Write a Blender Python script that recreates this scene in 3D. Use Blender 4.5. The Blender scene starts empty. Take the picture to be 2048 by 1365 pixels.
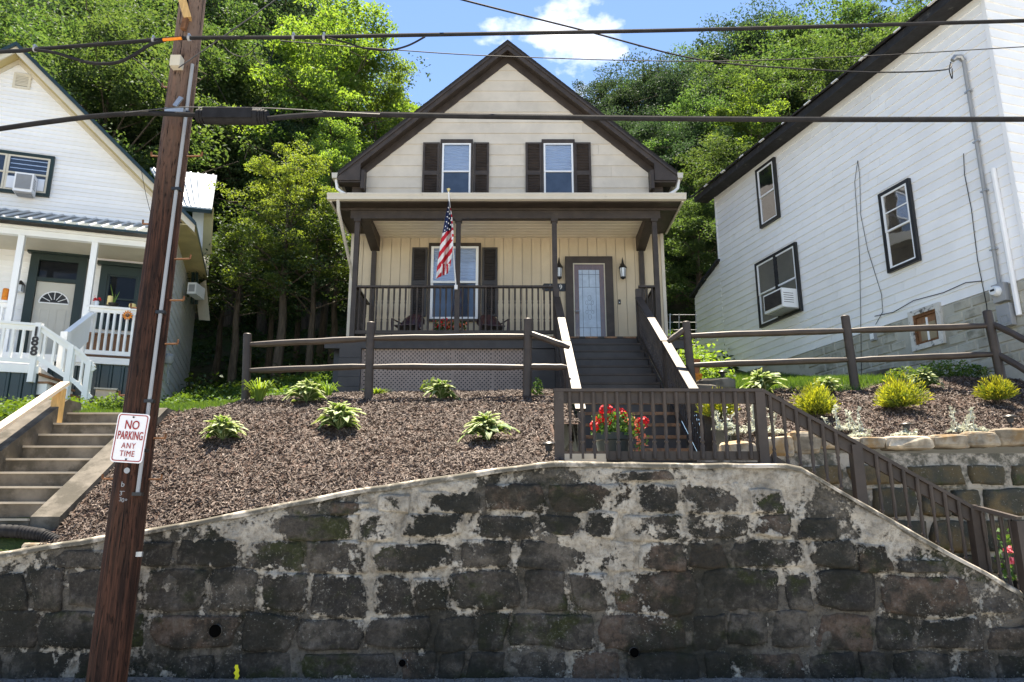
import bpy, math, random
import numpy as np
from mathutils import Vector, Matrix

random.seed(7); RNG = np.random.default_rng(7)
SC = bpy.context.scene
COL = SC.collection
R = math.radians

# ------------------------------------------------------------------ camera
FPX, CX, CY = 1530.0, 1024.0, 682.5          # focal length of the photograph in its own pixels
PITCH = math.atan(378.0 / FPX)
CAMZ = 1.5
cam_data = bpy.data.cameras.new('camera')
cam_data.sensor_width = 36.0
cam_data.lens = 36.0 * FPX / 2048.0
cam_data.clip_end = 2000.0
cam = bpy.data.objects.new('camera', cam_data)
cam.location = (0, 0, CAMZ)
cam.rotation_euler = (R(90) + PITCH, 0, 0)
COL.objects.link(cam)
SC.camera = cam

# ------------------------------------------------------------------ sky, sun, exposure
SUN_EL, SUN_AZ = R(73), R(2)                 # behind the houses, high
world = bpy.data.worlds.new('World'); SC.world = world; world.use_nodes = True
wn, wl = world.node_tree.nodes, world.node_tree.links
wn.clear()
w_out = wn.new('ShaderNodeOutputWorld'); w_bg = wn.new('ShaderNodeBackground')
w_sky = wn.new('ShaderNodeTexSky'); w_sky.sky_type = 'NISHITA'; w_sky.sun_disc = False
w_sky.sun_elevation = SUN_EL; w_sky.sun_rotation = SUN_AZ
w_sky.air_density = 1.0; w_sky.dust_density = 0.0; w_sky.ozone_density = 6.0; w_sky.altitude = 1200
w_bg.inputs['Strength'].default_value = 0.072
# broken fair-weather cumulus over the whole sky
w_tc = wn.new('ShaderNodeTexCoord')
w_sep = wn.new('ShaderNodeSeparateXYZ'); wl.new(w_tc.outputs['Generated'], w_sep.inputs[0])
def wmath(op, a, b=None, c=None):
    n = wn.new('ShaderNodeMath'); n.operation = op
    for i, x in enumerate((a, b, c)):
        if x is None: continue
        if isinstance(x, (int, float)): n.inputs[i].default_value = x
        else: wl.new(x, n.inputs[i])
    return n.outputs[0]
zz = wmath('ADD', wmath('MAXIMUM', w_sep.outputs[2], 0.0), 0.12)
w_cmb = wn.new('ShaderNodeCombineXYZ')
wl.new(wmath('DIVIDE', w_sep.outputs[0], zz), w_cmb.inputs[0])
wl.new(wmath('DIVIDE', w_sep.outputs[1], zz), w_cmb.inputs[1])
w_map = wn.new('ShaderNodeMapping'); w_map.inputs['Location'].default_value = (0.0, 1.28, 0.0)
wl.new(w_cmb.outputs[0], w_map.inputs[0])
w_n = wn.new('ShaderNodeTexNoise'); w_n.inputs['Scale'].default_value = 3.2; w_n.inputs['Detail'].default_value = 7; w_n.inputs['Roughness'].default_value = 0.55
wl.new(w_map.outputs[0], w_n.inputs['Vector'])
w_ramp = wn.new('ShaderNodeValToRGB')
w_ramp.color_ramp.elements[0].position = 0.585; w_ramp.color_ramp.elements[0].color = (0, 0, 0, 1)
w_ramp.color_ramp.elements[1].position = 0.73; w_ramp.color_ramp.elements[1].color = (1, 1, 1, 1)
wl.new(w_n.outputs[0], w_ramp.inputs[0])
w_mix = wn.new('ShaderNodeMixRGB'); w_mix.inputs[2].default_value = (8.6, 8.8, 9.2, 1)
wl.new(w_ramp.outputs[0], w_mix.inputs[0]); wl.new(w_sky.outputs[0], w_mix.inputs[1])
wl.new(w_mix.outputs[0], w_bg.inputs[0]); wl.new(w_bg.outputs[0], w_out.inputs[0])

sun_data = bpy.data.lights.new('sun', 'SUN'); sun_data.energy = 4.5; sun_data.angle = R(0.5); sun_data.color = (1.0, 0.95, 0.87)
sun = bpy.data.objects.new('sun', sun_data); COL.objects.link(sun)
sun_dir = Vector((math.sin(SUN_AZ) * math.cos(SUN_EL), math.cos(SUN_AZ) * math.cos(SUN_EL), math.sin(SUN_EL)))
sun.rotation_euler = (-sun_dir).to_track_quat('-Z', 'Y').to_euler()

vs = SC.view_settings
vs.view_transform = 'Standard'; vs.look = 'None'; vs.exposure = 2.12; vs.gamma = 1.0; vs.use_curve_mapping = False
vs.use_white_balance = True; vs.white_balance_temperature = 7400; vs.white_balance_tint = 10
SC.cycles.max_bounces = 9; SC.cycles.diffuse_bounces = 6; SC.cycles.transparent_max_bounces = 12
SC.cycles.use_denoising = True

# ------------------------------------------------------------------ helpers: survey of the photograph
CP, SP = math.cos(PITCH), math.sin(PITCH)
def ray(px, py):
    u = (px - CX) / FPX; v = (CY - py) / FPX
    return Vector((u, CP - v * SP, SP + v * CP))
def at(px, py, Y):
    d = ray(px, py); k = Y / d.y
    return Vector((d.x * k, Y, CAMZ + d.z * k))
class Frame:
    """A vertical plane (a facade): s along it, n out of it, z up."""
    def __init__(self, ox, oy, sx, sy, nx, ny):
        self.o = Vector((ox, oy, 0)); self.s = Vector((sx, sy, 0)).normalized(); self.n = Vector((nx, ny, 0)).normalized()
    def p(self, s, z, n=0.0):
        v = self.o + self.s * s + self.n * n
        return Vector((v.x, v.y, z))
    def px(self, px, py, off=0.0):
        d = ray(px, py); c = Vector((0, 0, CAMZ)); o = self.o + self.n * off
        k = (o - c).dot(self.n) / d.dot(self.n)
        q = c + d * k
        return ((q - self.o).dot(self.s), q.z)

# value noise
_P = RNG.random((64, 64, 64))
def vnoise(x, y, z):
    x, y, z = np.broadcast_arrays(np.asarray(x, float), np.asarray(y, float), np.asarray(z, float))
    xi, yi, zi = np.floor(x).astype(int), np.floor(y).astype(int), np.floor(z).astype(int)
    fx, fy, fz = x - xi, y - yi, z - zi
    fx, fy, fz = [f * f * (3 - 2 * f) for f in (fx, fy, fz)]
    def g(a, b, c): return _P[(xi + a) % 64, (yi + b) % 64, (zi + c) % 64]
    l = lambda a, b, t: a + (b - a) * t
    return l(l(l(g(0,0,0), g(1,0,0), fx), l(g(0,1,0), g(1,1,0), fx), fy), l(l(g(0,0,1), g(1,0,1), fx), l(g(0,1,1), g(1,1,1), fx), fy), fz)
def fbm(x, y, z, o=4):
    t, a, s = 0.0, 0.5, 0.0
    for i in range(o):
        t = t + a * vnoise(np.asarray(x) * 2 ** i + 7.1 * i, np.asarray(y) * 2 ** i + 3.7 * i, np.asarray(z) * 2 ** i + 1.9 * i); s += a; a *= .5
    return t / s - 0.5

# ------------------------------------------------------------------ helpers: scene objects
def tag(o, label=None, cat=None, group=None, kind=None):
    if label: o['label'] = label
    if cat: o['category'] = cat
    if group: o['group'] = group
    if kind: o['kind'] = kind
    return o
def thing(name, loc, label, cat, group=None):
    o = bpy.data.objects.new(name, None); o.location = loc; o.empty_display_size = 0.2
    COL.objects.link(o); tag(o, label, cat, group); o['wx'] = 0
    return o
def wloc(o):
    v = Vector((0, 0, 0))
    while o is not None: v = v + o.location; o = o.parent
    return v
def link(name, mesh, parent=None, loc=None, rot=None, scale=None):
    o = bpy.data.objects.new(name, mesh)
    if parent is not None: o.parent = parent
    if loc is not None: o.location = loc
    if rot is not None: o.rotation_euler = rot
    if scale is not None: o.scale = scale
    COL.objects.link(o)
    return o
class MB:
    """Collects faces in world coordinates; build() links them as ONE mesh object under a thing or part."""
    def __init__(self): self.v = []; self.f = []; self.m = []
    def add(self, vs, fs, mi=0):
        b = len(self.v); self.v.extend([tuple(p) for p in vs]); self.f.extend([tuple(i + b for i in f) for f in fs]); self.m.extend([mi] * len(fs)); return self
    def box(self, a, b, mi=0):
        x0, y0, z0 = [min(a[i], b[i]) for i in range(3)]; x1, y1, z1 = [max(a[i], b[i]) for i in range(3)]
        return self.add([(x0,y0,z0),(x1,y0,z0),(x1,y1,z0),(x0,y1,z0),(x0,y0,z1),(x1,y0,z1),(x1,y1,z1),(x0,y1,z1)],
                        [(3,2,1,0),(4,5,6,7),(0,1,5,4),(1,2,6,5),(2,3,7,6),(3,0,4,7)], mi)
    def hexa(self, q0, q1, mi=0):            # two matching quads, q0 the near one
        return self.add(list(q0) + list(q1), [(0,1,2,3),(7,6,5,4),(4,5,1,0),(5,6,2,1),(6,7,3,2),(7,4,0,3)], mi)
    def fbox(self, F, s0, s1, z0, z1, n0, n1, mi=0):   # a box in a facade's frame
        q = lambda n: [F.p(s0, z0, n), F.p(s1, z0, n), F.p(s1, z1, n), F.p(s0, z1, n)]
        return self.hexa(q(n1), q(n0), mi)
    def bar(self, a, b, w, h, up=(0,0,1), mi=0):
        a, b = Vector(a), Vector(b); d = (b - a).normalized(); up = Vector(up)
        side = d.cross(up)
        if side.length < 1e-4: side = d.cross(Vector((0, 1, 0)))
        side.normalize(); u = side.cross(d).normalized()
        q = lambda p: [p - side*w/2 - u*h/2, p + side*w/2 - u*h/2, p + side*w/2 + u*h/2, p - side*w/2 + u*h/2]
        return self.hexa(q(a), q(b), mi)
    def prism(self, poly, off, mi=0):        # polygon (list of points) swept by a vector
        n = len(poly); off = Vector(off); p0 = [Vector(p) for p in poly]; p1 = [p + off for p in p0]
        return self.add(p0 + p1, [tuple(range(n)), tuple(range(2*n-1, n-1, -1))] + [(i, i + n, (i+1) % n + n, (i+1) % n) for i in range(n)], mi)
    def tube(self, pts, rad, n=8, mi=0, cap=True):
        pts = [Vector(p) for p in pts]; k = len(pts)
        if isinstance(rad, (int, float)): rad = [rad] * k
        vs = []; ref = None
        for i, p in enumerate(pts):
            d = (pts[min(i+1, k-1)] - pts[max(i-1, 0)]).normalized()
            if ref is None:
                ref = d.cross(Vector((0, 0, 1)))
                if ref.length < 0.05: ref = d.cross(Vector((0, 1, 0)))
            ref = (ref - d * ref.dot(d)).normalized(); o = d.cross(ref)
            for j in range(n):
                a = 2 * math.pi * j / n
                vs.append(p + (ref * math.cos(a) + o * math.sin(a)) * rad[i])
        fs = [(i*n + j, i*n + (j+1) % n, (i+1)*n + (j+1) % n, (i+1)*n + j) for i in range(k-1) for j in range(n)]
        if cap: fs += [tuple(range(n-1, -1, -1)), tuple(range((k-1)*n, k*n))]
        return self.add(vs, fs, mi)
    def lathe(self, c, prof, n=12, mi=0, square=()):   # prof: list of (r, z) round a vertical axis at c
        vs = []
        for i, (r, z) in enumerate(prof):
            for j in range(n):
                a = 2 * math.pi * (j + .5) / n
                k = 1.0
                if i in square: k = 1.0 / max(abs(math.cos(a)), abs(math.sin(a)))
                vs.append((c[0] + r*k*math.cos(a), c[1] + r*k*math.sin(a), c[2] + z))
        k = len(prof)
        fs = [(i*n + j, i*n + (j+1) % n, (i+1)*n + (j+1) % n, (i+1)*n + j) for i in range(k-1) for j in range(n)]
        fs += [tuple(range(n-1, -1, -1)), tuple(range((k-1)*n, k*n))]
        return self.add(vs, fs, mi)
    def ball(self, c, r, n=8, m=6, mi=0, sc=(1,1,1)):
        vs = [(c[0], c[1], c[2] - r*sc[2])]
        for i in range(1, m):
            t = math.pi * i / m
            for j in range(n):
                a = 2 * math.pi * j / n
                vs.append((c[0] + r*sc[0]*math.sin(t)*math.cos(a), c[1] + r*sc[1]*math.sin(t)*math.sin(a), c[2] - r*sc[2]*math.cos(t)))
        vs.append((c[0], c[1], c[2] + r*sc[2])); L = len(vs) - 1
        fs = [(0, 1 + (j+1) % n, 1 + j) for j in range(n)]
        for i in range(m-2):
            fs += [(1+i*n+j, 1+i*n+(j+1) % n, 1+(i+1)*n+(j+1) % n, 1+(i+1)*n+j) for j in range(n)]
        fs += [(1+(m-2)*n+j, 1+(m-2)*n+(j+1) % n, L) for j in range(n)]
        return self.add(vs, fs, mi)
    def mesh(self, name, mats, origin=(0,0,0), smooth=False):
        me = bpy.data.meshes.new(name)
        o = Vector(origin)
        me.from_pydata([(p[0]-o.x, p[1]-o.y, p[2]-o.z) for p in self.v], [], self.f)
        mats = mats if isinstance(mats, (list, tuple)) else [mats]
        for m in mats: me.materials.append(m)
        if len(mats) > 1: me.polygons.foreach_set('material_index', self.m)
        if smooth:
            me.polygons.foreach_set('use_smooth', [True] * len(me.polygons))
            if smooth != 'all': me.set_sharp_from_angle(angle=R(35))
        me.update()
        return me
    def build(self, name, mats, parent=None, smooth=False, loc=None):
        if parent is not None: o = link(name, self.mesh(name, mats, wloc(parent), smooth), parent)
        else:
            loc = Vector(loc) if loc is not None else Vector((0, 0, 0))
            o = link(name, self.mesh(name, mats, loc, smooth), None, loc)
        return o
def npmesh(name, V, F, mats, smooth=False, mi=None):
    """Large mesh from numpy arrays: V (n,3), F (m,k) with k = 3 or 4."""
    me = bpy.data.meshes.new(name); k = F.shape[1]
    me.vertices.add(len(V)); me.vertices.foreach_set('co', np.ascontiguousarray(V, dtype=np.float32).ravel())
    me.loops.add(F.size); me.loops.foreach_set('vertex_index', np.ascontiguousarray(F, dtype=np.int32).ravel())
    me.polygons.add(len(F)); me.polygons.foreach_set('loop_start', np.arange(0, F.size, k, dtype=np.int32))
    me.polygons.foreach_set('loop_total', np.full(len(F), k, dtype=np.int32))
    for m in (mats if isinstance(mats, (list, tuple)) else [mats]): me.materials.append(m)
    if mi is not None: me.polygons.foreach_set('material_index', np.ascontiguousarray(mi, dtype=np.int32))
    if smooth: me.polygons.foreach_set('use_smooth', np.ones(len(F), dtype=bool))
    me.update(calc_edges=True); me.validate()
    return me
def grid_faces(nx, ny):
    i = np.arange(nx - 1)[:, None] * ny + np.arange(ny - 1)[None, :]
    i = i.ravel()
    return np.stack([i, i + ny, i + ny + 1, i + 1], 1)
def copy_tree(o, parent=None):
    c = o.copy(); COL.objects.link(c); c.parent = parent
    for ch in list(o.children): copy_tree(ch, c)
    return c

# ------------------------------------------------------------------ materials
class NT:
    def __init__(self, name):
        self.m = bpy.data.materials.new(name); self.m.use_nodes = True
        self.n, self.l = self.m.node_tree.nodes, self.m.node_tree.links
        self.b = self.n['Principled BSDF']; self.out = self.n['Material Output']
    def set(self, k, v):
        if hasattr(v, 'is_output'): self.l.new(v, self.b.inputs[k])
        else: self.b.inputs[k].default_value = v
    def tc(self, which='Object'): return self.n.new('ShaderNodeTexCoord').outputs[which]
    def pos(self): return self.n.new('ShaderNodeNewGeometry').outputs['Position']
    def island(self): return self.n.new('ShaderNodeNewGeometry').outputs['Random Per Island']
    def rand(self): return self.n.new('ShaderNodeObjectInfo').outputs['Random']
    def mapping(self, v, sc=(1,1,1), loc=(0,0,0), rot=(0,0,0)):
        n = self.n.new('ShaderNodeMapping'); n.inputs['Scale'].default_value = sc; n.inputs['Location'].default_value = loc; n.inputs['Rotation'].default_value = rot
        self.l.new(v, n.inputs[0]); return n.outputs[0]
    def noise(self, v, s, d=4, r=.55, dist=0.0):
        n = self.n.new('ShaderNodeTexNoise'); n.inputs['Scale'].default_value = s; n.inputs['Detail'].default_value = d; n.inputs['Roughness'].default_value = r; n.inputs['Distortion'].default_value = dist
        self.l.new(v, n.inputs['Vector']); return n.outputs[0]
    def math(self, op, a, b=None, c=None, clamp=False):
        n = self.n.new('ShaderNodeMath'); n.operation = op; n.use_clamp = clamp
        for i, x in enumerate((a, b, c)):
            if x is None: continue
            if isinstance(x, (int, float)): n.inputs[i].default_value = x
            else: self.l.new(x, n.inputs[i])
        return n.outputs[0]
    def ramp(self, v, lo, hi, a=0.0, b=1.0):
        n = self.n.new('ShaderNodeMapRange'); n.interpolation_type = 'SMOOTHSTEP'
        for i, x in enumerate((v, lo, hi, a, b)):
            if isinstance(x, (int, float)): n.inputs[i].default_value = x
            else: self.l.new(x, n.inputs[i])
        return n.outputs[0]
    def mix(self, f, a, b, mode='MIX'):
        n = self.n.new('ShaderNodeMixRGB'); n.blend_type = mode
        for i, x in enumerate((f, a, b)):
            if isinstance(x, (int, float)): n.inputs[i].default_value = x
            elif isinstance(x, tuple): n.inputs[i].default_value = x if len(x) == 4 else (*x, 1)
            else: self.l.new(x, n.inputs[i])
        return n.outputs[0]
    def bump(self, h, strength=.3, dist=.01):
        n = self.n.new('ShaderNodeBump'); n.inputs['Strength'].default_value = strength; n.inputs['Distance'].default_value = dist
        self.l.new(h, n.inputs['Height']); self.l.new(n.outputs[0], self.b.inputs['Normal']); return n.outputs[0]
    def sep(self, v):
        n = self.n.new('ShaderNodeSeparateXYZ'); self.l.new(v, n.inputs[0]); return n.outputs
def paint(name, col, rough=.55, var=.12, scale=2.5, bump=.15, bscale=60, spec=.35, dirt=None, rnd=.08, stretch=(1,1,1), metal=0.0):
    t = NT(name); p = t.pos()
    n1 = t.noise(t.mapping(p, stretch), scale, 5, .6)
    lo = tuple(c * (1 - var) for c in col); hi = tuple(min(1, c * (1 + var)) for c in col)
    c = t.mix(t.ramp(n1, .3, .7), lo, hi)
    if dirt:
        n2 = t.noise(p, dirt[1], 7, .65)
        c = t.mix(t.math('MULTIPLY', t.ramp(n2, dirt[2], dirt[2] + .14), dirt[3]), c, dirt[0])
    if rnd:
        k = t.math('ADD', t.math('MULTIPLY', t.rand(), 2 * rnd), 1 - rnd)
        cm = t.n.new('ShaderNodeCombineXYZ')
        for i in range(3): t.l.new(k, cm.inputs[i])
        c = t.mix(1.0, c, cm.outputs[0], 'MULTIPLY')
    t.set('Base Color', c); t.set('Roughness', rough); t.set('Specular IOR Level', spec); t.set('Metallic', metal)
    if bump: t.bump(t.noise(t.mapping(p, stretch), bscale, 3, .6), bump, .004)
    return t.m

M = {}
M['beige'] = paint('beige_paint', (.60, .54, .455), .6, .07, 2.2, .25, 40, dirt=((.36, .31, .24), 1.3, .58, .25), rnd=.05)
M['tan'] = paint('tan_paint', (.58, .48, .34), .6, .06, 1.5, .1, 80, rnd=.06)
M['brown'] = paint('dark_brown_paint', (.050, .038, .031), .52, .22, 4, .25, 90, spec=.35, dirt=((.10, .085, .07), 6, .62, .5))
M['darkgrey'] = paint('charcoal_paint', (.044, .038, .036), .5, .2, 4, .2, 70, spec=.4, dirt=((.09, .085, .08), 5, .62, .5))
M['rawwood'] = paint('worn_cedar_wood', (.26, .14, .075), .75, .3, 8, .3, 60, dirt=((.06, .04, .03), 6, .5, .7))
M['ceilcream'] = paint('cream_ceiling_panel', (.74, .67, .55), .5, .04, 2, .05, 40)
M['wirecoat'] = paint('dull_wire', (.05, .05, .052), .55, .2, 8, 0, 60)
M['gutter'] = paint('cream_gutter', (.55, .51, .44), .45, .05, 2, .05, 40, dirt=((.28, .24, .19), 4, .60, .5))
M['white'] = paint('white_paint', (.84, .84, .82), .5, .03, 2, .08, 60, rnd=.03, dirt=((.50, .47, .42), 2.2, .66, .5))
M['white_siding'] = paint('white_siding', (.84, .84, .835), .5, .03, 1.2, .12, 70, rnd=.04, dirt=((.55, .53, .49), 1.6, .66, .5), stretch=(.6, .6, 3))
M['vinyl'] = paint('white_vinyl', (.82, .83, .84), .4, .02, 2, 0, 60, rnd=.02)
M['trimcream'] = paint('cream_trim', (.62, .57, .46), .55, .06, 2, .1, 60)
M['soffit'] = paint('yellowed_soffit', (.52, .43, .22), .6, .12, 1.6, .1, 60)
M['green'] = paint('dark_green_paint', (.007, .020, .016), .45, .15, 3, .1, 60, spec=.5)
M['greenmetal'] = paint('dark_green_metal', (.009, .028, .030), .35, .15, 2, .05, 60, spec=.6, rnd=.1)
M['lightmetal'] = paint('pale_metal_roofing', (.55, .58, .60), .35, .05, 2, .05, 60, metal=.3)
M['black'] = paint('black_iron', (.012, .012, .013), .4, .2, 6, .1, 80, spec=.5)
M['shingle'] = paint('black_shingle', (.028, .026, .026), .85, .35, 30, .5, 120)
M['rubber'] = paint('black_cable_rubber', (.018, .018, .020), .75, .25, 8, .15, 60, spec=.15)
M['steel'] = paint('galvanised_steel', (.42, .43, .44), .4, .12, 10, .1, 60, metal=.7)
M['rust'] = paint('rusty_iron', (.16, .07, .03), .8, .35, 20, .4, 90)
M['conduit'] = paint('grey_conduit', (.29, .30, .31), .45, .06, 4, .05, 60)
M['roofblack'] = paint('weathered_black_fascia', (.018, .018, .02), .7, .4, 8, .5, 50, dirt=((.16, .15, .13), 5, .60, .6))
M['concrete'] = paint('weathered_concrete', (.125, .112, .094), .9, .3, 3, .7, 30, spec=.2, dirt=((.055, .05, .04), 2.2, .46, .85))
M['pathcrete'] = paint('pale_concrete', (.42, .37, .30), .9, .12, 3, .4, 40, spec=.2)
M['lumber'] = paint('new_lumber', (.52, .33, .13), .65, .18, 6, .25, 60, stretch=(8, 8, 1))
M['lumberpale'] = paint('pale_bleached_lumber', (.62, .52, .40), .65, .1, 6, .2, 60)
M['lattice'] = paint('brown_lattice', (.33, .255, .215), .65, .1, 6, .2, 60)
M['terracotta'] = paint('terracotta', (.35, .13, .06), .8, .15, 6, .2, 50)
M['potgreen'] = paint('dark_slate_pot', (.018, .028, .03), .5, .1, 6, .1, 50)
M['red'] = paint('red_petals', (.62, .012, .02), .6, .3, 20, 0, 60, rnd=.2)
M['coral'] = paint('coral_petals', (.75, .22, .12), .6, .3, 20, 0, 60, rnd=.2)
M['pink'] = paint('pink_petals', (.72, .14, .17), .6, .3, 20, 0, 60, rnd=.2)
M['orange'] = paint('orange_paint', (.70, .22, .02), .6, .2, 20, 0, 60)
M['wax'] = paint('yellow_wax', (.75, .60, .26), .5, .05, 6, 0, 60)
M['signwhite'] = paint('sign_white', (.80, .79, .80), .35, .03, 5, .03, 60, rnd=0)
M['signred'] = paint('sign_red', (.33, .02, .018), .4, .08, 8, 0, 60, rnd=0)
M['flagred'] = paint('flag_red', (.55, .012, .025), .7, .08, 20, .1, 200, rnd=0)
M['flagwhite'] = paint('flag_white', (.78, .76, .73), .7, .04, 20, .1, 200, rnd=0)
M['flagblue'] = paint('flag_blue', (.014, .026, .085), .7, .08, 20, .1, 200, rnd=0)
M['foundation'] = paint('stained_block', (.36, .345, .29), .9, .18, 2.5, .5, 30, spec=.2, dirt=((.14, .135, .10), 1.7, .53, .75))
M['plaster'] = paint('stained_plaster', (.42, .405, .35), .9, .12, 1.6, .4, 20, spec=.2, dirt=((.20, .18, .13), 1.4, .54, .6))
M['screen'] = paint('window_screen', (.10, .115, .14), .6, .2, 3, .2, 80)
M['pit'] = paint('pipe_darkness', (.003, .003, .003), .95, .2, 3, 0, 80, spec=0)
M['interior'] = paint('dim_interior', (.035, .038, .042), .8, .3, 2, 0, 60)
M['curtain'] = paint('tan_curtain', (.30, .235, .15), .8, .15, 3, 0, 60)
M['blind'] = paint('white_blind', (.72, .75, .80), .6, .03, 4, 0, 60, rnd=.03)
M['doorcream'] = paint('cream_door', (.52, .50, .44), .5, .04, 3, .05, 60)
M['doorwood'] = paint('oak_door', (.24, .12, .06), .5, .2, 8, .1, 60, stretch=(6, 6, 1))
M['yellowspray'] = paint('yellow_spray_paint', (.75, .68, .02), .6, .1, 20, 0, 60)
M['burgundy'] = paint('dark_red_metal', (.045, .016, .02), .4, .2, 6, .05, 60, spec=.5)
# timber pole: dark, vertical streaks and checks
t = NT('creosoted_pole'); p = t.pos()
st = t.noise(t.mapping(p, (14, 14, .7)), 2.0, 7, .65)
ck = t.noise(t.mapping(p, (26, 26, 3.2)), 2.4, 4, .6)
c = t.mix(t.ramp(st, .36, .66), (.016, .008, .006), (.080, .034, .021)); c = t.mix(t.ramp(t.noise(p, 1.3, 5, .6), .45, .65, 0, .5), c, (.05, .026, .016))
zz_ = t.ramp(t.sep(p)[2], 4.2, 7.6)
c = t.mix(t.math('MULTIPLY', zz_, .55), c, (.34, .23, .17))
c = t.mix(t.ramp(ck, .60, .68), c, (.010, .006, .005)); lc = t.noise(t.mapping(p, (34, 34, .9)), 1.0, 3, .6); c = t.mix(t.ramp(lc, .635, .66), c, (.006, .004, .003))
t.set('Base Color', c); t.set('Roughness', .8); t.set('Specular IOR Level', .2)
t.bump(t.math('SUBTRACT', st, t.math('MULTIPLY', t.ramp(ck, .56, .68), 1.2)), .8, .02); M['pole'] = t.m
# window glass: reflects the sky, shows what hangs behind
def glass(name, tint=(.75, .82, .9), mixf=.35, fk=1.0):
    t = NT(name); t.n.remove(t.b)
    tr = t.n.new('ShaderNodeBsdfTransparent'); tr.inputs[0].default_value = (*tint, 1)
    gl = t.n.new('ShaderNodeBsdfGlossy'); gl.inputs['Roughness'].default_value = .03; gl.inputs[0].default_value = (.95, .97, 1, 1)
    lw = t.n.new('ShaderNodeFresnel'); lw.inputs[0].default_value = 1.5
    f = t.math('ADD', t.math('MULTIPLY', lw.outputs[0], fk), mixf, clamp=True)
    wv = t.noise(t.pos(), 1.8, 2, .5)
    bp = t.n.new('ShaderNodeBump'); bp.inputs['Strength'].default_value = .08; bp.inputs['Distance'].default_value = .03
    t.l.new(wv, bp.inputs['Height']); t.l.new(bp.outputs[0], gl.inputs['Normal'])
    mx = t.n.new('ShaderNodeMixShader'); t.l.new(f, mx.inputs[0]); t.l.new(tr.outputs[0], mx.inputs[1]); t.l.new(gl.outputs[0], mx.inputs[2])
    t.l.new(mx.outputs[0], t.out.inputs[0]); return t.m
M['glass'] = glass('window_glass', (.72, .80, .92), .03)
M['glassdark'] = glass('dark_window_glass', (.5, .52, .55), 0, .4)
M['doorglass'] = glass('leaded_door_glass', (.9, .93, .96), .03)
# foliage
def leafmat(name, a, b, trans=.45, gloss=.06, rough=.6, tint=None):
    t = NT(name); t.n.remove(t.b)
    r1 = t.island(); n1 = t.noise(t.pos(), .55, 3, .6)
    c = t.mix(t.ramp(t.math('ADD', t.math('MULTIPLY', r1, .55), t.math('MULTIPLY', n1, .6)), .25, .85), a, b)
    k = t.rand(); hs = t.n.new('ShaderNodeHueSaturation')
    t.l.new(t.math('ADD', .49, t.math('MULTIPLY', k, .03)), hs.inputs['Hue']); t.l.new(t.math('ADD', .82, t.math('MULTIPLY', k, .32)), hs.inputs['Value'])
    t.l.new(c, hs.inputs['Color']); c = hs.outputs[0]
    d = t.n.new('ShaderNodeBsdfDiffuse'); t.l.new(c, d.inputs[0])
    tr = t.n.new('ShaderNodeBsdfTranslucent'); t.l.new(t.mix(1.0, c, tint or (1.25, 1.15, .45), 'MULTIPLY'), tr.inputs[0])
    g = t.n.new('ShaderNodeBsdfGlossy'); g.inputs['Roughness'].default_value = rough; g.inputs[0].default_value = (.9, .95, 1, 1)
    m1 = t.n.new('ShaderNodeMixShader'); m1.inputs[0].default_value = trans; t.l.new(d.outputs[0], m1.inputs[1]); t.l.new(tr.outputs[0], m1.inputs[2])
    m2 = t.n.new('ShaderNodeMixShader'); m2.inputs[0].default_value = gloss * .45; t.l.new(m1.outputs[0], m2.inputs[1]); t.l.new(g.outputs[0], m2.inputs[2])
    t.l.new(m2.outputs[0], t.out.inputs[0]); return t.m
M['leaf_bright'] = leafmat('bright_ash_leaf', (.072, .128, .030), (.175, .238, .055), .54, tint=(1.5, 1.48, .58))
M['leaf_mid'] = leafmat('maple_leaf', (.036, .074, .026), (.098, .146, .048), .48, tint=(1.32, 1.36, .68))
M['leaf_dark'] = leafmat('hazy_oak_leaf', (.024, .050, .025), (.056, .092, .042), .42, .06, tint=(1.1, 1.16, .85))  # cooler green puts the hill's bluish haze into the leaf colour
M['leaf_under'] = leafmat('understory_leaf', (.03, .06, .018), (.065, .11, .028), .4, .08)
M['hosta_green'] = leafmat('hosta_green', (.06, .125, .03), (.10, .175, .042), .35, .06)
M['hosta_cream'] = leafmat('hosta_cream', (.29, .36, .15), (.40, .45, .23), .35, .06, tint=(1, 1, .7))
M['gold'] = leafmat('golden_shrub', (.20, .235, .03), (.38, .365, .045), .4, .03, tint=(1.2, 1.15, .5))
M['goldlow'] = leafmat('golden_shrub_green', (.10, .16, .03), (.2, .25, .04), .35, .04)
M['silver'] = leafmat('silver_lambs_ear', (.38, .41, .33), (.60, .61, .54), .25, .04, tint=(1, 1, .9))
M['grass'] = leafmat('grass_blade', (.06, .12, .022), (.11, .185, .035), .45, .04)
M['lily'] = leafmat('lily_blade', (.12, .22, .03), (.24, .36, .06), .45, .05)
M['weed'] = leafmat('weed_leaf', (.06, .13, .03), (.12, .2, .045), .4, .05)
M['bark'] = paint('tree_bark', (.085, .068, .052), .9, .35, 6, .8, 20, spec=.15, stretch=(3, 3, .6))
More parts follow.
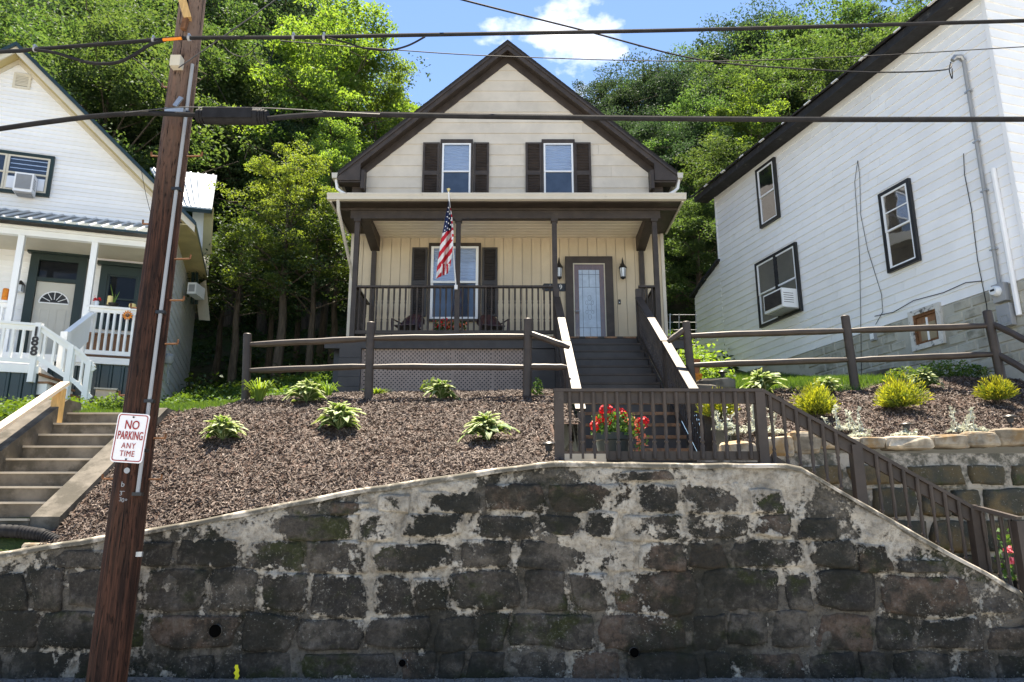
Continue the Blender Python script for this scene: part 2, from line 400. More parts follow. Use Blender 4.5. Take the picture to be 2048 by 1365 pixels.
# mulch and soils
t = NT('mulch_chip'); r1 = t.island(); n1 = t.noise(t.pos(), .8, 3, .6)
c = t.mix(r1, (.058, .044, .037), (.150, .118, .101)); c = t.mix(t.ramp(r1, .84, .98), c, (.27, .22, .19))
c = t.mix(t.ramp(t.noise(t.pos(), 1.7, 5, .65), .42, .66, 0, .4), c, (.09, .062, .05)); c = t.mix(t.ramp(n1, .5, .75, 0, .3), c, (.26, .21, .18))
t.set('Base Color', c); t.set('Roughness', .8); t.set('Specular IOR Level', .25); M['chip'] = t.m
M['mulchbase'] = paint('mulch_soil', (.075, .050, .040), .95, .45, 25, 1.0, 60, spec=.15)
t = NT('hill_soil'); p = t.pos(); n1 = t.noise(p, .5, 5, .6); n2 = t.noise(p, 6, 5, .65)
c = t.mix(t.ramp(n1, .4, .6), (.045, .07, .02), (.075, .06, .04)); c = t.mix(t.ramp(n2, .45, .65, 0, .6), c, (.03, .045, .015))
t.set('Base Color', c); t.set('Roughness', .95); t.set('Specular IOR Level', .1); t.bump(n2, .8, .08); M['soil'] = t.m
t = NT('pale_bounce_road'); p = t.pos(); n2 = t.noise(p, 60, 4, .7); n1 = t.noise(p, .7, 4, .6)
c = t.mix(t.ramp(n1, .3, .7), (.24, .232, .22), (.31, .30, .28)); c = t.mix(t.ramp(n2, .55, .7, 0, .5), c, (.40, .39, .365))
t.set('Base Color', c); t.set('Roughness', .9); t.bump(n2, .5, .01); M['asphalt'] = t.m  # paleness chosen so sunlight off the road fills the shaded fronts
M['gravel'] = paint('grey_gravel', (.17, .16, .145), .9, .5, 40, 1.0, 90)

# ================================================================== GROUND
WALL_Y = 8.0
_wt = [at(px, py, WALL_Y) for px, py in ((-420, 1165), (0, 1110), (110, 1090), (280, 1066), (420, 1040), (700, 985), (1000, 940), (1112, 927), (1300, 929), (1585, 931), (1612, 942), (1800, 1052), (2048, 1190), (2200, 1275))]
WTX = np.array([p.x for p in _wt]); WTZ = np.array([p.z for p in _wt])
def ztop(x): return np.interp(x, WTX, WTZ)
_tx = np.array([-60, -12, -9, -6.6, -4.9, -4.4, -3, .5, 3, 6, 9, 60.])
_wl = float(ztop(-4.9)), float(ztop(-4.4)), float(ztop(-3)), float(ztop(.5))
_rows = [
 (8.2,  [1.0, 1.1, 1.1, 1.25, _wl[0], _wl[1], _wl[2], _wl[3], 2.3, 2.4, 2.4, 2.4]),
 (9.7,  [2.1, 2.2, 2.2, 2.3, 2.35, 2.40, 2.45, 2.60, 2.5, 2.52, 2.55, 2.55]),
 (10.8, [3.0, 3.0, 3.05, 3.05, 3.06, 3.02, 2.95, 2.95, 2.98, 3.02, 3.1, 3.1]),
 (12.6, [3.4, 3.4, 3.4, 3.4, 3.46, 3.54, 3.60, 3.65, 3.75, 3.88, 3.95, 4.0]),
 (14.2, [3.7, 3.7, 3.7, 3.7, 3.8, 3.9, 3.95, 4.0, 4.1, 4.25, 4.3, 4.4]),
 (16.5, [3.9, 3.9, 3.9, 4.0, 4.2, 4.32, 4.36, 4.36, 4.4, 4.6, 4.7, 4.9]),
 (20,   [4.8, 4.8, 4.8, 5.1, 5.4, 5.5, 5.5, 5.5, 5.5, 5.6, 5.8, 6.0]),
 (25,   [6.2, 6.0, 6.0, 6.9, 7.3, 7.4, 7.4, 7.4, 7.4, 7.4, 7.4, 7.6]),
 (60,   [27.0] * 12), (75, [32.0] * 12), (300, [40.0] * 12)]
_ry = np.array([r[0] for r in _rows]); _rz = np.array([r[1] for r in _rows])
def gz(x, y):
    """Height of the ground."""
    x = np.asarray(x, float); y = np.asarray(y, float); x, y = np.broadcast_arrays(x, y)
    cols = np.stack([np.interp(x, _tx, row) for row in _rz], -1)
    i = np.clip(np.searchsorted(_ry, y) - 1, 0, len(_ry) - 2); f = np.clip((y - _ry[i]) / (_ry[i+1] - _ry[i]), 0, 1)
    a = np.take_along_axis(cols, i[..., None], -1)[..., 0]; b = np.take_along_axis(cols, (i+1)[..., None], -1)[..., 0]
    return a + (b - a) * f
def gzf(x, y): return float(gz(x, y))

xs = np.concatenate([np.linspace(-60, -12, 25)[:-1], np.arange(-12, 12, .25), np.linspace(12, 60, 25)])
ys = np.concatenate([np.arange(8.2, 20, .25), np.arange(20, 40, 1.0), np.linspace(40, 90, 26), [120, 180, 300]])
gx, gy = np.meshgrid(xs, ys, indexing='ij')
far = np.clip((gy - 18) / 10, 0, 1)
gzv = gz(gx, gy) + .12 * fbm(gx * .9, gy * .9, 0 * gx) * (gy > 13) + far * .9 * fbm(gx * .15, gy * .15, 3 + 0 * gx)
F_ = grid_faces(len(xs), len(ys)); V_ = np.stack([gx, gy, gzv], -1).reshape(-1, 3)
fc = V_[F_].mean(1)
keep = ~(((fc[:, 0] > .9) & (fc[:, 0] < 2.95) & (fc[:, 1] < 16.6)) | ((fc[:, 0] > .45) & (fc[:, 0] < 1) & (fc[:, 1] < 10.9)) | ((fc[:, 0] >= 2.6) & (fc[:, 1] < 9.8)) | ((fc[:, 0] > -6.7) & (fc[:, 0] < -4.95) & (fc[:, 1] < 10.9) & (fc[:, 1] > 8.6)))
tag(link('hillside_terrain', npmesh('hillside_terrain', V_, F_[keep], M['soil'], True)), kind='structure')

b = MB(); b.box((-120, -60, -.3), (120, 7.0, 0)); tag(b.build('road', M['asphalt']), kind='structure')
gx2, gy2 = np.meshgrid(np.arange(-14, 14, .12), np.linspace(6.6, 8.25, 16), indexing='ij')
gz2 = .004 + .10 * np.clip((gy2 - 6.7) / 1.2, 0, 1) + .03 * fbm(gx2 * 3, gy2 * 3, 1) * (gy2 > 6.8) + .02 * fbm(gx2 * 9, gy2 * 9, 1) * (gy2 > 6.8)
tag(link('road_shoulder', npmesh('road_shoulder', np.stack([gx2, gy2, gz2], -1).reshape(-1, 3), grid_faces(*gx2.shape), M['gravel'], False)), kind='structure')
# loose gravel and twigs along the wall foot
n = 2600
cx_ = RNG.uniform(-6, 6.2, n); cy_ = RNG.uniform(7.3, 7.98, n); cs = RNG.uniform(.006, .02, n)
dirs = RNG.normal(size=(n, 4, 3)); dirs /= np.linalg.norm(dirs, axis=2, keepdims=True)
V_ = np.stack([cx_, cy_, .11 + 0 * cx_], -1)[:, None, :] + dirs * cs[:, None, None]
F_ = (np.arange(n)[:, None, None] * 4 + np.array([[0,1,2],[0,2,3],[0,3,1],[1,3,2]])[None]).reshape(-1, 3)
o = link('gravel', npmesh('gravel', V_.reshape(-1, 3), F_, M['gravel'])); tag(o, 'loose grey gravel strewn along the foot of the stone wall', 'gravel', kind='stuff')

# ================================================================== MULCH BEDS
def mulch_sheet(name, label, inside, x0, x1, y0, y1, step=.09):
    xs = np.arange(x0, x1 + step, step); ys = np.arange(y0, y1 + step, step)
    X, Y = np.meshgrid(xs, ys, indexing='ij')
    Z = gz(X, Y) + .035 + .10 * fbm(X * 1.6, Y * 1.6, 5) + .05 * fbm(X * 7, Y * 7, 9)
    V = np.stack([X, Y, Z], -1).reshape(-1, 3); F = grid_faces(*X.shape); c = V[F].mean(1)
    k = inside(c[:, 0], c[:, 1])
    o = link(name, npmesh(name, V, F[k], M['mulchbase'], True)); tag(o, kind='structure')
def mulch_z(x, y): return gz(x, y) + .035 + .10 * fbm(x * 1.6, y * 1.6, 5) + .05 * fbm(x * 7, y * 7, 9)
def chips(name, label, inside, x0, x1, y0, y1, n):
    x = RNG.uniform(x0, x1, n); y = y0 + (y1 - y0) * RNG.random(n) ** 1.25
    k = inside(x, y); x, y = x[k], y[k]; n = len(x)
    z = mulch_z(x, y) + RNG.uniform(.0, .022, n)
    L = RNG.uniform(.012, .048, n); W = RNG.uniform(.003, .010, n)
    a = RNG.uniform(0, 2 * np.pi, n); tl = RNG.normal(0, .45, n); ro = RNG.normal(0, .6, n)
    d = np.stack([np.cos(a) * np.cos(tl), np.sin(a) * np.cos(tl), np.sin(tl) + .33 * np.sin(a)], -1)
    s = np.stack([-np.sin(a) * np.cos(ro), np.cos(a) * np.cos(ro), np.sin(ro)], -1)
    up = np.cross(d, s); c = np.stack([x, y, z], -1)
    rows = [c - d * L[:, None] - .3 * up * L[:, None] * RNG.random(n)[:, None], c, c + d * L[:, None] - .3 * up * L[:, None] * RNG.random(n)[:, None]]
    w = [W * .5, W, W * .6]
    V = np.stack([r + sgn * s * ww[:, None] for r, ww in zip(rows, w) for sgn in (-1, 1)], 1)
    F = (np.arange(n)[:, None, None] * 6 + np.array([[0,2,3,1],[2,4,5,3]])[None]).reshape(-1, 4)
    o = link(name, npmesh(name, V.reshape(-1, 3), F, M['chip'])); tag(o, label, 'mulch', kind='stuff')
def in_left(x, y):
    lim = np.interp(y, [8.2, 10.8, 12.7, 16.4], [-4.9, -4.9, -4.55, -3.7])
    return (x > lim) & (x < np.where(y > 10.6, .94, .52)) & (y > 8.1) & (y < 16.45)
def in_right(x, y):
    top = np.interp(x, [2.9, 4.3, 5.2, 6.4, 8.4], [12.6, 12.3, 12.1, 12.7, 13.2])
    return (x > 2.95) & (x < 8.8) & (y > 9.72) & (y < top + .15 * np.sin(x * 3))
mulch_sheet('mulch_bed_ground', '', in_left, -5.2, 1.0, 8.14, 16.4)
mulch_sheet('mulch_bed_ground', '', in_right, 2.9, 8.8, 9.75, 13.4)
chips('mulch', 'dark brown shredded mulch on the slope above the stone wall', in_left, -5, 1.0, 8.15, 16.4, 110000)
chips('mulch', 'brown shredded mulch in the bed with golden shrubs before the white house', in_right, 2.95, 8.8, 9.75, 13.4, 50000)

# ================================================================== FRONT RETAINING WALL
def wallmat(name, stone):
    t = NT(name); p = t.pos(); x, y, z = t.sep(p)
    big = t.noise(p, 1.05, 6, .62, .5); fine = t.noise(p, 6.5, 9, .74); spk = t.noise(p, 38, 4, .7); mid = t.noise(p, 2.6, 7, .66)
    h = t.ramp(z, .15, 2.05)
    if stone:
        at_ = t.n.new('ShaderNodeAttribute'); at_.attribute_name = 'edge'; e = t.math('POWER', at_.outputs['Fac'], 2.6)
        edge = t.math('MULTIPLY', e, .15)
    else: edge = .15
    # lime wash and pointing mortar left on the face, flaking
    grit = t.noise(p, 19, 6, .75)
    lime = t.math('ADD', t.math('ADD', t.math('MULTIPLY', big, .85), t.math('MULTIPLY', fine, .50)), t.math('MULTIPLY', h, .13))
    lime = t.math('ADD', t.math('ADD', lime, edge), t.math('ADD', t.math('MULTIPLY', t.ramp(x, 1.0, 4.5), .015), t.math('MULTIPLY', grit, .28)))
    lime = t.ramp(lime, 1.012, 1.058)
    dirt = t.mix(t.ramp(mid, .35, .65), (.046, .042, .036), (.15, .132, .11))
    dirt = t.mix(t.ramp(fine, .52, .72, 0, .6), dirt, (.135, .128, .115))
    if stone:
        c = t.mix(t.rand(), (.034, .032, .029), (.088, .075, .062)); c = t.mix(t.math('MULTIPLY', t.ramp(t.rand(), .72, .8), t.ramp(mid, .4, .6)), c, (.13, .075, .05))
        c = t.mix(t.ramp(mid, .42, .66, 0, .75), c, dirt)
    else:
        c = t.mix(.45, dirt, (.19, .172, .145))
    mo = t.math('ADD', t.noise(t.mapping(p, (1, 1, 1.4), (3, 7, 1)), 1.9, 6, .65), t.math('MULTIPLY', fine, .15))
    if stone: mo = t.math('ADD', mo, t.math('MULTIPLY', t.ramp(t.math('FRACT', t.math('MULTIPLY', t.rand(), 7.3)), .82, .9), .07))
    c = t.mix(t.math('MULTIPLY', t.ramp(mo, .60, .72), .85), c, (.034, .042, .013))
    c = t.mix(t.ramp(grit, .34, .52, .6, 0), c, (.018, .018, .017))
    c = t.mix(t.ramp(grit, .52, .70, 0, .6), c, (.17, .158, .14))
    blk = t.math('ADD', t.math('MULTIPLY', t.noise(t.mapping(p, (1, 1, 1.2), (11, 2, 5)), 1.25, 7, .68), .8), t.math('MULTIPLY', fine, .25))
    c = t.mix(t.ramp(blk, .48, .60, 0, .8), c, (.019, .020, .016))
    limec = t.mix(t.ramp(t.noise(p, 4, 6, .65), .3, .7), (.26, .235, .195), (.55, .505, .43))
    limec = t.mix(t.ramp(grit, .36, .56, .6, 0), limec, (.14, .12, .095))
    c = t.mix(lime, c, limec)
    dots = t.math('MULTIPLY', t.ramp(spk, .60, .66), t.ramp(big, .40, .54))
    c = t.mix(t.math('MULTIPLY', dots, t.ramp(t.noise(p, 2.1, 4, .6), .42, .62, .05, .85)), c, (.30, .30, .27))
    t.set('Base Color', c); t.set('Roughness', .92); t.set('Specular IOR Level', .2)
    hh = t.math('ADD', t.math('ADD', t.math('ADD', t.math('MULTIPLY', fine, 1.2), t.math('MULTIPLY', grit, .7)), t.math('MULTIPLY', spk, .35)), t.math('MULTIPLY', lime, .45))
    t.bump(hh, 1.0, .03)
    return t.m
M['wallstone'] = wallmat('weathered_wall_stone', True); M['wallmortar'] = wallmat('flaking_wall_mortar', False)

wall = thing('stone_retaining_wall', (0, WALL_Y, .1), 'long blackened stone retaining wall with flaking white mortar beside the road', 'retaining wall')
def mortar_front(F, x0, x1, zb, topf, step=.026, amp=.035, seed=0.0):
    xs = np.arange(x0, x1 + step, step); m = 84
    tt = np.linspace(0, 1, m)
    X, T = np.meshgrid(xs, tt, indexing='ij'); top = topf(X); Z = zb + (top - zb) * T
    N = -.018 + amp * 1.2 * fbm(X * 1.5, Z * 1.5, seed + 2) + amp * 1.5 * fbm(X * 5, Z * 5, seed + 4) + .035 * fbm(X * 16, Z * 16, seed + 6) - .03 * np.clip((T - .96) / .04, 0, 1) ** 2
    V = np.zeros(X.shape + (3,)); o, s, nn = F.o, F.s, F.n
    for k in range(3): V[..., k] = o[k] + s[k] * X + nn[k] * N
    V[..., 2] = Z
    return V.reshape(-1, 3), grid_faces(*X.shape)
WF = Frame(0, WALL_Y, 1, 0, 0, -1)
def zt2(x): return ztop(x) + .02 * fbm(np.asarray(x) * 4, 0, 3)
V_, F_ = mortar_front(WF, -8.2, 5.9, -.1, zt2)
loc = wloc(wall)
link('mortar_face', npmesh('mortar_face', V_ - np.array(loc), F_, M['wallmortar'], True), wall)
# coping: a rough pale cement top, a little proud
b = MB(); xs_ = np.arange(-8.2, 5.9, .16)
vs, fs = [], []
for i, x in enumerate(xs_):
    zc = float(zt2(x)) + .012; j = .012 * float(fbm(x * 5, 1, 1)) * 2
    jz = .03 * float(fbm(x * 3, 4, 2)); ring = [(x, WALL_Y - .008 + j, zc - .045 + jz), (x, WALL_Y - .012 + j, zc - .01 + jz * .5), (x, WALL_Y + .02, zc + .012 + j), (x, WALL_Y + .16, zc + .02 - j), (x, WALL_Y + .30, zc), (x, WALL_Y + .30, zc - .4)]
    vs += ring
n6 = 6
for i in range(len(xs_) - 1):
    for k in range(n6 - 1): fs.append((i*n6 + k, (i+1)*n6 + k, (i+1)*n6 + k + 1, i*n6 + k + 1))
b.add(vs, fs)
M['coping'] = paint('cement_coping', (.46, .41, .34), .9, .2, 4, .8, 25, spec=.2, dirt=((.075, .07, .055), 3.0, .40, .9))
b.build('coping', M['coping'], wall, 'all')
def stone_mesh(w, h, proud, seed, mat, origin, F, cs, cz, nx=19, nz=13):
    a = np.sin(np.linspace(-1, 1, nx) * 1.35) / math.sin(1.35); c = np.sin(np.linspace(-1, 1, nz) * 1.35) / math.sin(1.35); A, C = np.meshgrid(a, c, indexing='ij')
    e = np.maximum(abs(A), abs(C)) + 1e-6; r = np.sqrt(A * A + C * C) + 1e-6
    k = (e / r) * .22 + .78                                   # slightly rounded corners
    sk = .22 * (vnoise(seed, 1.5, 2.5) - .5); tk = .30 * (vnoise(seed, 4.5, 8.5) - .5)
    S = cs + w / 2 * (A * k * (1 + tk * C) + .12 * fbm(A * 1.1 + seed, C * 1.1, seed)); Z = cz + h / 2 * (C * k * (1 + sk * A) + .22 * fbm(A * 1.1, C * 1.1 + seed, seed + 3))
    S = S + .075 * fbm(S * 4, Z * 4, seed) * e ** 2; Z = Z + .075 * fbm(S * 4 + 9, Z * 4, seed) * e ** 2
    N = proud * (1 - e ** 14) - .05 * e ** 22 + .05 * (vnoise(seed, 2.2, 3.3) - .5) * A + .05 * (vnoise(seed, 6.2, 1.3) - .5) * C + .05 * fbm(S * 3, Z * 3, seed + 1) + .05 * fbm(S * 10, Z * 10, seed)
    lim = np.clip((float(ztop(cs)) - cz) / .5, 0, 1) * np.clip((cz - .1) / .4, 0, 1)
    Z = Z + .16 * lim * fbm(S * .7, Z * .9, 31); S = S + .22 * fbm(S * .8, Z * 1.6, 37)
    V = np.zeros(S.shape + (3,))
    for q in range(3): V[..., q] = F.o[q] + F.s[q] * S + F.n[q] * N - origin[q]
    V[..., 2] = Z - origin[2]
    me = npmesh('stone', V.reshape(-1, 3), grid_faces(nx, nz), mat, True)
    me.attributes.new('edge', 'FLOAT', 'POINT').data.foreach_set('value', np.ascontiguousarray(e.ravel(), dtype=np.float32))
    return me
rs = random.Random(11)
z = .04; ci = 0
while z < 2.15:
    h = rs.uniform(.24, .40); x = -8.0 + rs.uniform(0, .5)
    while x < 5.7:
        w = rs.choice((rs.uniform(.26, .45), rs.uniform(.4, .7), rs.uniform(.6, .95)))
        g = rs.uniform(.0, .05); z0, z1 = z + rs.uniform(-.03, .02), z + h + rs.uniform(-.03, .03)
        tp = float(min(ztop(x), ztop(x + w))) - .07
        z1 = min(z1, tp); cx = x + w / 2
        if z1 - z0 > .11 and not (-4.0 < cx < -3.5 and z < .2):
            m = stone_mesh(w, z1 - z0, rs.uniform(-.004, .026), rs.uniform(0, 50), M['wallstone'], loc, WF, cx, (z0 + z1) / 2)
            link('stone', m, wall)
        x += w + g
    z += h + rs.uniform(.0, .035)
for px, py, r in ((432, 1262, 11), (805, 1326, 6), (1268, 1305, 8)):
    q = at(px, py, WALL_Y - .03); rr = r * 7.9 / FPX
    b = MB(); b.tube([q + Vector((0, -.03, 0)), q + Vector((0, .2, 0))], rr * 1.12, 20, cap=False)
    pr = b.build('drain_pipe', M['concrete'], wall, True)
    b = MB(); b.tube([q + Vector((0, -.027, 0)), q + Vector((0, -.02, 0))], rr, 20); b.build('pipe_shade_disc', M['pit'], pr)  # black disc in the mouth paints the dark inside the pipe
b = MB()
for k in range(7):
    q = at(474 + rs.uniform(-2, 2), 1330 + k * 5.5, WALL_Y - .052)
    w_ = .018 * (1 - .5 * abs(k - 3) / 3) + rs.uniform(0, .008)
    if k: b.add([pv - Vector((pw, 0, 0)), pv + Vector((pw, 0, 0)), q + Vector((w_, 0, 0)), q - Vector((w_, 0, 0))], [(0, 1, 2, 3)])
    pv, pw = q, w_
b.build('paint_mark', M['yellowspray'], wall)

# ================================================================== STONE WALL BEHIND THE LOWER STEPS
def wallmat2(name, stone):
    t = NT(name); p = t.pos(); fine = t.noise(p, 9, 8, .7); mid = t.noise(p, 3, 5, .6); spk = t.noise(p, 40, 4, .7)
    if stone:
        c = t.mix(t.rand(), (.085, .070, .042), (.16, .115, .060)); c = t.mix(t.ramp(mid, .42, .62), c, (.06, .058, .045)); c = t.mix(t.ramp(t.noise(p, 2.2, 5, .6), .6, .7, 0, .7), c, (.045, .06, .015))
    else:
        c = t.mix(t.ramp(t.math('ADD', t.math('MULTIPLY', mid, .6), t.math('MULTIPLY', fine, .5)), .47, .60), (.10, .095, .075), (.40, .36, .30))
    c = t.mix(t.math('MULTIPLY', t.ramp(spk, .63, .68), .7), c, (.38, .36, .32))
    t.set('Base Color', c); t.set('Roughness', .92); t.set('Specular IOR Level', .2); t.bump(t.math('ADD', fine, t.math('MULTIPLY', spk, .4)), .9, .025)
    return t.m
M['tanstone'] = wallmat2('tan_wall_stone', True); M['tanmortar'] = wallmat2('pale_wall_mortar', False)
M['caprock'] = paint('bleached_cap_rock', (.34, .29, .22), .9, .45, 5, 1.0, 14, spec=.2, rnd=.3, dirt=((.26, .15, .05), 3, .48, .7))
BW = Frame(0, 9.62, 1, 0, 0, -1)
wall2 = thing('stone_side_wall', (4.5, 9.62, .1), 'tan fieldstone wall with white pointing behind the sloping brown railing', 'retaining wall')
loc = wloc(wall2)
V_, F_ = mortar_front(BW, 2.35, 7.6, -.1, lambda x: 2.42 + 0 * x + .04 * fbm(x * 2, 0, 8), .05, .04, 20)
link('mortar_face', npmesh('mortar_face', V_ - np.array(loc), F_, M['tanmortar'], True), wall2)
b = MB(); b.box((2.35, 9.62, 2.0), (7.6, 9.8, 2.43)); b.build('backing', M['tanmortar'], wall2)
z = .7
while z < 2.3:
    h = rs.uniform(.22, .42); x = 2.45 + rs.uniform(0, .3)
    while x < 7.4:
        w = rs.uniform(.28, .75); z1 = min(z + h, 2.36)
        if z1 - z > .1:
            link('stone', stone_mesh(w, z1 - z, rs.uniform(.04, .08), rs.uniform(0, 50), M['tanstone'], loc, BW, x + w/2, (z + z1)/2), wall2)
        x += w + rs.uniform(.02, .06)
    z += h + .03
def rock(parent, name, c, dims, seed, mat):
    b = MB(); b.ball((0, 0, 0), 1, 14, 9); V = np.array(b.v)
    V = np.sign(V) * np.abs(V) ** .45
    V = V * (1 + .55 * fbm(V[:, 0] * 1.3 + seed, V[:, 1] * 1.3, V[:, 2] * 1.3 + seed)[:, None]) * np.array(dims) / 2
    V[:, 2] += .10 * dims[2] * fbm(V[:, 0] * 6 + seed, V[:, 1] * 6, 0)
    me = bpy.data.meshes.new(name); o = Vector(c) - wloc(parent)
    me.from_pydata([tuple(Vector(p) + o) for p in V], [], b.f); me.materials.append(mat)
    return link(name, me, parent)
for i, (xa, xb, yt, yb) in enumerate(((1440, 1512, 884, 912), (1518, 1582, 876, 910), (1580, 1636, 866, 908), (1632, 1716, 874, 896), (1716, 1768, 876, 896), (1768, 1860, 874, 898), (1858, 1936, 871, 895), (1930, 1990, 866, 893), (1988, 2060, 860, 890), (2062, 2130, 862, 890))):
    Y = 9.68; p0, p1 = at(xa, yb, Y), at(xb, yt, Y)
    rock(wall2, 'capstone', ((p0.x + p1.x)/2, Y + .04, (p0.z + p1.z)/2 - .005), (p1.x - p0.x + .01, .30, (p1.z - p0.z) * 1.15), i * 3.1, M['caprock'])

# ================================================================== LOWER STEPS (behind the front wall) AND CONCRETE STEPS AT THE LEFT
st = thing('lower_concrete_steps', (4, 8.9, .1), 'concrete steps running down between the two stone walls', 'steps')
for k in range(11):
    x0 = 2.75 + k * .30; b = MB(); b.box((x0, 8.32, -.1), (x0 + .302, 9.58, 2.02 - .19 * k)); b.build('step', M['concrete'], st)
st = thing('concrete_staircase', (-5.75, 8.3, 1.2), 'stained concrete garden staircase up to the white house with green trim', 'staircase')
for k in range(-2, 9):
    y0 = 8.45 + .29 * k; zt = 1.62 + .187 * k
    if y0 < 8.36: continue
    b = MB(); b.box((-6.3, y0, zt - .7), (-5.2, 11.2 + .001 * k, zt - .024)); o = b.build('step', M['concrete'], st)
    b = MB(); b.box((-6.298, y0 - .018, zt - .024), (-5.202, y0 + .32, zt)); b.build('nosing', M['pathcrete'], o)
def cheek(x0, x1, dz):
    b = MB(); b.prism([(x0, 8.47, 1.0), (x0, 11.1, 1.0), (x0, 11.1, 3.2 + dz), (x0, 10.75, 3.2 + dz), (x0, 8.47, 1.66 + dz)], (x1 - x0, 0, 0)); return b.build('side_wall', M['concrete'], st)
cheek(-5.197, -4.88, -.02); cheek(-6.66, -6.303, .10)
b = MB(); b.box((-6.66, 11.1, 2.2), (-4.86, 12.4, 3.08)); b.build('top_slab', M['concrete'], st)
hr = thing('wooden_handrail', (-6.45, 10.7, 2.9), 'new unpainted lumber handrail on a yellow post beside the concrete staircase', 'handrail')
b = MB(); b.box((-6.42, 10.55, 2.78), (-6.30, 10.67, 3.44)); b.build('post', M['lumber'], hr)
b = MB(); b.bar((-6.36, 10.72, 3.53), (-6.36, 8.3, 1.98), .13, .045); b.build('rail', M['lumberpale'], hr)
b = MB(); b.box((-6.43, 10.53, 2.86), (-6.29, 10.69, 2.90)); b.build('bracket', M['steel'], hr)
# corrugated drain hose
hs = MB(); pts = [at(-160, 1054, 8.42), at(-40, 1060, 8.37), at(40, 1064, 8.33), at(85, 1071, 8.31), at(116, 1086, 8.29)]
P = []
for i in range(len(pts) - 1):
    for k in range(26): P.append(pts[i].lerp(pts[i+1], k / 26))
hs.tube(P, [.062 + .008 * (i % 4 < 2) for i in range(len(P))], 14)
tag(hs.build('drain_hose', M['rubber'], None, True, P[-1]), 'black corrugated drain hose lying across the foot of the concrete steps', 'hose')
rk = thing('rough_stone', at(85, 1098, 8.25), 'small tan rock under the end of the black drain hose', 'rock')
rock(rk, 'boulder', at(80, 1096, 8.25), (.34, .2, .1), 4.4, M['caprock'])

# ================================================================== BUILDING PIECES
def ring(b, F, so, zo, si, zi, n0, n1, mi=0):
    """Picture-frame: outer rect so=(s0,s1), zo=(z0,z1), inner si, zi, from depth n0 to n1."""
    O = [(so[0], zo[0]), (so[1], zo[0]), (so[1], zo[1]), (so[0], zo[1])]; I = [(si[0], zi[0]), (si[1], zi[0]), (si[1], zi[1]), (si[0], zi[1])]
    v = [F.p(s, z, n1) for s, z in O] + [F.p(s, z, n1) for s, z in I] + [F.p(s, z, n0) for s, z in O] + [F.p(s, z, n0) for s, z in I]
    f = []
    for i in range(4):
        j = (i + 1) % 4
        f += [(i, j, 4 + j, 4 + i), (8 + j, 8 + i, 12 + i, 12 + j), (i, 8 + i, 8 + j, j), (4 + i, 4 + j, 12 + j, 12 + i)]
    return b.add(v, f, mi)
def quadf(b, F, s0, s1, z0, z1, n, mi=0): return b.add([F.p(s0, z0, n), F.p(s1, z0, n), F.p(s1, z1, n), F.p(s0, z1, n)], [(0, 1, 2, 3)], mi)
def zigzag(b, F, s0, s1, z0, z1, n0, n1, k, mi=0):
    """Louvres or blind slats: one folded sheet."""
    v, f = [], []
    for i in range(k):
        a = z0 + (z1 - z0) * i / k; c = z0 + (z1 - z0) * (i + 1) / k
        for z, n in ((a, n1), (a + (c - a) * .82, n0)): v += [F.p(s0, z, n), F.p(s1, z, n)]
    for i in range(2 * k - 1): f.append((2*i, 2*i + 1, 2*i + 3, 2*i + 2))
    return b.add(v, f, mi)
def window(F, par, s0, s1, z0, z1, trim, tm, fm, n=0.0, back='blind', glassm='glass', cols=1, head=0.0, zmid=None, fw=.05, muntin=False):
    b = MB(); ring(b, F, (s0 - trim, s1 + trim), (z0 - trim, z1 + trim + head), (s0, s1), (z0, z1), n + .001, n + .07)
    w = b.build('window', tm, par)
    cw = (s1 - s0) / cols
    for c in range(cols):
        a0, a1 = s0 + c * cw, s0 + (c + 1) * cw
        zm = zmid if zmid is not None else (z0 + z1) / 2
        for nm, za, zb, off in (('lower_sash', z0, zm + fw * .45, .0), ('upper_sash', zm - fw * .45, z1, .012)):
            b = MB(); ring(b, F, (a0 + .004, a1 - .004), (za + .003, zb - .003), (a0 + fw, a1 - fw), (za + fw * .8, zb - fw * .8), n + .018 + off, n + .048 + off); b.build(nm, fm, w)
            b = MB(); quadf(b, F, a0 + fw, a1 - fw, za + fw * .8, zb - fw * .8, n + .034 + off); b.build('pane', M[glassm], w)
            if muntin and nm == 'upper_sash':
                b = MB(); b.fbox(F, a0 + fw, a1 - fw, (za + zb)/2 - .012, (za + zb)/2 + .012, n + .036 + off, n + .046 + off); b.build('muntin', fm, w)
        b = MB()
        if back == 'blind':
            zigzag(b, F, a0 + .02, a1 - .02, zm, z1 - .02, n + .002, n + .03, max(6, int((z1 - zm) / .085))); b.build('blind', M['blind'], w)
            b = MB(); quadf(b, F, a0 + .02, a1 - .02, z0 + .02, zm - .002, n + .006); b.build('screen', M['screen'], w)
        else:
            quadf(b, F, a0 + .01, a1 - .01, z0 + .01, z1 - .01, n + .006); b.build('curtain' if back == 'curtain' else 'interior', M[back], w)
    return w
def shutter(F, par, s0, s1, z0, z1, n, mat):
    zm = z0 + (z1 - z0) * .47; fw = .055
    b = MB(); b.fbox(F, s0 + .01, s1 - .01, z0 + .01, z1 - .01, n, n + .012); sh = b.build('shutter', mat, par)
    for za, zb in ((z0, zm + fw/2 - .002), (zm + fw/2, z1)):
        b = MB(); ring(b, F, (s0, s1), (za, zb), (s0 + fw, s1 - fw), (za + fw, zb - fw), n + .013, n + .05); b.build('frame', mat, sh)
        b = MB(); zigzag(b, F, s0 + fw - .004, s1 - fw + .004, za + fw, zb - fw, n + .018, n + .040, max(5, int((zb - za) / .05))); b.build('louvres', mat, sh)
    return sh
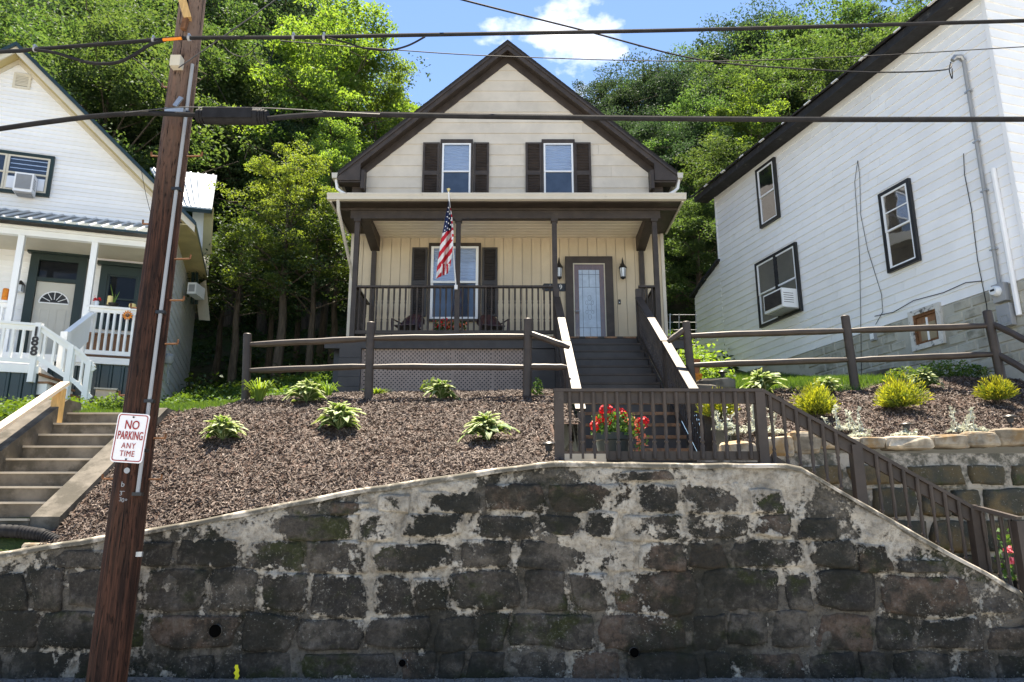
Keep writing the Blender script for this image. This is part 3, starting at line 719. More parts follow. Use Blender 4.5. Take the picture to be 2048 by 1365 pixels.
def course(F, par, name, mat, bot, top, z0, z1, n0=.004, n1=.024, pieces=1, rnd=rs, gap=.0015):
    """One course of lap siding between z0 and z1; bot/top = (s0, s1) at its lower and upper edge; split into pieces end to end."""
    cuts = [0.0] + sorted(min(.93, max(.07, (i + rnd.uniform(.2, .8)) / pieces)) for i in range(1, pieces)) + [1.0]
    for a, c in zip(cuts[:-1], cuts[1:]):
        g = gap
        sb0, sb1 = bot[0] + (bot[1] - bot[0]) * a, bot[0] + (bot[1] - bot[0]) * c
        st0, st1 = min(max(sb0, top[0]), top[1]), min(max(sb1, top[0]), top[1])
        if a > 0: sb0 += g; st0 += g
        if c < 1: sb1 -= g; st1 -= g
        v = [F.p(sb0, z0, n1), F.p(sb1, z0, n1), F.p(st1, z1, n0), F.p(st0, z1, n0), F.p(sb0, z0, -.005), F.p(sb1, z0, -.005), F.p(st1, z1, -.006), F.p(st0, z1, -.006)]
        b = MB(); b.add(v, [(0, 1, 2, 3), (4, 5, 1, 0), (7, 6, 5, 4), (5, 6, 2, 1), (4, 0, 3, 7)]); b.build(name, mat, par)
def baluster_mesh(name, mat, w=.032):
    b = MB(); sq = (0, 1, 9, 10)
    b.lathe((0, 0, 0), [(w*.5, 0), (w*.5, .20), (w*.34, .225), (w*.58, .255), (w*.30, .285), (w*.52, .40), (w*.30, .60), (w*.52, .655), (w*.36, .685), (w*.5, .715), (w*.5, 1.0)], 8, square=sq)
    return b.mesh(name, mat, (0, 0, 0), True)
BAL = baluster_mesh('baluster', M['brown'], .042)
def baluster(par, p, h, mesh=None):
    return link('baluster', mesh or BAL, par, Vector(p) - wloc(par), None, (1, 1, h))

# ================================================================== THE BEIGE HOUSE
HY = 18.0; HF = Frame(0, HY, 1, 0, 0, -1)
hx0, hx1, xc = -4.0, 3.77, -.115
house = thing('beige_house', (xc, HY, 4.3), 'beige gabled house with dark brown trim and a full-width front porch', 'house')
APEX, SL, RY = 14.0, .882, 17.7
b = MB(); prof = [(hx0, HY + .02, 3.6), (hx1, HY + .02, 3.6), (hx1, HY + .02, APEX - .28 - SL * (hx1 - xc)), (xc, HY + .02, APEX - .28), (hx0, HY + .02, APEX - .28 - SL * (xc - hx0))]
b.prism(prof, (0, 9, 0)); b.build('wall', M['beige'], house)
# gable siding, course by course
zc = 9.35; za = APEX - .30
while zc < za - .1:
    z1 = min(zc + .307, za)
    hb = min(3.86, (za - zc) / SL); ht = min(3.86, max(.01, (za - z1) / SL))
    course(HF, house, 'siding_board', M['beige'], (xc - hb, xc + hb), (xc - ht, xc + ht), zc, z1, .004, .022, 3 if hb > 2.4 else (2 if hb > 1 else 1))
    zc += .307
# vertical planks of the ground floor
k = 0; s = hx0 + .06
while s < hx1 - .05:
    e = min(s + .233, hx1 - .06)
    b = MB(); b.fbox(HF, s + .006, e - .006, 5.5, 8.66, -.01, .014); b.build('wall_plank', M['tan'], house); s += .233
for s0, s1 in ((hx0 - .02, hx0 + .06), (hx1 - .06, hx1 + .02)):
    b = MB(); b.fbox(HF, s0, s1, 4.3, 9.3, -.05, .03); b.build('corner_board', M['beige'], house)
# roof
for sg, nm in ((-1, 'roof'), (1, 'roof')):
    ex = 4.28
    p0 = (xc, RY - .03, APEX + .03); p1 = (xc + sg * ex, RY - .03, APEX + .03 - SL * ex); th = .07
    b = MB(); b.prism([p0, p1, (p1[0], p1[1], p1[2] - th), (p0[0], p0[1], p0[2] - th)], (0, 9.7, 0)); rf = b.build(nm, M['shingle'], house)
    # shingle courses along the rake edge
    for i in range(34):
        f0 = i / 34; q = Vector(p0).lerp(Vector(p1), f0); q2 = Vector(p0).lerp(Vector(p1), (i + 1) / 34)
        b = MB(); b.prism([q + Vector((0, -.012, .016)), q2 + Vector((0, -.012, .022)), q2 + Vector((0, -.012, .002)), q + Vector((0, -.012, .002))], (0, 9.7, 0)); b.build('shingle_course', M['shingle'], rf)
    a = .06; dn = Vector((0, 0, -1))
    def rk(x, d): return Vector((xc + sg * x, 0, APEX - .045 - SL * x - d))
    # barge board, its moulding, soffit, frieze
    for nm2, d0, d1, ya, yb, x1_ in (('barge_board', .0, .20, RY - .02, RY + .03, 4.24), ('barge_moulding', -.004, .055, RY - .05, RY - .021, 4.25), ('soffit', .14, .165, RY + .031, HY + .0, 4.2), ('frieze_board', .166, .40, HY - .045, HY - .002, 4.02)):
        q = [rk(.0, d0), rk(x1_, d0), rk(x1_, d1), rk(.0, d1)]
        b = MB(); b.prism([(p.x, ya, p.z) for p in q], (0, yb - ya, 0)); b.build(nm2, M['brown'], house)
    # eave return box and corner board
    zt = APEX - .045 - SL * 4.24
    xs0, xs1 = sorted((xc + sg * 3.62, xc + sg * 4.26))
    b = MB(); b.prism([(xc + sg*4.26, RY - .021, zt - .2), (xc + sg*3.70, RY - .021, zt - .2), (xc + sg*3.70, RY - .021, zt + .28), (xc + sg*4.26, RY - .021, zt - .1)], (0, -.03, 0)); b.build('return_face', M['brown'], house)
    b = MB(); b.box((xs0, RY - .019, zt - .24), (xs1, HY - .05, zt - .205)); b.build('return_soffit', M['brown'], house)
    b = MB(); b.box((xc + sg*3.60, RY - .02, zt - .40), (xc + sg*3.69, HY - .05, zt + .10)); b.build('return_bracket', M['brown'], house)
    xa, xb = sorted((xc + sg * 3.60, xc + sg * 3.95))
    b = MB(); b.box((xa, HY - .05, zt - .58), (xb, HY - .003, zt + .14)); b.build('corner_trim', M['brown'], house)
    # side gutter and its downspout
    b = MB(); gx = xc + sg * 4.34; zg = zt - .02
    b.prism([(gx - .06, RY - .06, zg - .12), (gx + .06, RY - .06, zg - .12), (gx + .075, RY - .06, zg + .02), (gx - .075, RY - .06, zg + .02)], (0, 9.6, 0)); b.build('side_gutter', M['gutter'], house)
    b = MB(); b.tube([(gx - sg*.02, RY + .06, zg - .12), (gx - sg*.05, RY + .08, zg - .34), (gx - sg*.14, RY + .10, zg - .42), (gx - sg*.52, RY + .16, zg - .60), (gx - sg*.58, RY + .18, zg - .78), (gx - sg*.58, RY + .18, 9.18)], .038, 8); b.build('side_downspout', M['vinyl'], house, True)
# upstairs windows with shutters
def s_of(px, py=340): return HF.px(px, py)[0]
ztop2, zbot2 = HF.px(1016, 290)[1], 9.52
zm2 = HF.px(1016, 346)[1]
for a0, a1, l0, l1, r0, r1 in ((884, 942, 845.5, 879, 947, 978), (1087, 1146.5, 1051, 1083.5, 1149, 1182)):
    window(HF, house, s_of(a0), s_of(a1), zbot2, ztop2, .045, M['brown'], M['vinyl'], .03, 'blind', 'glass', 1, .06, zm2)
    for u0, u1 in ((l0, l1), (r0, r1)): shutter(HF, house, s_of(u0), s_of(u1), zbot2 + .02, ztop2 + .03, .026, M['brown'])
# porch window, door
def sp(px, py=570): return HF.px(px, py)[0]
zw0, zw1 = HF.px(908, 640)[1], HF.px(908, 495)[1]
window(HF, house, sp(861), sp(957), zw0, zw1, .055, M['brown'], M['vinyl'], .016, 'blind', 'glass', 1, .03, HF.px(908, 566)[1], .07)
for u0, u1 in ((823, 854), (964, 995)): shutter(HF, house, sp(u0), sp(u1), HF.px(908, 635)[1], HF.px(908, 497)[1], .018, M['darkgrey'])
FLOOR = 5.64
zd1 = HF.px(1177, 529)[1]; d0, d1 = sp(1146), sp(1210)
b = MB(); ring(b, HF, (d0 - .19, d1 + .19), (FLOOR - .05, zd1 + .17), (d0, d1), (FLOOR - .04, zd1), .015, .11); door = b.build('front_door', M['brown'], house)
b = MB(); ring(b, HF, (d0 + .003, d1 - .003), (FLOOR, zd1 - .003), (d0 + .028, d1 - .028), (FLOOR + .06, zd1 - .03), .05, .085); b.build('storm_door_frame', M['trimcream'], door)
b = MB(); ring(b, HF, (d0 + .012, d1 - .012), (FLOOR + .01, zd1 - .01), (d0 + .14, d1 - .14), (FLOOR + .18, zd1 - .16), .02, .046); b.build('door_slab', M['doorwood'], door)
b = MB(); quadf(b, HF, d0 + .029, d1 - .029, FLOOR + .061, zd1 - .031, .068); b.build('storm_glass', M['doorglass'], door)
M['frost'] = paint('frosted_glass', (.66, .70, .73), .25, .12, 5, .3, 40, spec=.6)
b = MB(); quadf(b, HF, d0 + .139, d1 - .139, FLOOR + .179, zd1 - .159, .032); b.build('frosted_pane', M['frost'], door)
g0, g1, h0, h1 = d0 + .14, d1 - .14, FLOOR + .18, zd1 - .16
M['came'] = paint('lead_came', (.16, .17, .18), .5, .1, 8, 0, 60, metal=.5)
for (a, c) in (((g0 + .09, h0), (g0 + .09, h1)), ((g1 - .09, h0), (g1 - .09, h1)), ((g0, h0 + .45), (g1, h0 + .45)), ((g0, h1 - .45), (g1, h1 - .45)), ((g0, h1 - .12), (g1, h1 - .12)), (((g0 + g1)/2, h0), ((g0 + g1)/2, h0 + .45)), (((g0 + g1)/2, h1), ((g0 + g1)/2, h1 - .45))):
    b = MB(); b.bar(HF.p(a[0], a[1], .036), HF.p(c[0], c[1], .036), .011, .006, (0, -1, 0)); b.build('lead_strip', M['came'], door)
for dx, dz, r in ((0, 0, .09), (.0, .24, .07), (.0, -.24, .07), (.07, .12, .05), (-.07, .12, .05), (.07, -.12, .05), (-.07, -.12, .05)):
    cc = ((g0 + g1)/2 + dx, (h0 + h1)/2 + dz); b = MB()
    pts = [HF.p(cc[0] + r*.6*math.cos(a), cc[1] + r*math.sin(a), .037) for a in np.linspace(0, 2*math.pi, 13)]
    b.tube(pts, .004, 5, cap=False); b.build('leaded_petal', M['came'], door)
b = MB(); hp = HF.p(d0 - .02 + .07, FLOOR + 1.02, .10); b.tube([hp, hp + Vector((0, -.06, 0)), hp + Vector((.10, -.065, -.005))], .013, 8); b.build('door_handle', M['steel'], door, True)
b = MB(); b.fbox(HF, d0 - .1, d1 + .1, FLOOR - .04, FLOOR + .02, .112, .20); b.build('threshold', M['trimcream'], door)
b = MB(); q = HF.px(1238.5, 605); b.fbox(HF, q[0] - .03, q[0] + .03, q[1] - .06, q[1] + .06, .015, .04); db = b.build('doorbell', M['black'], house)
b = MB(); b.fbox(HF, q[0] - .012, q[0] + .012, q[1] - .03, q[1] - .006, .041, .046); b.build('button', M['blind'], db)
# ---- porch
PY = 16.5
b = MB(); b.box((hx0 - .12, PY - .12, FLOOR - .06), (hx1 + .1, HY + .01, FLOOR)); pf = b.build('porch_floor', M['brown'], house)
for i in range(int((hx1 - hx0) / .14)):
    x = hx0 + .02 + i * .14; b = MB(); b.box((x, PY - .15, FLOOR - .035), (x + .134, PY - .118, FLOOR + .004)); b.build('floorboard_end', M['rawwood'] if i % 3 else M['brown'], pf)
b = MB(); b.box((hx0 - .14, PY - .09, 5.39), (1.02, PY - .02, FLOOR - .062)); b.build('porch_skirt_board', M['darkgrey'], house)
b = MB(); b.box((2.8, PY - .09, 5.39), (hx1 + .1, PY - .02, FLOOR - .062)); b.build('porch_skirt_board', M['darkgrey'], house)
xl0, xl1 = at(677, 740, 16.4).x, at(721, 740, 16.4).x
for i in range(6):
    b = MB(); z0 = 4.10 + i * .215; b.box((xl0 + .004 * (i % 2), PY - .13, z0), (xl1, PY + .9, z0 + .210)); b.build('pier_timber', M['darkgrey'], house)
# lattice skirt: three panels of crossed laths
lx = [xl1 + .01, at(905, 740, 16.5).x, at(985, 740, 16.5).x, at(1063, 740, 16.5).x]; lz0, lz1 = 4.05, 5.40
for a0, a1 in zip(lx[:-1], lx[1:]):
    b = MB(); pitch, lw = .092, .037
    for dr, yy in ((1, PY - .022), (-1, PY - .014)):
        c = a0 - (lz1 - lz0) if dr > 0 else a0
        while c < a1 + (lz1 - lz0):
            def cl(zv): return c + (zv - lz0) * dr
            # clip the lath to the panel
            zs = [lz0, lz1]
            za_, zb_ = lz0, lz1
            if dr > 0: za_ = max(za_, lz0 + (a0 - c)); zb_ = min(zb_, lz0 + (a1 - c))
            else: za_ = max(za_, lz0 + (c - a1)); zb_ = min(zb_, lz0 + (c - a0))
            if zb_ - za_ > .03:
                w2 = lw / 2 * 1.414
                b.add([(cl(za_) - w2, yy, za_), (cl(za_) + w2, yy, za_), (cl(zb_) + w2, yy, zb_), (cl(zb_) - w2, yy, zb_)], [(0, 1, 2, 3)])
            c += pitch
    o = b.build('lattice_panel', M['lattice'], house); o['kind'] = 'stuff'
    b = MB(); b.box((a0 - .012, PY - .03, lz0), (a0 + .02, PY - .024, lz1)); b.build('lattice_trim', M['lattice'], house)
b = MB(); b.box((hx0, PY + .25, 3.9), (1.0, PY + .3, 5.6)); b.build('crawlspace_shade_sheet', M['black'], house)  # black sheet stands in for the shade under the porch floor
# beams, ceiling, roof, gutter
BZ0, BZ1 = 8.47, 8.71
b = MB(); b.box((-3.72, PY - .07, BZ0), (3.42, PY + .08, BZ1)); b.build('front_beam', M['brown'], house)
for x0 in (-3.52, 3.10):
    b = MB(); b.prism([(x0, PY + .081, BZ0 + .002), (x0, HY - .02, BZ0 - .22), (x0, HY - .02, BZ1), (x0, PY + .081, BZ1)], (.22, 0, 0)); b.build('side_beam', M['brown'], house)
cb = MB(); v, f = [], []
yy = PY + .082; i = 0
while yy < HY - .02:
    for y_, z_ in ((yy, 8.60), (yy + .15, 8.60), (yy + .152, 8.65), (yy + .176, 8.65)):
        v += [(-3.29, y_, z_), (3.09, y_, z_)]
    yy += .18
for i in range(len(v)//2 - 1): f.append((2*i, 2*i + 1, 2*i + 3, 2*i + 2))
cb.add(v, f); cb.build('porch_ceiling', M['ceilcream'], house)
b = MB(); b.box((1.0, PY + .09, 8.585), (1.06, HY - .03, 8.60)); b.build('ceiling_strip', M['ceilcream'], house)
b = MB(); x0, x1 = -4.08, 3.84
b.prism([(x0, 16.06, 8.74), (x0, HY + .02, 8.74), (x0, HY + .02, 9.20), (x0, 16.06, 8.86)], (x1 - x0, 0, 0)); pr = b.build('porch_roof', M['shingle'], house)
b = MB(); b.box((x0 + .03, 16.10, 8.715), (x1 - .03, PY - .075, 8.737)); b.build('porch_soffit', M['brown'], house)
b = MB(); b.box((x0 + .02, 16.40, 8.66), (x1 - .02, PY - .074, 8.712)); b.build('soffit_moulding', M['brown'], house)
for xa, xb in ((x0 + .0, x0 + .42), (x1 - .42, x1 - .0)):
    b = MB(); b.box((xa + .04, PY - .07, 8.716), (xb - .02, HY - .01, 8.736)); b.build('side_soffit', M['brown'], house)
for xa in (x0 - .045, x1 + .001):
    b = MB(); b.prism([(xa, 16.05, 8.70), (xa, HY - .01, 8.70), (xa, HY - .01, 9.17), (xa, 16.05, 8.85)], (.044, 0, 0)); b.build('side_fascia', M['gutter'], house)
b = MB(); gxa, gxb = -4.17, 3.93
b.prism([(gxa, 16.055, 8.88), (gxa, 15.93, 8.88), (gxa, 15.93, 8.855), (gxa, 15.955, 8.80), (gxa, 15.965, 8.74), (gxa, 16.055, 8.725)], (gxb - gxa, 0, 0)); b.build('front_gutter', M['gutter'], house)
b = MB(); b.tube([(-3.93, 16.02, 8.74), (-3.92, 16.06, 8.52), (-3.90, 16.15, 8.38), (-3.84, 17.80, 7.30), (-3.80, 17.91, 7.05), (-3.80, 17.92, 5.66)], .04, 8); b.build('downspout', M['gutter'], house, True)
# posts
posts = []
for x in (-3.56, -1.235, .975, 3.28):
    b = MB(); b.box((x - .055, PY - .055, FLOOR + .005), (x + .055, PY + .055, BZ0)); p_ = b.build('porch_post', M['brown'], house)
    b = MB(); b.box((x - .08, PY - .08, BZ0 - .07), (x + .08, PY + .078, BZ0 - .002)); b.build('post_cap', M['brown'], p_)
for x in (-3.42, 3.20):
    b = MB(); b.box((x - .055, HY - .13, FLOOR + .005), (x + .055, HY - .02, BZ0 - .25)); b.build('porch_half_post', M['brown'], house)
RT, RB = 6.86, 5.77
def rail_run(x0, x1, n):
    b = MB(); b.box((x0, PY - .05, RT - .045), (x1, PY + .05, RT)); rl = b.build('porch_railing', M['brown'], house)
    b = MB(); b.box((x0, PY - .03, RB - .035), (x1, PY + .03, RB + .045)); b.build('bottom_rail', M['brown'], rl)
    for i in range(n):
        x = x0 + (x1 - x0) * (i + .5) / n; baluster(rl, (x, PY, RB + .045), RT - .09 - RB)
rail_run(-3.505, -1.29, 17); rail_run(-1.18, .92, 16); rail_run(2.86, 3.225, 3)
for x in (-3.52, 3.24):
    b = MB(); b.box((x - .05, PY + .056, RT - .045), (x + .05, HY - .14, RT)); rl = b.build('porch_railing', M['brown'], house)
    b = MB(); b.box((x - .03, PY + .056, RB - .035), (x + .03, HY - .14, RB + .045)); b.build('bottom_rail', M['brown'], rl)
    for i in range(9): baluster(rl, (x, PY + .12 + i * .131, RB + .045), RT - .09 - RB)
# wall lanterns
def lantern(px, py0, py1, label):
    s, zt = HF.px(px, py0); _, zb = HF.px(px, py1); r = thing('wall_lantern', HF.p(s, zb, .015), label, 'wall lamp', 'lanterns beside the front door')
    h = zt - zb; c = HF.p(s, zb, .14)
    b = MB(); b.fbox(HF, s - .045, s + .045, zb + h*.35, zb + h*.78, .015, .035); b.build('back_plate', M['black'], r)
    b = MB(); b.tube([HF.p(s, zb + h*.55, .03), HF.p(s, zb + h*.75, .05), HF.p(s, zb + h*.90, .10), HF.p(s, zb + h*.80, .14)], .012, 6); b.build('arm', M['black'], r, True)
    b = MB(); b.lathe(c, [(.105, h*.52), (.09, h*.56), (.055, h*.66), (.03, h*.74), (.02, h*.85), (.006, h)], 10); b.build('hood', M['black'], r, True)
    b = MB(); b.lathe(c, [(.058, h*.10), (.075, h*.50)], 10); b.build('glass_shade', M['frost'], r, True)
    for k in range(6):
        a = k * math.pi / 3; b = MB(); b.tube([c + Vector((.06*math.cos(a), .06*math.sin(a), h*.10)), c + Vector((.079*math.cos(a), .079*math.sin(a), h*.52))], .006, 5); b.build('cage_bar', M['black'], r)
    b = MB(); b.lathe(c, [(.012, 0), (.03, h*.03), (.064, h*.06), (.066, h*.11)], 10); b.build('base', M['black'], r, True)
lantern(1243, 519, 563, 'black wall lantern by the front door, on the side next to the doorbell')
lantern(1117, 519, 563, 'black wall lantern half hidden behind a porch post, near the number plaque')
# text helper
def text_mesh(txt, mat, size, extrude=.002, align='CENTER', bold=0.0, space=1.0):
    cu = bpy.data.curves.new('lettering', 'FONT'); cu.body = txt; cu.size = size; cu.extrude = extrude; cu.align_x = align; cu.align_y = 'CENTER'; cu.resolution_u = 4; cu.offset = bold; cu.space_character = space
    o = bpy.data.objects.new('lettering', cu); COL.objects.link(o)
    me = bpy.data.meshes.new_from_object(o.evaluated_get(bpy.context.evaluated_depsgraph_get()))
    bpy.data.objects.remove(o); bpy.data.curves.remove(cu); me.materials.clear(); me.materials.append(mat); me.name = 'lettering'
    return me
# number plaque
s0, zp = HF.px(1109, 576)
pl = thing('house_number_plaque', HF.p(s0, zp - .1, .02), 'dark plaque with a pale house number on the wall by the door', 'sign')
b = MB(); w_, h_ = .30, .10
b.prism([HF.p(s0 - w_, zp - h_*.5, .016), HF.p(s0 - w_*.85, zp - h_, .016), HF.p(s0 + w_*.85, zp - h_, .016), HF.p(s0 + w_, zp - h_*.5, .016), HF.p(s0 + w_, zp + h_*.5, .016), HF.p(s0 + w_*.85, zp + h_, .016), HF.p(s0 - w_*.85, zp + h_, .016), HF.p(s0 - w_, zp + h_*.5, .016)], (0, -.02, 0)); b.build('board', M['black'], pl)
for ch, dx in (('4', -.13), ('0', .0), ('9', .15)):
    link('numeral', text_mesh(ch, M['flagwhite'], .17), pl, HF.p(s0 + dx, zp, .039) - wloc(pl), (R(90), 0, 0))

# ================================================================== WOODEN STAIRCASE
stair = thing('wooden_staircase', (1.9, 13.7, 2.2), 'dark painted wooden staircase from the landing up to the porch', 'staircase')
N_ST, SR, ST_T = 14, (FLOOR - 2.22) / 14, .385
SX0, SX1 = 1.06, 2.76
SLOPE = SR / ST_T
def stz(y): return FLOOR - (16.4 - y) * SLOPE     # nosing line
for k in range(N_ST):
    y0, y1, zt = 16.38 - ST_T * k, 16.38 - ST_T * (k + 1), FLOOR - SR * (k + 1)
    b = MB(); b.box((SX0, y0 - .02, zt + .001), (SX1, y0, zt + SR - .04)); b.build('riser', M['darkgrey'], stair)
    if k < N_ST - 1:
        b = MB(); b.box((SX0 - .01, y1 - .03, zt - .038), (SX1 + .01, y0 - .021, zt)); tr = b.build('tread', M['darkgrey'], stair)
        b = MB(); b.box((SX0, y1 - .036, zt - (.05 if k > 6 else .03)), (SX1, y1 - .031, zt + .003)); b.build('nosing', M['rawwood'] if k > 6 else M['brown'], tr)
for x0 in (SX0 - .055, SX1 + .005):
    b = MB(); b.prism([(x0, 16.38, FLOOR - .02), (x0, 11.0, stz(11.0) - .0), (x0, 11.0, 2.1), (x0, 11.4, 2.1), (x0, 16.38, FLOOR - .62)], (.05, 0, 0)); b.build('stringer', M['brown'], stair)
for i in range(9):
    z0 = 2.9 + i * .29; yv = 16.38 - (FLOOR - .3 - z0) / SLOPE
    b = MB(); b.box((SX0 - .12, max(11.3, yv), z0), (SX0 - .06, 16.36 - .001*i, z0 + .285)); b.build('side_board', M['darkgrey'], stair)
b = MB(); b.box((at(1063, 740, 16.4).x, PY - .06, 4.0), (SX0 - .121, PY - .02, 5.38)); b.build('infill_panel', M['darkgrey'], stair)
for x in (1.0, 2.82):
    segs = ((16.32, 13.72, .94, .94), (13.60, 11.06, .97, .95))
    for (ya, yb, ha, hb) in segs:
        za_, zb_ = stz(ya) + ha, stz(yb) + hb
        b = MB(); b.bar((x, ya, za_), (x, yb, zb_), .15, .04); rl = b.build('handrail', M['brown'], stair)
        b = MB(); b.bar((x, ya, za_ - .085), (x, yb, zb_ - .085), .045, .12); b.build('sub_rail', M['brown'], rl)
        b = MB(); b.bar((x, ya, stz(ya) + .10), (x, yb, stz(yb) + .10), .045, .09); b.build('bottom_rail', M['brown'], rl)
        n = int((ya - yb) / .135)
        for i in range(n):
            y = ya - (i + .5) * (ya - yb) / n
            baluster(rl, (x, y, stz(y) + .13), ha - .24)
    for y, ext in ((16.36, 1.12), (13.66, .92), (11.0, .93)):
        b = MB(); b.box((x - .055, y - .055, max(2.1, stz(y) - .55)), (x + .055, y + .055, stz(y) + ext)); b.build('newel_post', M['brown'], stair)

# ================================================================== LANDING AND ITS RAILING
ld = thing('wooden_landing', (1.7, 9.7, 2.15), 'small wooden landing at the foot of the dark staircase', 'landing')
for i in range(18):
    y = 8.42 + i * .145; b = MB(); b.box((1.02, y, 2.18), (2.86, y + .138, 2.22)); b.build('deck_board', M['brown'], ld)
b = MB(); b.box((1.02, 8.40, 1.9), (2.86, 8.419, 2.218)); b.build('rim_board', M['brown'], ld)
b = MB(); b.box((.50, 8.31, 1.6), (1.018, 10.7, 2.30)); tag(b.build('concrete_path', M['pathcrete']), kind='structure')
GY = 8.36
gr = thing('landing_railing', (1.7, GY, 2.2), 'dark brown turned-baluster railing on the wall top, sloping down beside the lower steps', 'railing')
TZ, LZ = 3.015, 2.285
gx0, gx1 = at(1118, 850, GY).x, at(1522, 850, GY).x
b = MB(); b.box((gx0 - .06, GY - .055, TZ - .035), (gx1 + .03, GY + .055, TZ)); b.build('top_rail', M['brown'], gr)
b = MB(); b.box((gx0 + .05, GY - .015, TZ - .16), (gx1 - .05, GY + .025, TZ - .036)); b.build('sub_rail', M['brown'], gr)
b = MB(); b.box((gx0 + .05, GY - .015, LZ - .05), (gx1 - .05, GY + .025, LZ + .045)); b.build('bottom_rail', M['brown'], gr)
for x in (gx0, gx1):
    b = MB(); b.box((x - .052, GY - .052, 2.15), (x + .052, GY + .052, TZ - .036)); b.build('post', M['brown'], gr)
n = int((gx1 - gx0) / .137)
for i in range(n):
    x = gx0 + (gx1 - gx0) * (i + 1) / (n + 1) - .01
    baluster(gr, (x, GY - .034, LZ - .04), TZ - LZ + .0)
qa = Vector((gx1 + .03, GY, TZ)); qb = at(1940, 1012, GY)
sl_ = (qb.z - qa.z) / (qb.x - qa.x)
def rz(x): return qa.z + (x - qa.x) * sl_
b = MB(); b.bar(qa + Vector((0, 0, -.018)), qb + Vector((0, 0, -.018)), .11, .036); b.build('sloping_rail', M['brown'], gr)
b = MB(); b.bar(qa + Vector((.02, .005, -.11)), qb + Vector((0, .005, -.11)), .04, .12); b.build('sloping_sub_rail', M['brown'], gr)
xm = at(1716, 950, GY).x; xe = qb.x + .03
for x, zt in ((xm, rz(xm) - .04), (xe, rz(xe) + .02)):
    b = MB(); b.box((x - .055, GY - .055, float(ztop(x)) - .75), (x + .055, GY + .055, zt)); b.build('post', M['brown'], gr)
x = gx1 + .11
while x < xe - .08:
    if abs(x - xm) > .08: baluster(gr, (x, GY - .034, rz(x) - .82), .79)
    x += .137
b = MB(); b.bar((gx1 + .05, GY + .005, 2.25), (gx1 + .32, GY + .005, 2.25 + .32 * sl_), .04, .14); b.build('foot_rail', M['brown'], gr)
e0 = Vector((xe, GY, rz(xe) + .0)); e1 = at(2038, 1038, 7.98)
b = MB(); b.bar(e0 + Vector((.0, 0, .01)), e1, .10, .04); b.build('end_rail', M['brown'], gr)
b = MB(); b.box((e1.x - .06, e1.y - .05, .1), (e1.x + .05, e1.y + .06, e1.z - .022)); b.build('end_post', M['brown'], gr)
for i in range(4):
    q = e0.lerp(e1, (i + 1) / 5); baluster(gr, (q.x, q.y, q.z - .83), .80)

# ================================================================== SPLIT-RAIL FENCES
def fence(name, label, posts, runs):
    base = posts[0][0]
    f = thing(name, base, label, 'fence')
    for bp, tp in posts:
        b = MB(); m = (bp + tp) / 2; b.tube([bp - Vector((0, 0, .25)), bp, m, tp - Vector((0, 0, .012)), tp], [.075, .074, .071, .070, .060], 12); b.build('post', M['brown'], f, True)
    for a, c in runs:
        pts = [a.lerp(c, i / 7) + Vector((0, .003 * math.sin(i * 1.7), .003 * math.sin(i * 2.3 + a.x))) for i in range(8)]
        b = MB(); b.tube(pts, [.036, .052, .054, .052, .053, .054, .052, .036], 10); b.build('rail', M['brown'], f, True)
    return f
def pst(px0, py0, px1, py1, Y): return (at(px0, py0, Y), at(px1, py1, Y))
A, B_, C_ = pst(491, 806, 495, 668, 12.7), pst(737, 796, 742, 645, 12.6), pst(1054, 802, 1056, 638, 12.5)
fence('split_rail_fence', 'dark brown split-rail fence above the mulch slope in front of the porch lattice', (A, B_, C_),
      ((at(493, 690, 12.7), at(740, 678, 12.6)), (at(493, 742, 12.7), at(740, 733, 12.6)), (at(740, 677, 12.6), at(1054, 673, 12.5)), (at(740, 734, 12.6), at(1054, 735, 12.5)),
       (at(1056, 666, 12.5), at(1138, 695, 12.2)), (at(1056, 734, 12.5), at(1134, 735, 12.5))))
D_, E_, F3 = pst(1384, 772, 1372, 644, 12.6), pst(1711, 782, 1690, 632, 12.4), pst(2003, 758, 1974, 622, 12.0)
fence('split_rail_fence', 'dark brown split-rail fence along the bed in front of the white shingled house', (D_, E_, F3),
      ((at(1376, 672, 12.6), at(1695, 662, 12.4)), (at(1379, 731, 12.6), at(1703, 720, 12.4)), (at(1695, 662, 12.4), at(1982, 652, 12.0)), (at(1703, 721, 12.4), at(1992, 709, 12.0)),
       (at(1982, 646, 12.0), at(2090, 700, 11.4)), (at(1992, 706, 12.0), at(2100, 770, 11.4)), (at(1374, 656, 12.6), at(1336, 684, 12.6))))

# ================================================================== THINGS ON THE BEIGE HOUSE'S PORCH
fl = thing('flag', at(912, 573, 16.42), 'American flag hanging from a slanted white pole on the porch railing', 'flag')
p0, p1 = at(912, 575, 16.42), at(897, 384, 15.9)
b = MB(); b.tube([p0, p1], .016, 8); pole = b.build('flagpole', M['vinyl'], fl, True)
b = MB(); b.ball(p1 + Vector((0, 0, .02)), .025, 8, 6); b.add([p1 + Vector(q) for q in ((-.05, 0, .07), (0, 0, .03), (.05, 0, .06), (.01, -.01, .09))], [(0, 1, 3), (1, 2, 3)]); b.build('finial', M['wax'], pole, True)
b = MB(); b.box((p0.x - .035, 16.40, p0.z - .05), (p0.x + .035, 16.46, p0.z + .05)); b.build('bracket', M['vinyl'], fl)
LB = [(403, 896.5), (430, 891.5), (462, 885.5), (490, 880), (525, 875), (545, 873), (559, 871.5)]
RB_ = [(403, 899), (430, 904), (455, 906.5), (472, 907.5), (500, 905), (520, 902.5), (540, 900), (556, 896)]
ny_, nx_ = 84, 26; V = []; PXY = []
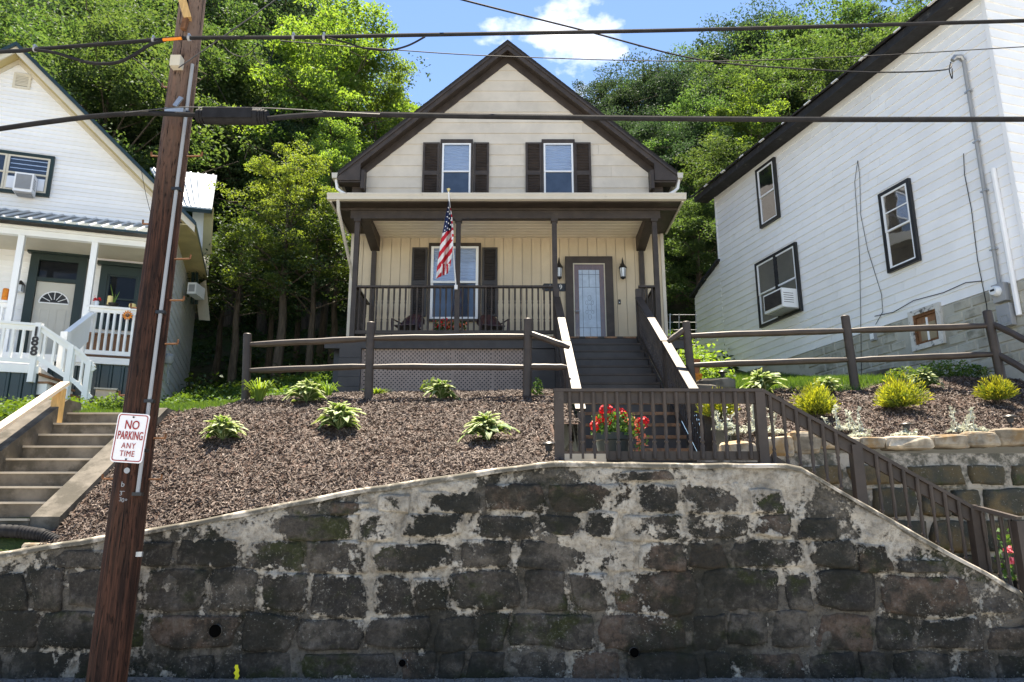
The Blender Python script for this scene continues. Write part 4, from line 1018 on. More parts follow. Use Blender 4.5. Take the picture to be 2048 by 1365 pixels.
for i in range(ny_):
    y = 403 + (558 - 403) * i / (ny_ - 1)
    l = np.interp(y, *zip(*LB)); r_ = np.interp(y, *zip(*RB_))
    for j in range(nx_):
        a = j / (nx_ - 1); x = l + (r_ - l) * a; yy_ = y - max(0, (y - 530)) * .38 * a
        dep = 15.95 - .10 * math.sin(a * 8.5 + y * .012) * min(1, (y - 400) / 60) - .05 * math.sin(a * 17 + 1)
        V.append(at(x, yy_, dep)); PXY.append((x, yy_, a))
Fm, mi = [], []
for i in range(ny_ - 1):
    for j in range(nx_ - 1):
        ids = (i*nx_ + j, (i+1)*nx_ + j, (i+1)*nx_ + j + 1, i*nx_ + j + 1)
        x = sum(PXY[k][0] for k in ids) / 4; y = sum(PXY[k][1] for k in ids) / 4; a = sum(PXY[k][2] for k in ids) / 4
        if y < 466 - (x - 886) * .35 and a < .86: c = 2
        elif a >= .86 and y < 480: c = int(y / 6.5) % 2
        elif y > 529 and x > 883: c = int(x / 3.6) % 2
        else: c = int((y + 1.27 * (x - 870)) / 11.2) % 2
        Fm.append(ids); mi.append(c)
me = bpy.data.meshes.new('cloth'); lo = wloc(fl); me.from_pydata([tuple(v - lo) for v in V], [], Fm)
for m in ('flagred', 'flagwhite', 'flagblue'): me.materials.append(M[m])
me.polygons.foreach_set('material_index', mi); me.polygons.foreach_set('use_smooth', [True] * len(Fm))
cl = link('cloth', me, fl)
for sx, sy in ((897, 416), (896, 424), (899.5, 428), (894.5, 434), (898.5, 437), (902, 441), (893, 444), (897, 447), (901, 450), (891, 453), (895, 457), (899, 459), (889.5, 461)):
    c = at(sx, sy, 15.80); b = MB(); v = []
    for k in range(10):
        a = math.pi / 2 + k * math.pi / 5; rr = .024 if k % 2 == 0 else .0105
        v.append(c + Vector((rr * math.cos(a) * .75, 0, rr * math.sin(a))))
    b.add(v, [tuple(range(10))]); b.build('star', M['flagwhite'], cl)

def shell_chair(x, y, rz_, label):
    t = thing('porch_chair', (x, y, FLOOR), label, 'chair', 'metal porch chairs'); 
    Rm = Matrix.Rotation(rz_, 3, 'Z'); o = Vector((x, y, FLOOR)); W = lambda p: o + Rm @ Vector(p)
    b = MB(); n = 13; v = []
    for i in range(n):
        a = -1 + 2 * i / (n - 1)
        for k in range(6):
            h = k / 5; w = .20 + .10 * math.sin(h * 2.2)
            top = .40 * math.sqrt(max(0, 1 - (a * .88) ** 2))
            v.append(W((a * w, -.24 - .20 * h * h + .10 * a * a + .012 * (i % 2), .42 + (.08 + top) * h)))
    f = [(i*6 + k, (i+1)*6 + k, (i+1)*6 + k + 1, i*6 + k + 1) for i in range(n-1) for k in range(5)]
    b.add(v, f); b.build('backrest', M['burgundy'], t)
    b = MB(); b.prism([W((-.24, -.25, .40)), W((.24, -.25, .40)), W((.27, .24, .44)), W((-.27, .24, .44))], (0, 0, .025)); b.build('seat', M['burgundy'], t)
    for s in (-1, 1):
        b = MB(); b.tube([W((s*.24, -.40, .62)), W((s*.33, -.10, .64)), W((s*.34, .22, .62)), W((s*.32, .28, .50)), W((s*.30, .26, .05)), W((s*.30, .1, .015)), W((s*.28, -.38, .015))], .016, 6); b.build('arm_leg_tube', M['burgundy'], t, True)
    return t
shell_chair(at(818, 655, 17.3).x, 17.25, R(168), 'dark red metal shell-back chair on the porch by the shuttered window, nearer the corner')
shell_chair(at(983, 655, 17.3).x, 17.3, R(195), 'dark red metal shell-back chair on the porch between the window and the stairs')

def flower_mass(b, c, r, h, n, size, mi=0, rnd=rs):
    for _ in range(n):
        a = rnd.uniform(0, 2*math.pi); rr = r * math.sqrt(rnd.random()); p = Vector((c[0] + rr*math.cos(a), c[1] + rr*math.sin(a), c[2] + h * rnd.random()))
        nrm = Vector((rnd.uniform(-1, 1), rnd.uniform(-1.3, .6), rnd.uniform(-.2, 1))).normalized(); u = nrm.orthogonal().normalized(); w = nrm.cross(u); s = size * rnd.uniform(.6, 1.2)
        b.add([p - u*s, p - w*s*.8 + nrm*s*.3, p + u*s, p + w*s*.8 + nrm*s*.3], [(0, 1, 2, 3)], mi)
for px, lab in ((886, 'red flowers in a dark box on the porch under the window'), (915, 'coral flowers in a low pot on the porch floor behind the flagpole')):
    c = at(px, 668, 16.85); c.z = FLOOR
    t = thing('porch_flower_pot', c, lab, 'flower pot')
    b = MB(); b.lathe(c, [(.13, 0), (.17, .22), (.18, .24), (.15, .24)], 12); b.build('pot', M['black'] if px < 900 else M['terracotta'], t, True)
    b = MB(); flower_mass(b, c + Vector((0, 0, .22)), .22, .24, 160, .035); o = b.build('foliage', M['weed'], t); o['kind'] = 'stuff'
    b = MB(); flower_mass(b, c + Vector((0, -.05, .26)), .24, .22, 70, .04); o = b.build('blossoms', M['red'] if px < 900 else M['coral'], t); o['kind'] = 'stuff'

# ================================================================== WHITE HOUSE WITH GREEN TRIM (left)
LF = Frame(-8.29, 17.5, -.953, -.302, .302, -.953)
lh = thing('white_house', LF.p(3.8, 4.0), 'white clapboard house with dark green trim and a small front porch', 'house')
LC = 3.8; LAP = LF.px(47, 92, .35)[1]; LSL = .93; LFL = 5.08; PO = 1.25
b = MB(); pr_ = [LF.p(0, 3.4), LF.p(2*LC, 3.4), LF.p(2*LC, LAP - .25 - LSL*LC), LF.p(LC, LAP - .25), LF.p(0, LAP - .25 - LSL*LC)]
pr_ = [p - LF.n * .02 for p in pr_]; b.prism(pr_, -LF.n * 7.0); b.build('wall', M['white_siding'], lh)
zc = 8.25; za = LAP - .25
while zc < za - .05:
    z1 = min(zc + .107, za); hb = min(LC, (za - zc)/LSL); ht = min(LC, max(.01, (za - z1)/LSL))
    course(LF, lh, 'siding_board', M['white_siding'], (LC - hb, LC + hb), (LC - ht, LC + ht), zc, z1, .003, .026, 2 if hb > 1.2 else 1); zc += .107
zc = LFL
while zc < 7.95:
    course(LF, lh, 'siding_board', M['trimcream'] if zc > 7.8 else M['white_siding'], (0.02, 2*LC), (.02, 2*LC), zc, zc + .125, .003, .02, 2); zc += .125
# side wall siding (seen at a raking angle)
LS = Frame(-8.29, 17.5, -.302, .953, .953, .302)
zc = 4.0
while zc < LAP - .3 - LSL*LC:
    course(LS, lh, 'siding_board', M['white_siding'], (0, 6.9), (0, 6.9), zc, zc + .22, .003, .02, 2); zc += .22
b = MB(); b.fbox(LS, -.03, 6.9, 3.3, 4.0, .0, .03); b.build('foundation_wall', M['foundation'], lh)
# roof
for sg in (-1, 1):
    ex = LC + .55; th = .09
    q0, q1 = (LC, LAP + .04), (LC + sg*ex, LAP + .04 - LSL*ex)
    b = MB(); b.prism([LF.p(q0[0], q0[1], .40), LF.p(q1[0], q1[1], .40), LF.p(q1[0], q1[1] - th, .40), LF.p(q0[0], q0[1] - th, .40)], -LF.n * 7.8); b.build('roof', M['greenmetal'], lh)
    for nm, d0, d1, n0, n1, mt in (('barge_board', .09, .26, .33, .37, 'trimcream'), ('rake_cap', -.005, .10, .40, .43, 'greenmetal'), ('soffit', .215, .235, .0, .33, 'soffit'), ('rake_moulding', .24, .36, .004, .05, 'trimcream')):
        e2 = ex - (.02 if nm != 'rake_moulding' else .6)
        q = [(LC, LAP + .04 - d0), (LC + sg*e2, LAP + .04 - LSL*e2 - d0), (LC + sg*e2, LAP + .04 - LSL*e2 - d1), (LC, LAP + .04 - d1)]
        b = MB(); b.prism([LF.p(s, z, n0) for s, z in q], LF.n * (n1 - n0)); b.build(nm, M[mt], lh)
    b = MB(); ze = LAP + .04 - LSL*ex; sA, sB = sorted((LC + sg*(LC + .001), LC + sg*(ex - .01)))
    b.prism([LF.p(sA, ze - .08, .36), LF.p(sB, ze - .08, .36), LF.p(sB, ze - .06, .36), LF.p(sA, ze - .06, .36)], -LF.n * 7.6); b.build('eave_soffit', M['soffit'], lh)
# gable vent
(v0, vz1), (v1, vz0) = LF.px(30, 147), LF.px(60, 181)
s0, s1 = min(v0, v1), max(v0, v1)
b = MB(); ring(b, LF, (s0, s1), (vz0, vz1), (s0 + .05, s1 - .05), (vz0 + .05, vz1 - .05), .02, .05); vt = b.build('gable_vent', M['trimcream'], lh)
b = MB(); quadf(b, LF, s0 + .04, s1 - .04, vz0 + .04, vz1 - .04, .021); b.build('dark_back', M['black'], vt)
for i in range(7):
    z = vz0 + .07 + i * (vz1 - vz0 - .11) / 7; b = MB(); b.fbox(LF, s0 + .05, s1 - .05, z, z + .028, .022, .046); b.build('louvre', M['trimcream'], vt)
# upstairs window pair with an air conditioner
s0 = LF.px(99, 352)[0]; sm = LF.px(13, 345)[0]; z1 = LF.px(60, 316)[1]; z0 = LF.px(55, 386)[1]
w_ = window(LF, lh, s0, sm + (sm - s0), z0, z1, .075, M['green'], M['trimcream'], .02, 'interior', 'glass', 2, 0, None, .05)
for i in range(5):
    b = MB(); z = z1 - .1 - i * .11; b.fbox(LF, s0 + .06, sm - .06, z, z + .018, .03, .034); b.build('blind_slat', M['blind'], w_)
(aa, az1), (ab, az0) = LF.px(71, 352, .3), LF.px(27, 384, .3); a0, a1 = min(aa, ab), max(aa, ab)
def air_con(F, s0, s1, z0, z1, n0, n1, loc, label, gm='conduit'):
    t = thing('air_conditioner', loc, label, 'air conditioner')
    b = MB(); b.fbox(F, s0, s1, z0, z1, n0, n1); b.build('housing', M['vinyl'], t)
    b = MB(); zigzag(b, F, s0 + .035, s1 - .035, z0 + .06, z1 - .03, n1 + .004, n1 + .012, 12); b.build('grille', M[gm], t)
    for sa, sgn in ((s0, -1), (s1, 1)):
        b = MB()
        for k in range(5):
            zz0 = z0 + (z1 - z0) * (.25 + .12 * k); b.fbox(F, sa - .003 if sgn < 0 else sa, sa if sgn < 0 else sa + .003, zz0, zz0 + .014, n0 + (n1 - n0)*.3, n1 - .04)
        o = b.build('side_louvres', M['darkgrey'], t); o['kind'] = 'stuff'
    b = MB(); b.fbox(F, s0 + .03, s1 - .03, z0 - .02, z0 - .002, n0, n1 - .08); b.build('base_tray', M['conduit'], t)
    return t
air_con(LF, a0, a1, az0, az1, .09, .40, LF.p((a0 + a1)/2, az0, .09), 'white air conditioner in the upstairs window of the green-trimmed house')
for sa, sb_ in ((s0 + .06, a0), (a1, sm - .05)):
    b = MB(); b.fbox(LF, sa, sb_, z0 + .05, (z0 + z1)/2 - .1, .06, .075); b.build('side_curtain', M['blind'], w_)
# porch roof
ez = LF.px(165, 451, 1.6)[1]; pslope = .49
ps0, ps1 = -.05, 2*LC + .1
b = MB(); b.prism([LF.p(ps0, ez, 1.6), LF.p(ps0, ez - .05, 1.6), LF.p(ps0, ez - .05 + pslope*1.58, .02), LF.p(ps0, ez + pslope*1.58, .02)], LF.s * (ps1 - ps0)); prf = b.build('porch_roof', M['greenmetal'], lh)
s = ps0 + .06
while s < ps1:
    b = MB(); b.prism([LF.p(s, ez, 1.605), LF.p(s + .012, ez + .035, 1.605), LF.p(s + .038, ez + .035, 1.605), LF.p(s + .05, ez, 1.605)], LF.n * -1.57 + Vector((0, 0, pslope*1.57))); b.build('roof_rib', M['lightmetal'], prf); s += .235
bt, bb = LF.px(165, 459, PO)[1], LF.px(165, 484, PO)[1]
b = MB(); b.fbox(LF, ps0 + .06, ps1, bb + .13, ez - .055, PO - .09, PO + .10); b.build('porch_frieze', M['white'], lh)
b = MB(); b.fbox(LF, ps0 + .08, ps1, bb, bb + .125, PO - .07, PO + .07); b.build('porch_beam', M['white'], lh)
b = MB(); b.fbox(LF, ps0 + .1, ps1, bb + .06, bb + .09, .02, PO - .09); b.build('porch_ceiling', M['trimcream'], lh)
zc0 = LF.px(150, 518)[1]
for px, y in ((33, 545), (181, 560), (292, 560)):
    s = LF.px(px, y, PO)[0]; b = MB(); b.fbox(LF, s - .06, s + .06, LFL - .2, bb - .002, PO - .06, PO + .06); b.build('porch_post', M['white'], lh)
b = MB(); b.fbox(LF, -.05, 2*LC, LFL - .14, LFL, .0, PO + .10); b.build('porch_floor', M['white'], lh)
s = 0.0
while s < 2*LC:
    b = MB(); b.prism([LF.p(s, 3.3, PO + .02), LF.p(s + .02, 3.3, PO + .045), LF.p(s + .06, 3.3, PO + .045), LF.p(s + .08, 3.3, PO + .02), LF.p(s + .225, 3.3, PO + .02), LF.p(s + .225, 3.3, PO - .01), LF.p(s, 3.3, PO - .01)], (0, 0, LFL - .142 - 3.3)); b.build('skirting_sheet', M['greenmetal'], lh); s += .2255
# door with fanlight
sL, sR = LF.px(148, 610)[0], LF.px(70, 600)[0]; zD = LF.px(112, 567)[1]; zT = LF.px(115, 530)[1]
b = MB(); ring(b, LF, (sL - .18, sR + .18), (LFL, zT + .20), (sL, sR), (LFL + .01, zT + .05), .02, .13); ldr = b.build('front_door', M['green'], lh)
b = MB(); b.fbox(LF, sL - .26, sR + .26, zT + .20, zT + .30, .02, .17); b.build('door_hood', M['green'], ldr)
b = MB(); b.fbox(LF, sL + .001, sR - .001, zD, zD + .09, .02, .11); b.build('transom_bar', M['green'], ldr)
b = MB(); quadf(b, LF, sL, sR, zD + .09, zT + .05, .05); b.build('transom_pane', M['glassdark'], ldr)
b = MB(); quadf(b, LF, sL, sR, zD + .09, zT + .05, .03); b.build('transom_back', M['black'], ldr)
b = MB(); b.fbox(LF, sL + .004, sR - .004, LFL + .012, zD - .004, .022, .06); slab = b.build('door_slab', M['doorcream'], ldr)
smid = (sL + sR)/2; fr = .30; fz = zD - .50
b = MB(); arc = [LF.p(smid + fr*math.cos(a), fz + fr*.92*math.sin(a), .0625) for a in np.linspace(0, math.pi, 15)]; b.add(arc, [tuple(range(15))]); b.build('fanlight', M['interior'], ldr)
b = MB(); b.tube([p + LF.n*.004 for p in arc] + [arc[0] + LF.n*.004], .016, 6); b.build('fanlight_rim', M['vinyl'], ldr)
for a in (.52, 1.05, 1.57, 2.09, 2.62):
    b = MB(); b.tube([LF.p(smid + .09*math.cos(a), fz + .09*math.sin(a), .067), LF.p(smid + fr*math.cos(a), fz + fr*.92*math.sin(a), .067)], .009, 5); b.build('fanlight_bar', M['vinyl'], ldr)
for u0, u1 in ((sL + .12, smid - .06), (smid + .06, sR - .12)):
    b = MB(); ring(b, LF, (u0, u1), (LFL + .35, fz - .12), (u0 + .035, u1 - .035), (LFL + .385, fz - .155), .0605, .068); b.build('door_panel', M['doorcream'], ldr)
# porch window
sA, sB = LF.px(273, 600)[0], LF.px(212, 590)[0]; zA, zB = LF.px(240, 628)[1], LF.px(240, 553)[1]
wn_ = window(LF, lh, sA, sB, zA - .25, zB, .16, M['green'], M['green'], .02, 'interior', 'glassdark', 1, .05)
b = MB(); b.fbox(LF, sA - .24, sB + .24, zB + .21, zB + .30, .02, .16); b.build('window_hood', M['green'], wn_)
# porch railing
WB = None
def white_rail(p, q, zt_off, n, top_w=.10, h=.75):
    """Straight white railing between two points given on its top rail."""
    b = MB(); b.bar(p, q, top_w, .05); rl = b.build('porch_railing', M['white'], lh)
    dn = Vector((0, 0, -h)); b = MB(); b.bar(p + dn, q + dn, .05, .09); b.build('bottom_rail', M['white'], rl)
    b = MB(); b.bar(p + Vector((0, 0, -.07)), q + Vector((0, 0, -.07)), .045, .09); b.build('sub_rail', M['white'], rl)
    for i in range(n):
        m = p.lerp(q, (i + .5)/n); b = MB(); b.box(m + Vector((-.022, -.022, -h + .04)), m + Vector((.022, .022, -.11))); b.build('baluster', M['white'], rl)
    return rl
zr = LF.px(225, 617, PO)[1]
white_rail(LF.p(LF.px(276, 622, PO)[0], zr, PO), LF.p(LF.px(174, 612, PO)[0], zr, PO), 0, 8, .12, zr - LFL - .12)
zr2 = LF.px(5, 604, PO)[1]
white_rail(LF.p(LF.px(16, 604, PO)[0], zr2, PO), LF.p(LF.px(16, 604, PO)[0] + 1.6, zr2, PO), 0, 10, .12, zr2 - LFL - .12)
# stair landing, its railing with the house number, steps
OFF = 2.75
def lp(px, py, off=OFF): s, z = LF.px(px, py, off); return LF.p(s, z, off)
b = MB(); sa, zl = LF.px(78, 733, OFF); b.fbox(LF, sa, sa + 3, zl - .14, zl, PO + .11, OFF); b.build('stair_landing', M['white'], lh)
s = sa
while s < sa + 3:
    b = MB(); b.prism([LF.p(s, 3.2, OFF - .05), LF.p(s + .02, 3.2, OFF - .022), LF.p(s + .06, 3.2, OFF - .022), LF.p(s + .08, 3.2, OFF - .05), LF.p(s + .225, 3.2, OFF - .05), LF.p(s + .225, 3.2, OFF - .08), LF.p(s, 3.2, OFF - .08)], (0, 0, zl - .142 - 3.2)); b.build('landing_skirt', M['greenmetal'], lh); s += .2255
for i in range(3):
    b = MB(); b.fbox(LF, sa + .1, sa + 2.2, zl + .02 + .17*i, zl + .16 + .17*i, PO + .5 - .15*i, PO + .52 - .15*i); b.build('porch_step', M['white'], lh)
white_rail(lp(-60, 640), lp(80, 651), 0, 7, .10, .72); white_rail(lp(84, 653), lp(160, 703), 0, 4, .10, .62); white_rail(lp(160, 703), lp(190, 734), 0, 2, .10, .62)
for px, py, pb in ((80, 647, 765), (145, 693, 825), (180, 724, 826)):
    t0, t1 = lp(px, py), lp(px - (pb - py)*.16, pb); t1 = Vector((t0.x, t0.y, t1.z)); b = MB(); b.box(t1 + Vector((-.055, -.055, 0)), t0 + Vector((.055, .055, 0))); b.build('newel_post', M['white'], lh)
b = MB(); qa_, qb_ = lp(184, 628, PO + .05), lp(132, 668, 2.3); b.bar(qa_, qb_, .13, .06); sr = b.build('stair_handrail', M['white'], lh)
b = MB(); b.prism([qa_ + Vector((0, 0, -.04)), qb_ + Vector((0, 0, -.04)), qb_ + Vector((0, 0, -.62)), qa_ + Vector((0, 0, -.62))], LF.s * .04); b.build('rail_panel', M['white'], sr)
b = MB(); b.box(qb_ + Vector((-.07, -.07, -.75)), qb_ + Vector((.07, .07, .03))); b.build('rail_post', M['white'], sr)
for i in range(4):
    q = lp(92 + 19*i, 756 + 17*i, OFF - .5); b = MB(); b.box(q + Vector((-.2, -.45, -.03)), q + Vector((.14, .45, .012))); b.build('stair_tread', M['rawwood'], lh)
    b = MB(); b.box(q + Vector((-.19, -.44, -.24)), q + Vector((.10, .44, -.032))); b.build('stair_riser', M['white'], lh)
for i, ch in enumerate('188'):
    c = lp(72 - 2.2*i, 664 + 19.5*i, OFF + .075); me = text_mesh(ch, M['darkgrey'], .25, .004, bold=.008)
    o = link('house_numeral', me, lh, c - wloc(lh), (R(90), 0, R(17.6)))
# rear wing with pale metal roof, awning, side air conditioner
wingc = LS.p(4.2, 0, 0)
def lw(px, py, Y): return at(px, py, Y)
b = MB(); r0, r1, e0_, e1_ = at(300, 336, 21.6), at(434, 351, 21.2), at(424, 418, 19.6), at(345, 410, 20.0)
up = Vector((0, 0, -.06)); b.hexa([e1_, e0_, r1, r0], [e1_ + up, e0_ + up, r1 + up, r0 + up]); wr = b.build('wing_roof', M['lightmetal'], lh)
for i in range(9):
    f = (i + .5)/9; b = MB(); b.bar(e1_.lerp(e0_, f) + Vector((0, 0, .012)), r0.lerp(r1, f) + Vector((0, 0, .012)), .035, .025); b.build('roof_rib', M['vinyl'], wr)
b = MB(); b.bar(e1_ + Vector((0, -.02, -.10)), e0_ + Vector((0, -.02, -.10)), .05, .10); b.build('wing_fascia', M['greenmetal'], lh)
b = MB(); wA, wB = at(392, 420, 20.1), at(414, 420, 20.1); b.prism([at(385, 418, 20.2), at(412, 420, 20.2), at(405, 520, 20.2), at(385, 520, 20.2)], (-.75, 2.3, 0)); b.build('wing_wall', M['white_siding'], lh)
b = MB(); b.prism([at(408, 420, 20.0), at(426, 415, 19.7), at(421, 508, 19.9), at(404, 512, 20.1)], (.01, .04, .0)); b.build('wing_soffit', M['soffit'], lh)
b = MB(); b.hexa([at(390, 575, 21.2), at(412, 560, 20.8), at(420, 642, 20.6), at(398, 640, 21.0)], [at(390, 575, 21.24), at(412, 560, 20.9), at(420, 642, 20.7), at(398, 640, 21.1)]); b.build('side_awning', M['trimcream'], lh)
for px in (383, 391):
    b = MB(); b.prism([at(px, 545, 20.6), at(px + 5, 545, 20.6), at(px + 3, 608, 20.6), at(px - 2, 608, 20.6)], (0, .06, 0)); b.build('side_window_trim', M['green'], lh)
q = at(391, 583, 20.3); ac = thing('air_conditioner', q, 'small white air conditioner on the side wall of the green-trimmed house', 'air conditioner')
b = MB(); b.box(q + Vector((-.1, -.3, -.16)), q + Vector((.14, .3, .16))); b.build('housing', M['vinyl'], ac)
b = MB(); b.box(q + Vector((-.06, -.305, -.10)), q + Vector((.10, -.301, .10))); b.build('grille', M['conduit'], ac)
q = at(341, 722, 18.6); mt = thing('gas_meter', q, 'grey meter on the raking side wall behind the utility pole', 'meter')
b = MB(); b.lathe(q + Vector((0, -.08, -.1)), [(.08, 0), (.11, .05), (.11, .2), (.06, .26)], 12); b.build('meter_body', M['conduit'], mt, True)
b = MB(); b.tube([q + Vector((.0, -.05, -.08)), q + Vector((.0, -.05, -.55)), q + Vector((.05, -.05, -.6))], .02, 6); b.build('meter_pipe', M['conduit'], mt, True)
# porch clutter
def lantern2(px, py):
    s, z = LF.px(px, py); t = thing('wall_lantern', LF.p(s, z, .03), 'small black coach lantern on the wall beside the cream fanlight door', 'wall lamp'); c = LF.p(s, z, .12)
    b = MB(); b.lathe(c, [(.075, -.10), (.085, -.09), (.07, .06)], 6); b.build('glass_shade', M['frost'], t)
    b = MB(); b.lathe(c, [(.10, .06), (.06, .12), (.015, .17)], 6); b.build('hood', M['black'], t)
    for k in range(6):
        a = (k + .5)*math.pi/3; b = MB(); b.tube([c + Vector((.086*math.cos(a), .086*math.sin(a), -.10)), c + Vector((.074*math.cos(a), .074*math.sin(a), .07))], .008, 4); b.build('cage_bar', M['black'], t)
    b = MB(); b.fbox(LF, s - .04, s + .04, z - .06, z + .08, .02, .05); b.build('back_plate', M['black'], t)
lantern2(43, 579)
def onrail(px): s = LF.px(px, 610, PO)[0]; return LF.p(s, zr + .025, PO)
c = onrail(219); t = thing('pillar_candle', c, 'tall pale yellow pillar candle on the white porch rail', 'candle')
b = MB(); b.lathe(c, [(.055, .03), (.058, .05), (.055, .24)], 12); b.build('wax', M['wax'], t, True); b = MB(); b.lathe(c, [(.09, 0), (.10, .03), (.05, .03)], 12); b.build('dish', M['black'], t, True)
c = onrail(193); t = thing('flower_vase', c, 'small glass jar of red flowers on the white porch rail', 'vase')
b = MB(); b.lathe(c, [(.04, 0), (.05, .08), (.035, .11)], 10); b.build('jar', M['frost'], t, True); b = MB(); flower_mass(b, c + Vector((0, 0, .12)), .07, .08, 30, .028); o = b.build('blossoms', M['red'], t); o['kind'] = 'stuff'
c = onrail(227); t = thing('potted_shoots', c, 'dark bowl with long green shoots on the white porch rail beside the candle', 'plant pot')
b = MB(); b.lathe(c, [(.06, 0), (.11, .05), (.12, .08), (.09, .08)], 12); b.build('bowl', M['black'], t, True)
for dx, h in ((-.12, .52), (.02, .30), (.10, .36), (-.03, .22)):
    b = MB(); b.tube([c + Vector((.0, 0, .06)), c + Vector((dx*.4, 0, h*.55)), c + Vector((dx, 0, h))], [.014, .012, .003], 5); b.build('shoot', M['lily'], t, True)
c = onrail(265); t = thing('votive_candle', c, 'round cream candle at the pole end of the white porch rail', 'candle'); b = MB(); b.lathe(c, [(.05, 0), (.075, .05), (.07, .10), (.03, .12)], 12); b.build('wax', M['wax'], t, True)
q = lp(255, 631, PO + .10); t = thing('sunflower_ornament', q, 'orange sunflower ornament hanging on the white porch railing', 'ornament')
for k in range(12):
    a = k*math.pi/6; u = LF.s*math.cos(a) + Vector((0, 0, math.sin(a))); w = LF.s*-math.sin(a) + Vector((0, 0, math.cos(a)))
    b = MB(); b.add([q + u*.03, q + u*.07 + w*.02 + LF.n*.006, q + u*.12, q + u*.07 - w*.02 + LF.n*.006], [(0, 1, 2, 3)]); b.build('petal', M['orange'], t)
b = MB(); b.ball(q + LF.n*.005, .042, 10, 6); b.build('disc', M['rawwood'], t, True)
s_, z_ = LF.px(8, 606, PO); c = LF.p(s_, zr2 + .03, PO); t = thing('orange_candle_jar', c, 'orange candle jar on the rail of the green-trimmed porch', 'candle'); b = MB(); b.lathe(c, [(.055, 0), (.06, .02), (.06, .24), (.05, .26)], 12); b.build('jar', M['orange'], t, True)
for px, py, w, h, lab in ((205, 665, .16, .9, 'dark wooden cabinet behind the white porch balusters'),):
    s_, _ = LF.px(px + 22, py, .5); c = LF.p(s_, LFL, .5); t = thing('porch_cabinet', c, lab, 'cabinet'); b = MB(); b.fbox(LF, s_ - .55, s_ + .55, LFL + .002, LFL + .62, .3, .75); b.build('body', M['doorwood'], t); b = MB(); b.fbox(LF, s_ - .6, s_ + .6, LFL + .622, LFL + .66, .28, .8); b.build('table_top', M['rawwood'], t)
q = lp(210, 800, 2.0); t = thing('mailbox', q, 'small tan wooden box hanging on the dark green porch skirting', 'box'); s_, z_ = LF.px(211, 789, PO + .2); b = MB(); b.fbox(LF, s_ - .19, s_ + .19, z_ - .10, z_ + .09, PO + .05, PO + .22); b.build('body', M['lumberpale'], t); b = MB(); b.fbox(LF, s_ - .22, s_ + .22, z_ + .091, z_ + .125, PO + .048, PO + .27); b.build('lid', M['trimcream'], t)
s_, z_ = LF.px(205, 822, 2.2); pb = thing('timber_planter', LF.p(s_, z_ - .2, 2.2), 'weathered timber planter edge at the top of the concrete steps', 'planter'); b = MB(); b.fbox(LF, s_ - .75, s_ + .42, z_ - .35, z_ + .06, 2.15, 2.3); b.build('timber', M['rawwood'], pb)
s_, z_ = LF.px(96, 815, 2.2); bk = thing('plastic_bucket', LF.p(s_, z_ - .25, 2.0), 'pale plastic bucket under the white stair landing', 'bucket'); b = MB(); b.lathe(LF.p(s_, z_ - .25, 2.0), [(.17, 0), (.21, .44), (.225, .46), (.2, .46)], 14); b.build('pail', M['conduit'], bk, True)

# ================================================================== WHITE SHINGLED HOUSE (right)
KR = 1.15
RF = Frame(7.5*KR, 10.5*KR, -.282, .959, -.959, -.282); RFF = Frame(7.5*KR, 10.5*KR, .959, .282, .282, -.959)
rh = thing('white_shingled_house', RF.p(4, 4.0), 'white shingle-sided house with black eaves and black window trim on a block foundation', 'house')
RE = RF.px(1433, 392)[1]; RB0 = 1.5 + 3.56*KR; RL = 8.05*KR
b = MB(); b.prism([RF.p(0, 3.2, -.02), RF.p(RL, 3.2, -.02), RF.p(RL, RE, -.02), RF.p(0, RE, -.02)], RF.n * -6.4); b.build('wall', M['white_siding'], rh)
M['asb'] = paint('white_shingle_siding', (.84, .84, .835), .55, .05, 1.0, .2, 50, rnd=.03, dirt=((.48, .47, .42), 1.0, .63, .4))
zc = RB0; sp_ = (RE - RB0) / 29
for i in range(29):
    course(RF, rh, 'siding_shingle', M['asb'], (0, RL), (0, RL), zc, zc + sp_, .002, .021, 5, rs, .003)
    course(RFF, rh, 'siding_shingle', M['asb'], (0, 6.4), (0, 6.4), zc, zc + sp_, .002, .021, 4, rs); zc += sp_
# gable on the street side
RS = .75; zz0 = RE
while zz0 < RE + 2.3:
    ins = (zz0 - RE) / RS; ins1 = (zz0 + sp_ - RE) / RS
    course(RFF, rh, 'siding_shingle', M['asb'], (ins, 6.4 - ins), (ins1, 6.4 - ins1), zz0, zz0 + sp_, .002, .016, 2, rs); zz0 += sp_
# lean-to at the back
zl1, zl2 = RF.px(1437, 527)[1], RF.px(1391, 592)[1]; LL = 9.35*KR
b = MB(); b.prism([RF.p(RL, 3.6, -.02), RF.p(LL, 3.6, -.02), RF.p(LL, zl2, -.02), RF.p(RL, zl1, -.02)], RF.n * -5); b.build('rear_wall', M['white_siding'], rh)
zc = 4.95
while zc < zl1:
    f = lambda z: LL if z < zl2 else RL + (LL - RL) * max(0, (zl1 - z)/(zl1 - zl2))
    course(RF, rh, 'siding_shingle', M['asb'], (RL, f(zc)), (RL, f(zc + sp_)), zc, min(zc + sp_, zl1), .002, .021, 2, rs); zc += sp_
b = MB(); b.prism([RF.p(RL - .05, zl1 + .02, .12), RF.p(LL + .12, zl2 - .03, .12), RF.p(LL + .12, zl2 + .04, .12), RF.p(RL - .05, zl1 + .09, .12)], RF.n * -5); b.build('rear_roof', M['roofblack'], rh)
# corner boards
b = MB(); b.fbox(RF, -.03, .05, RB0, RE, .027, .036); b.build('corner_bead', M['asb'], rh)
b = MB(); b.fbox(RF, RL - .02, RL + .03, zl1, RE, .0, .026); b.build('corner_bead', M['asb'], rh)
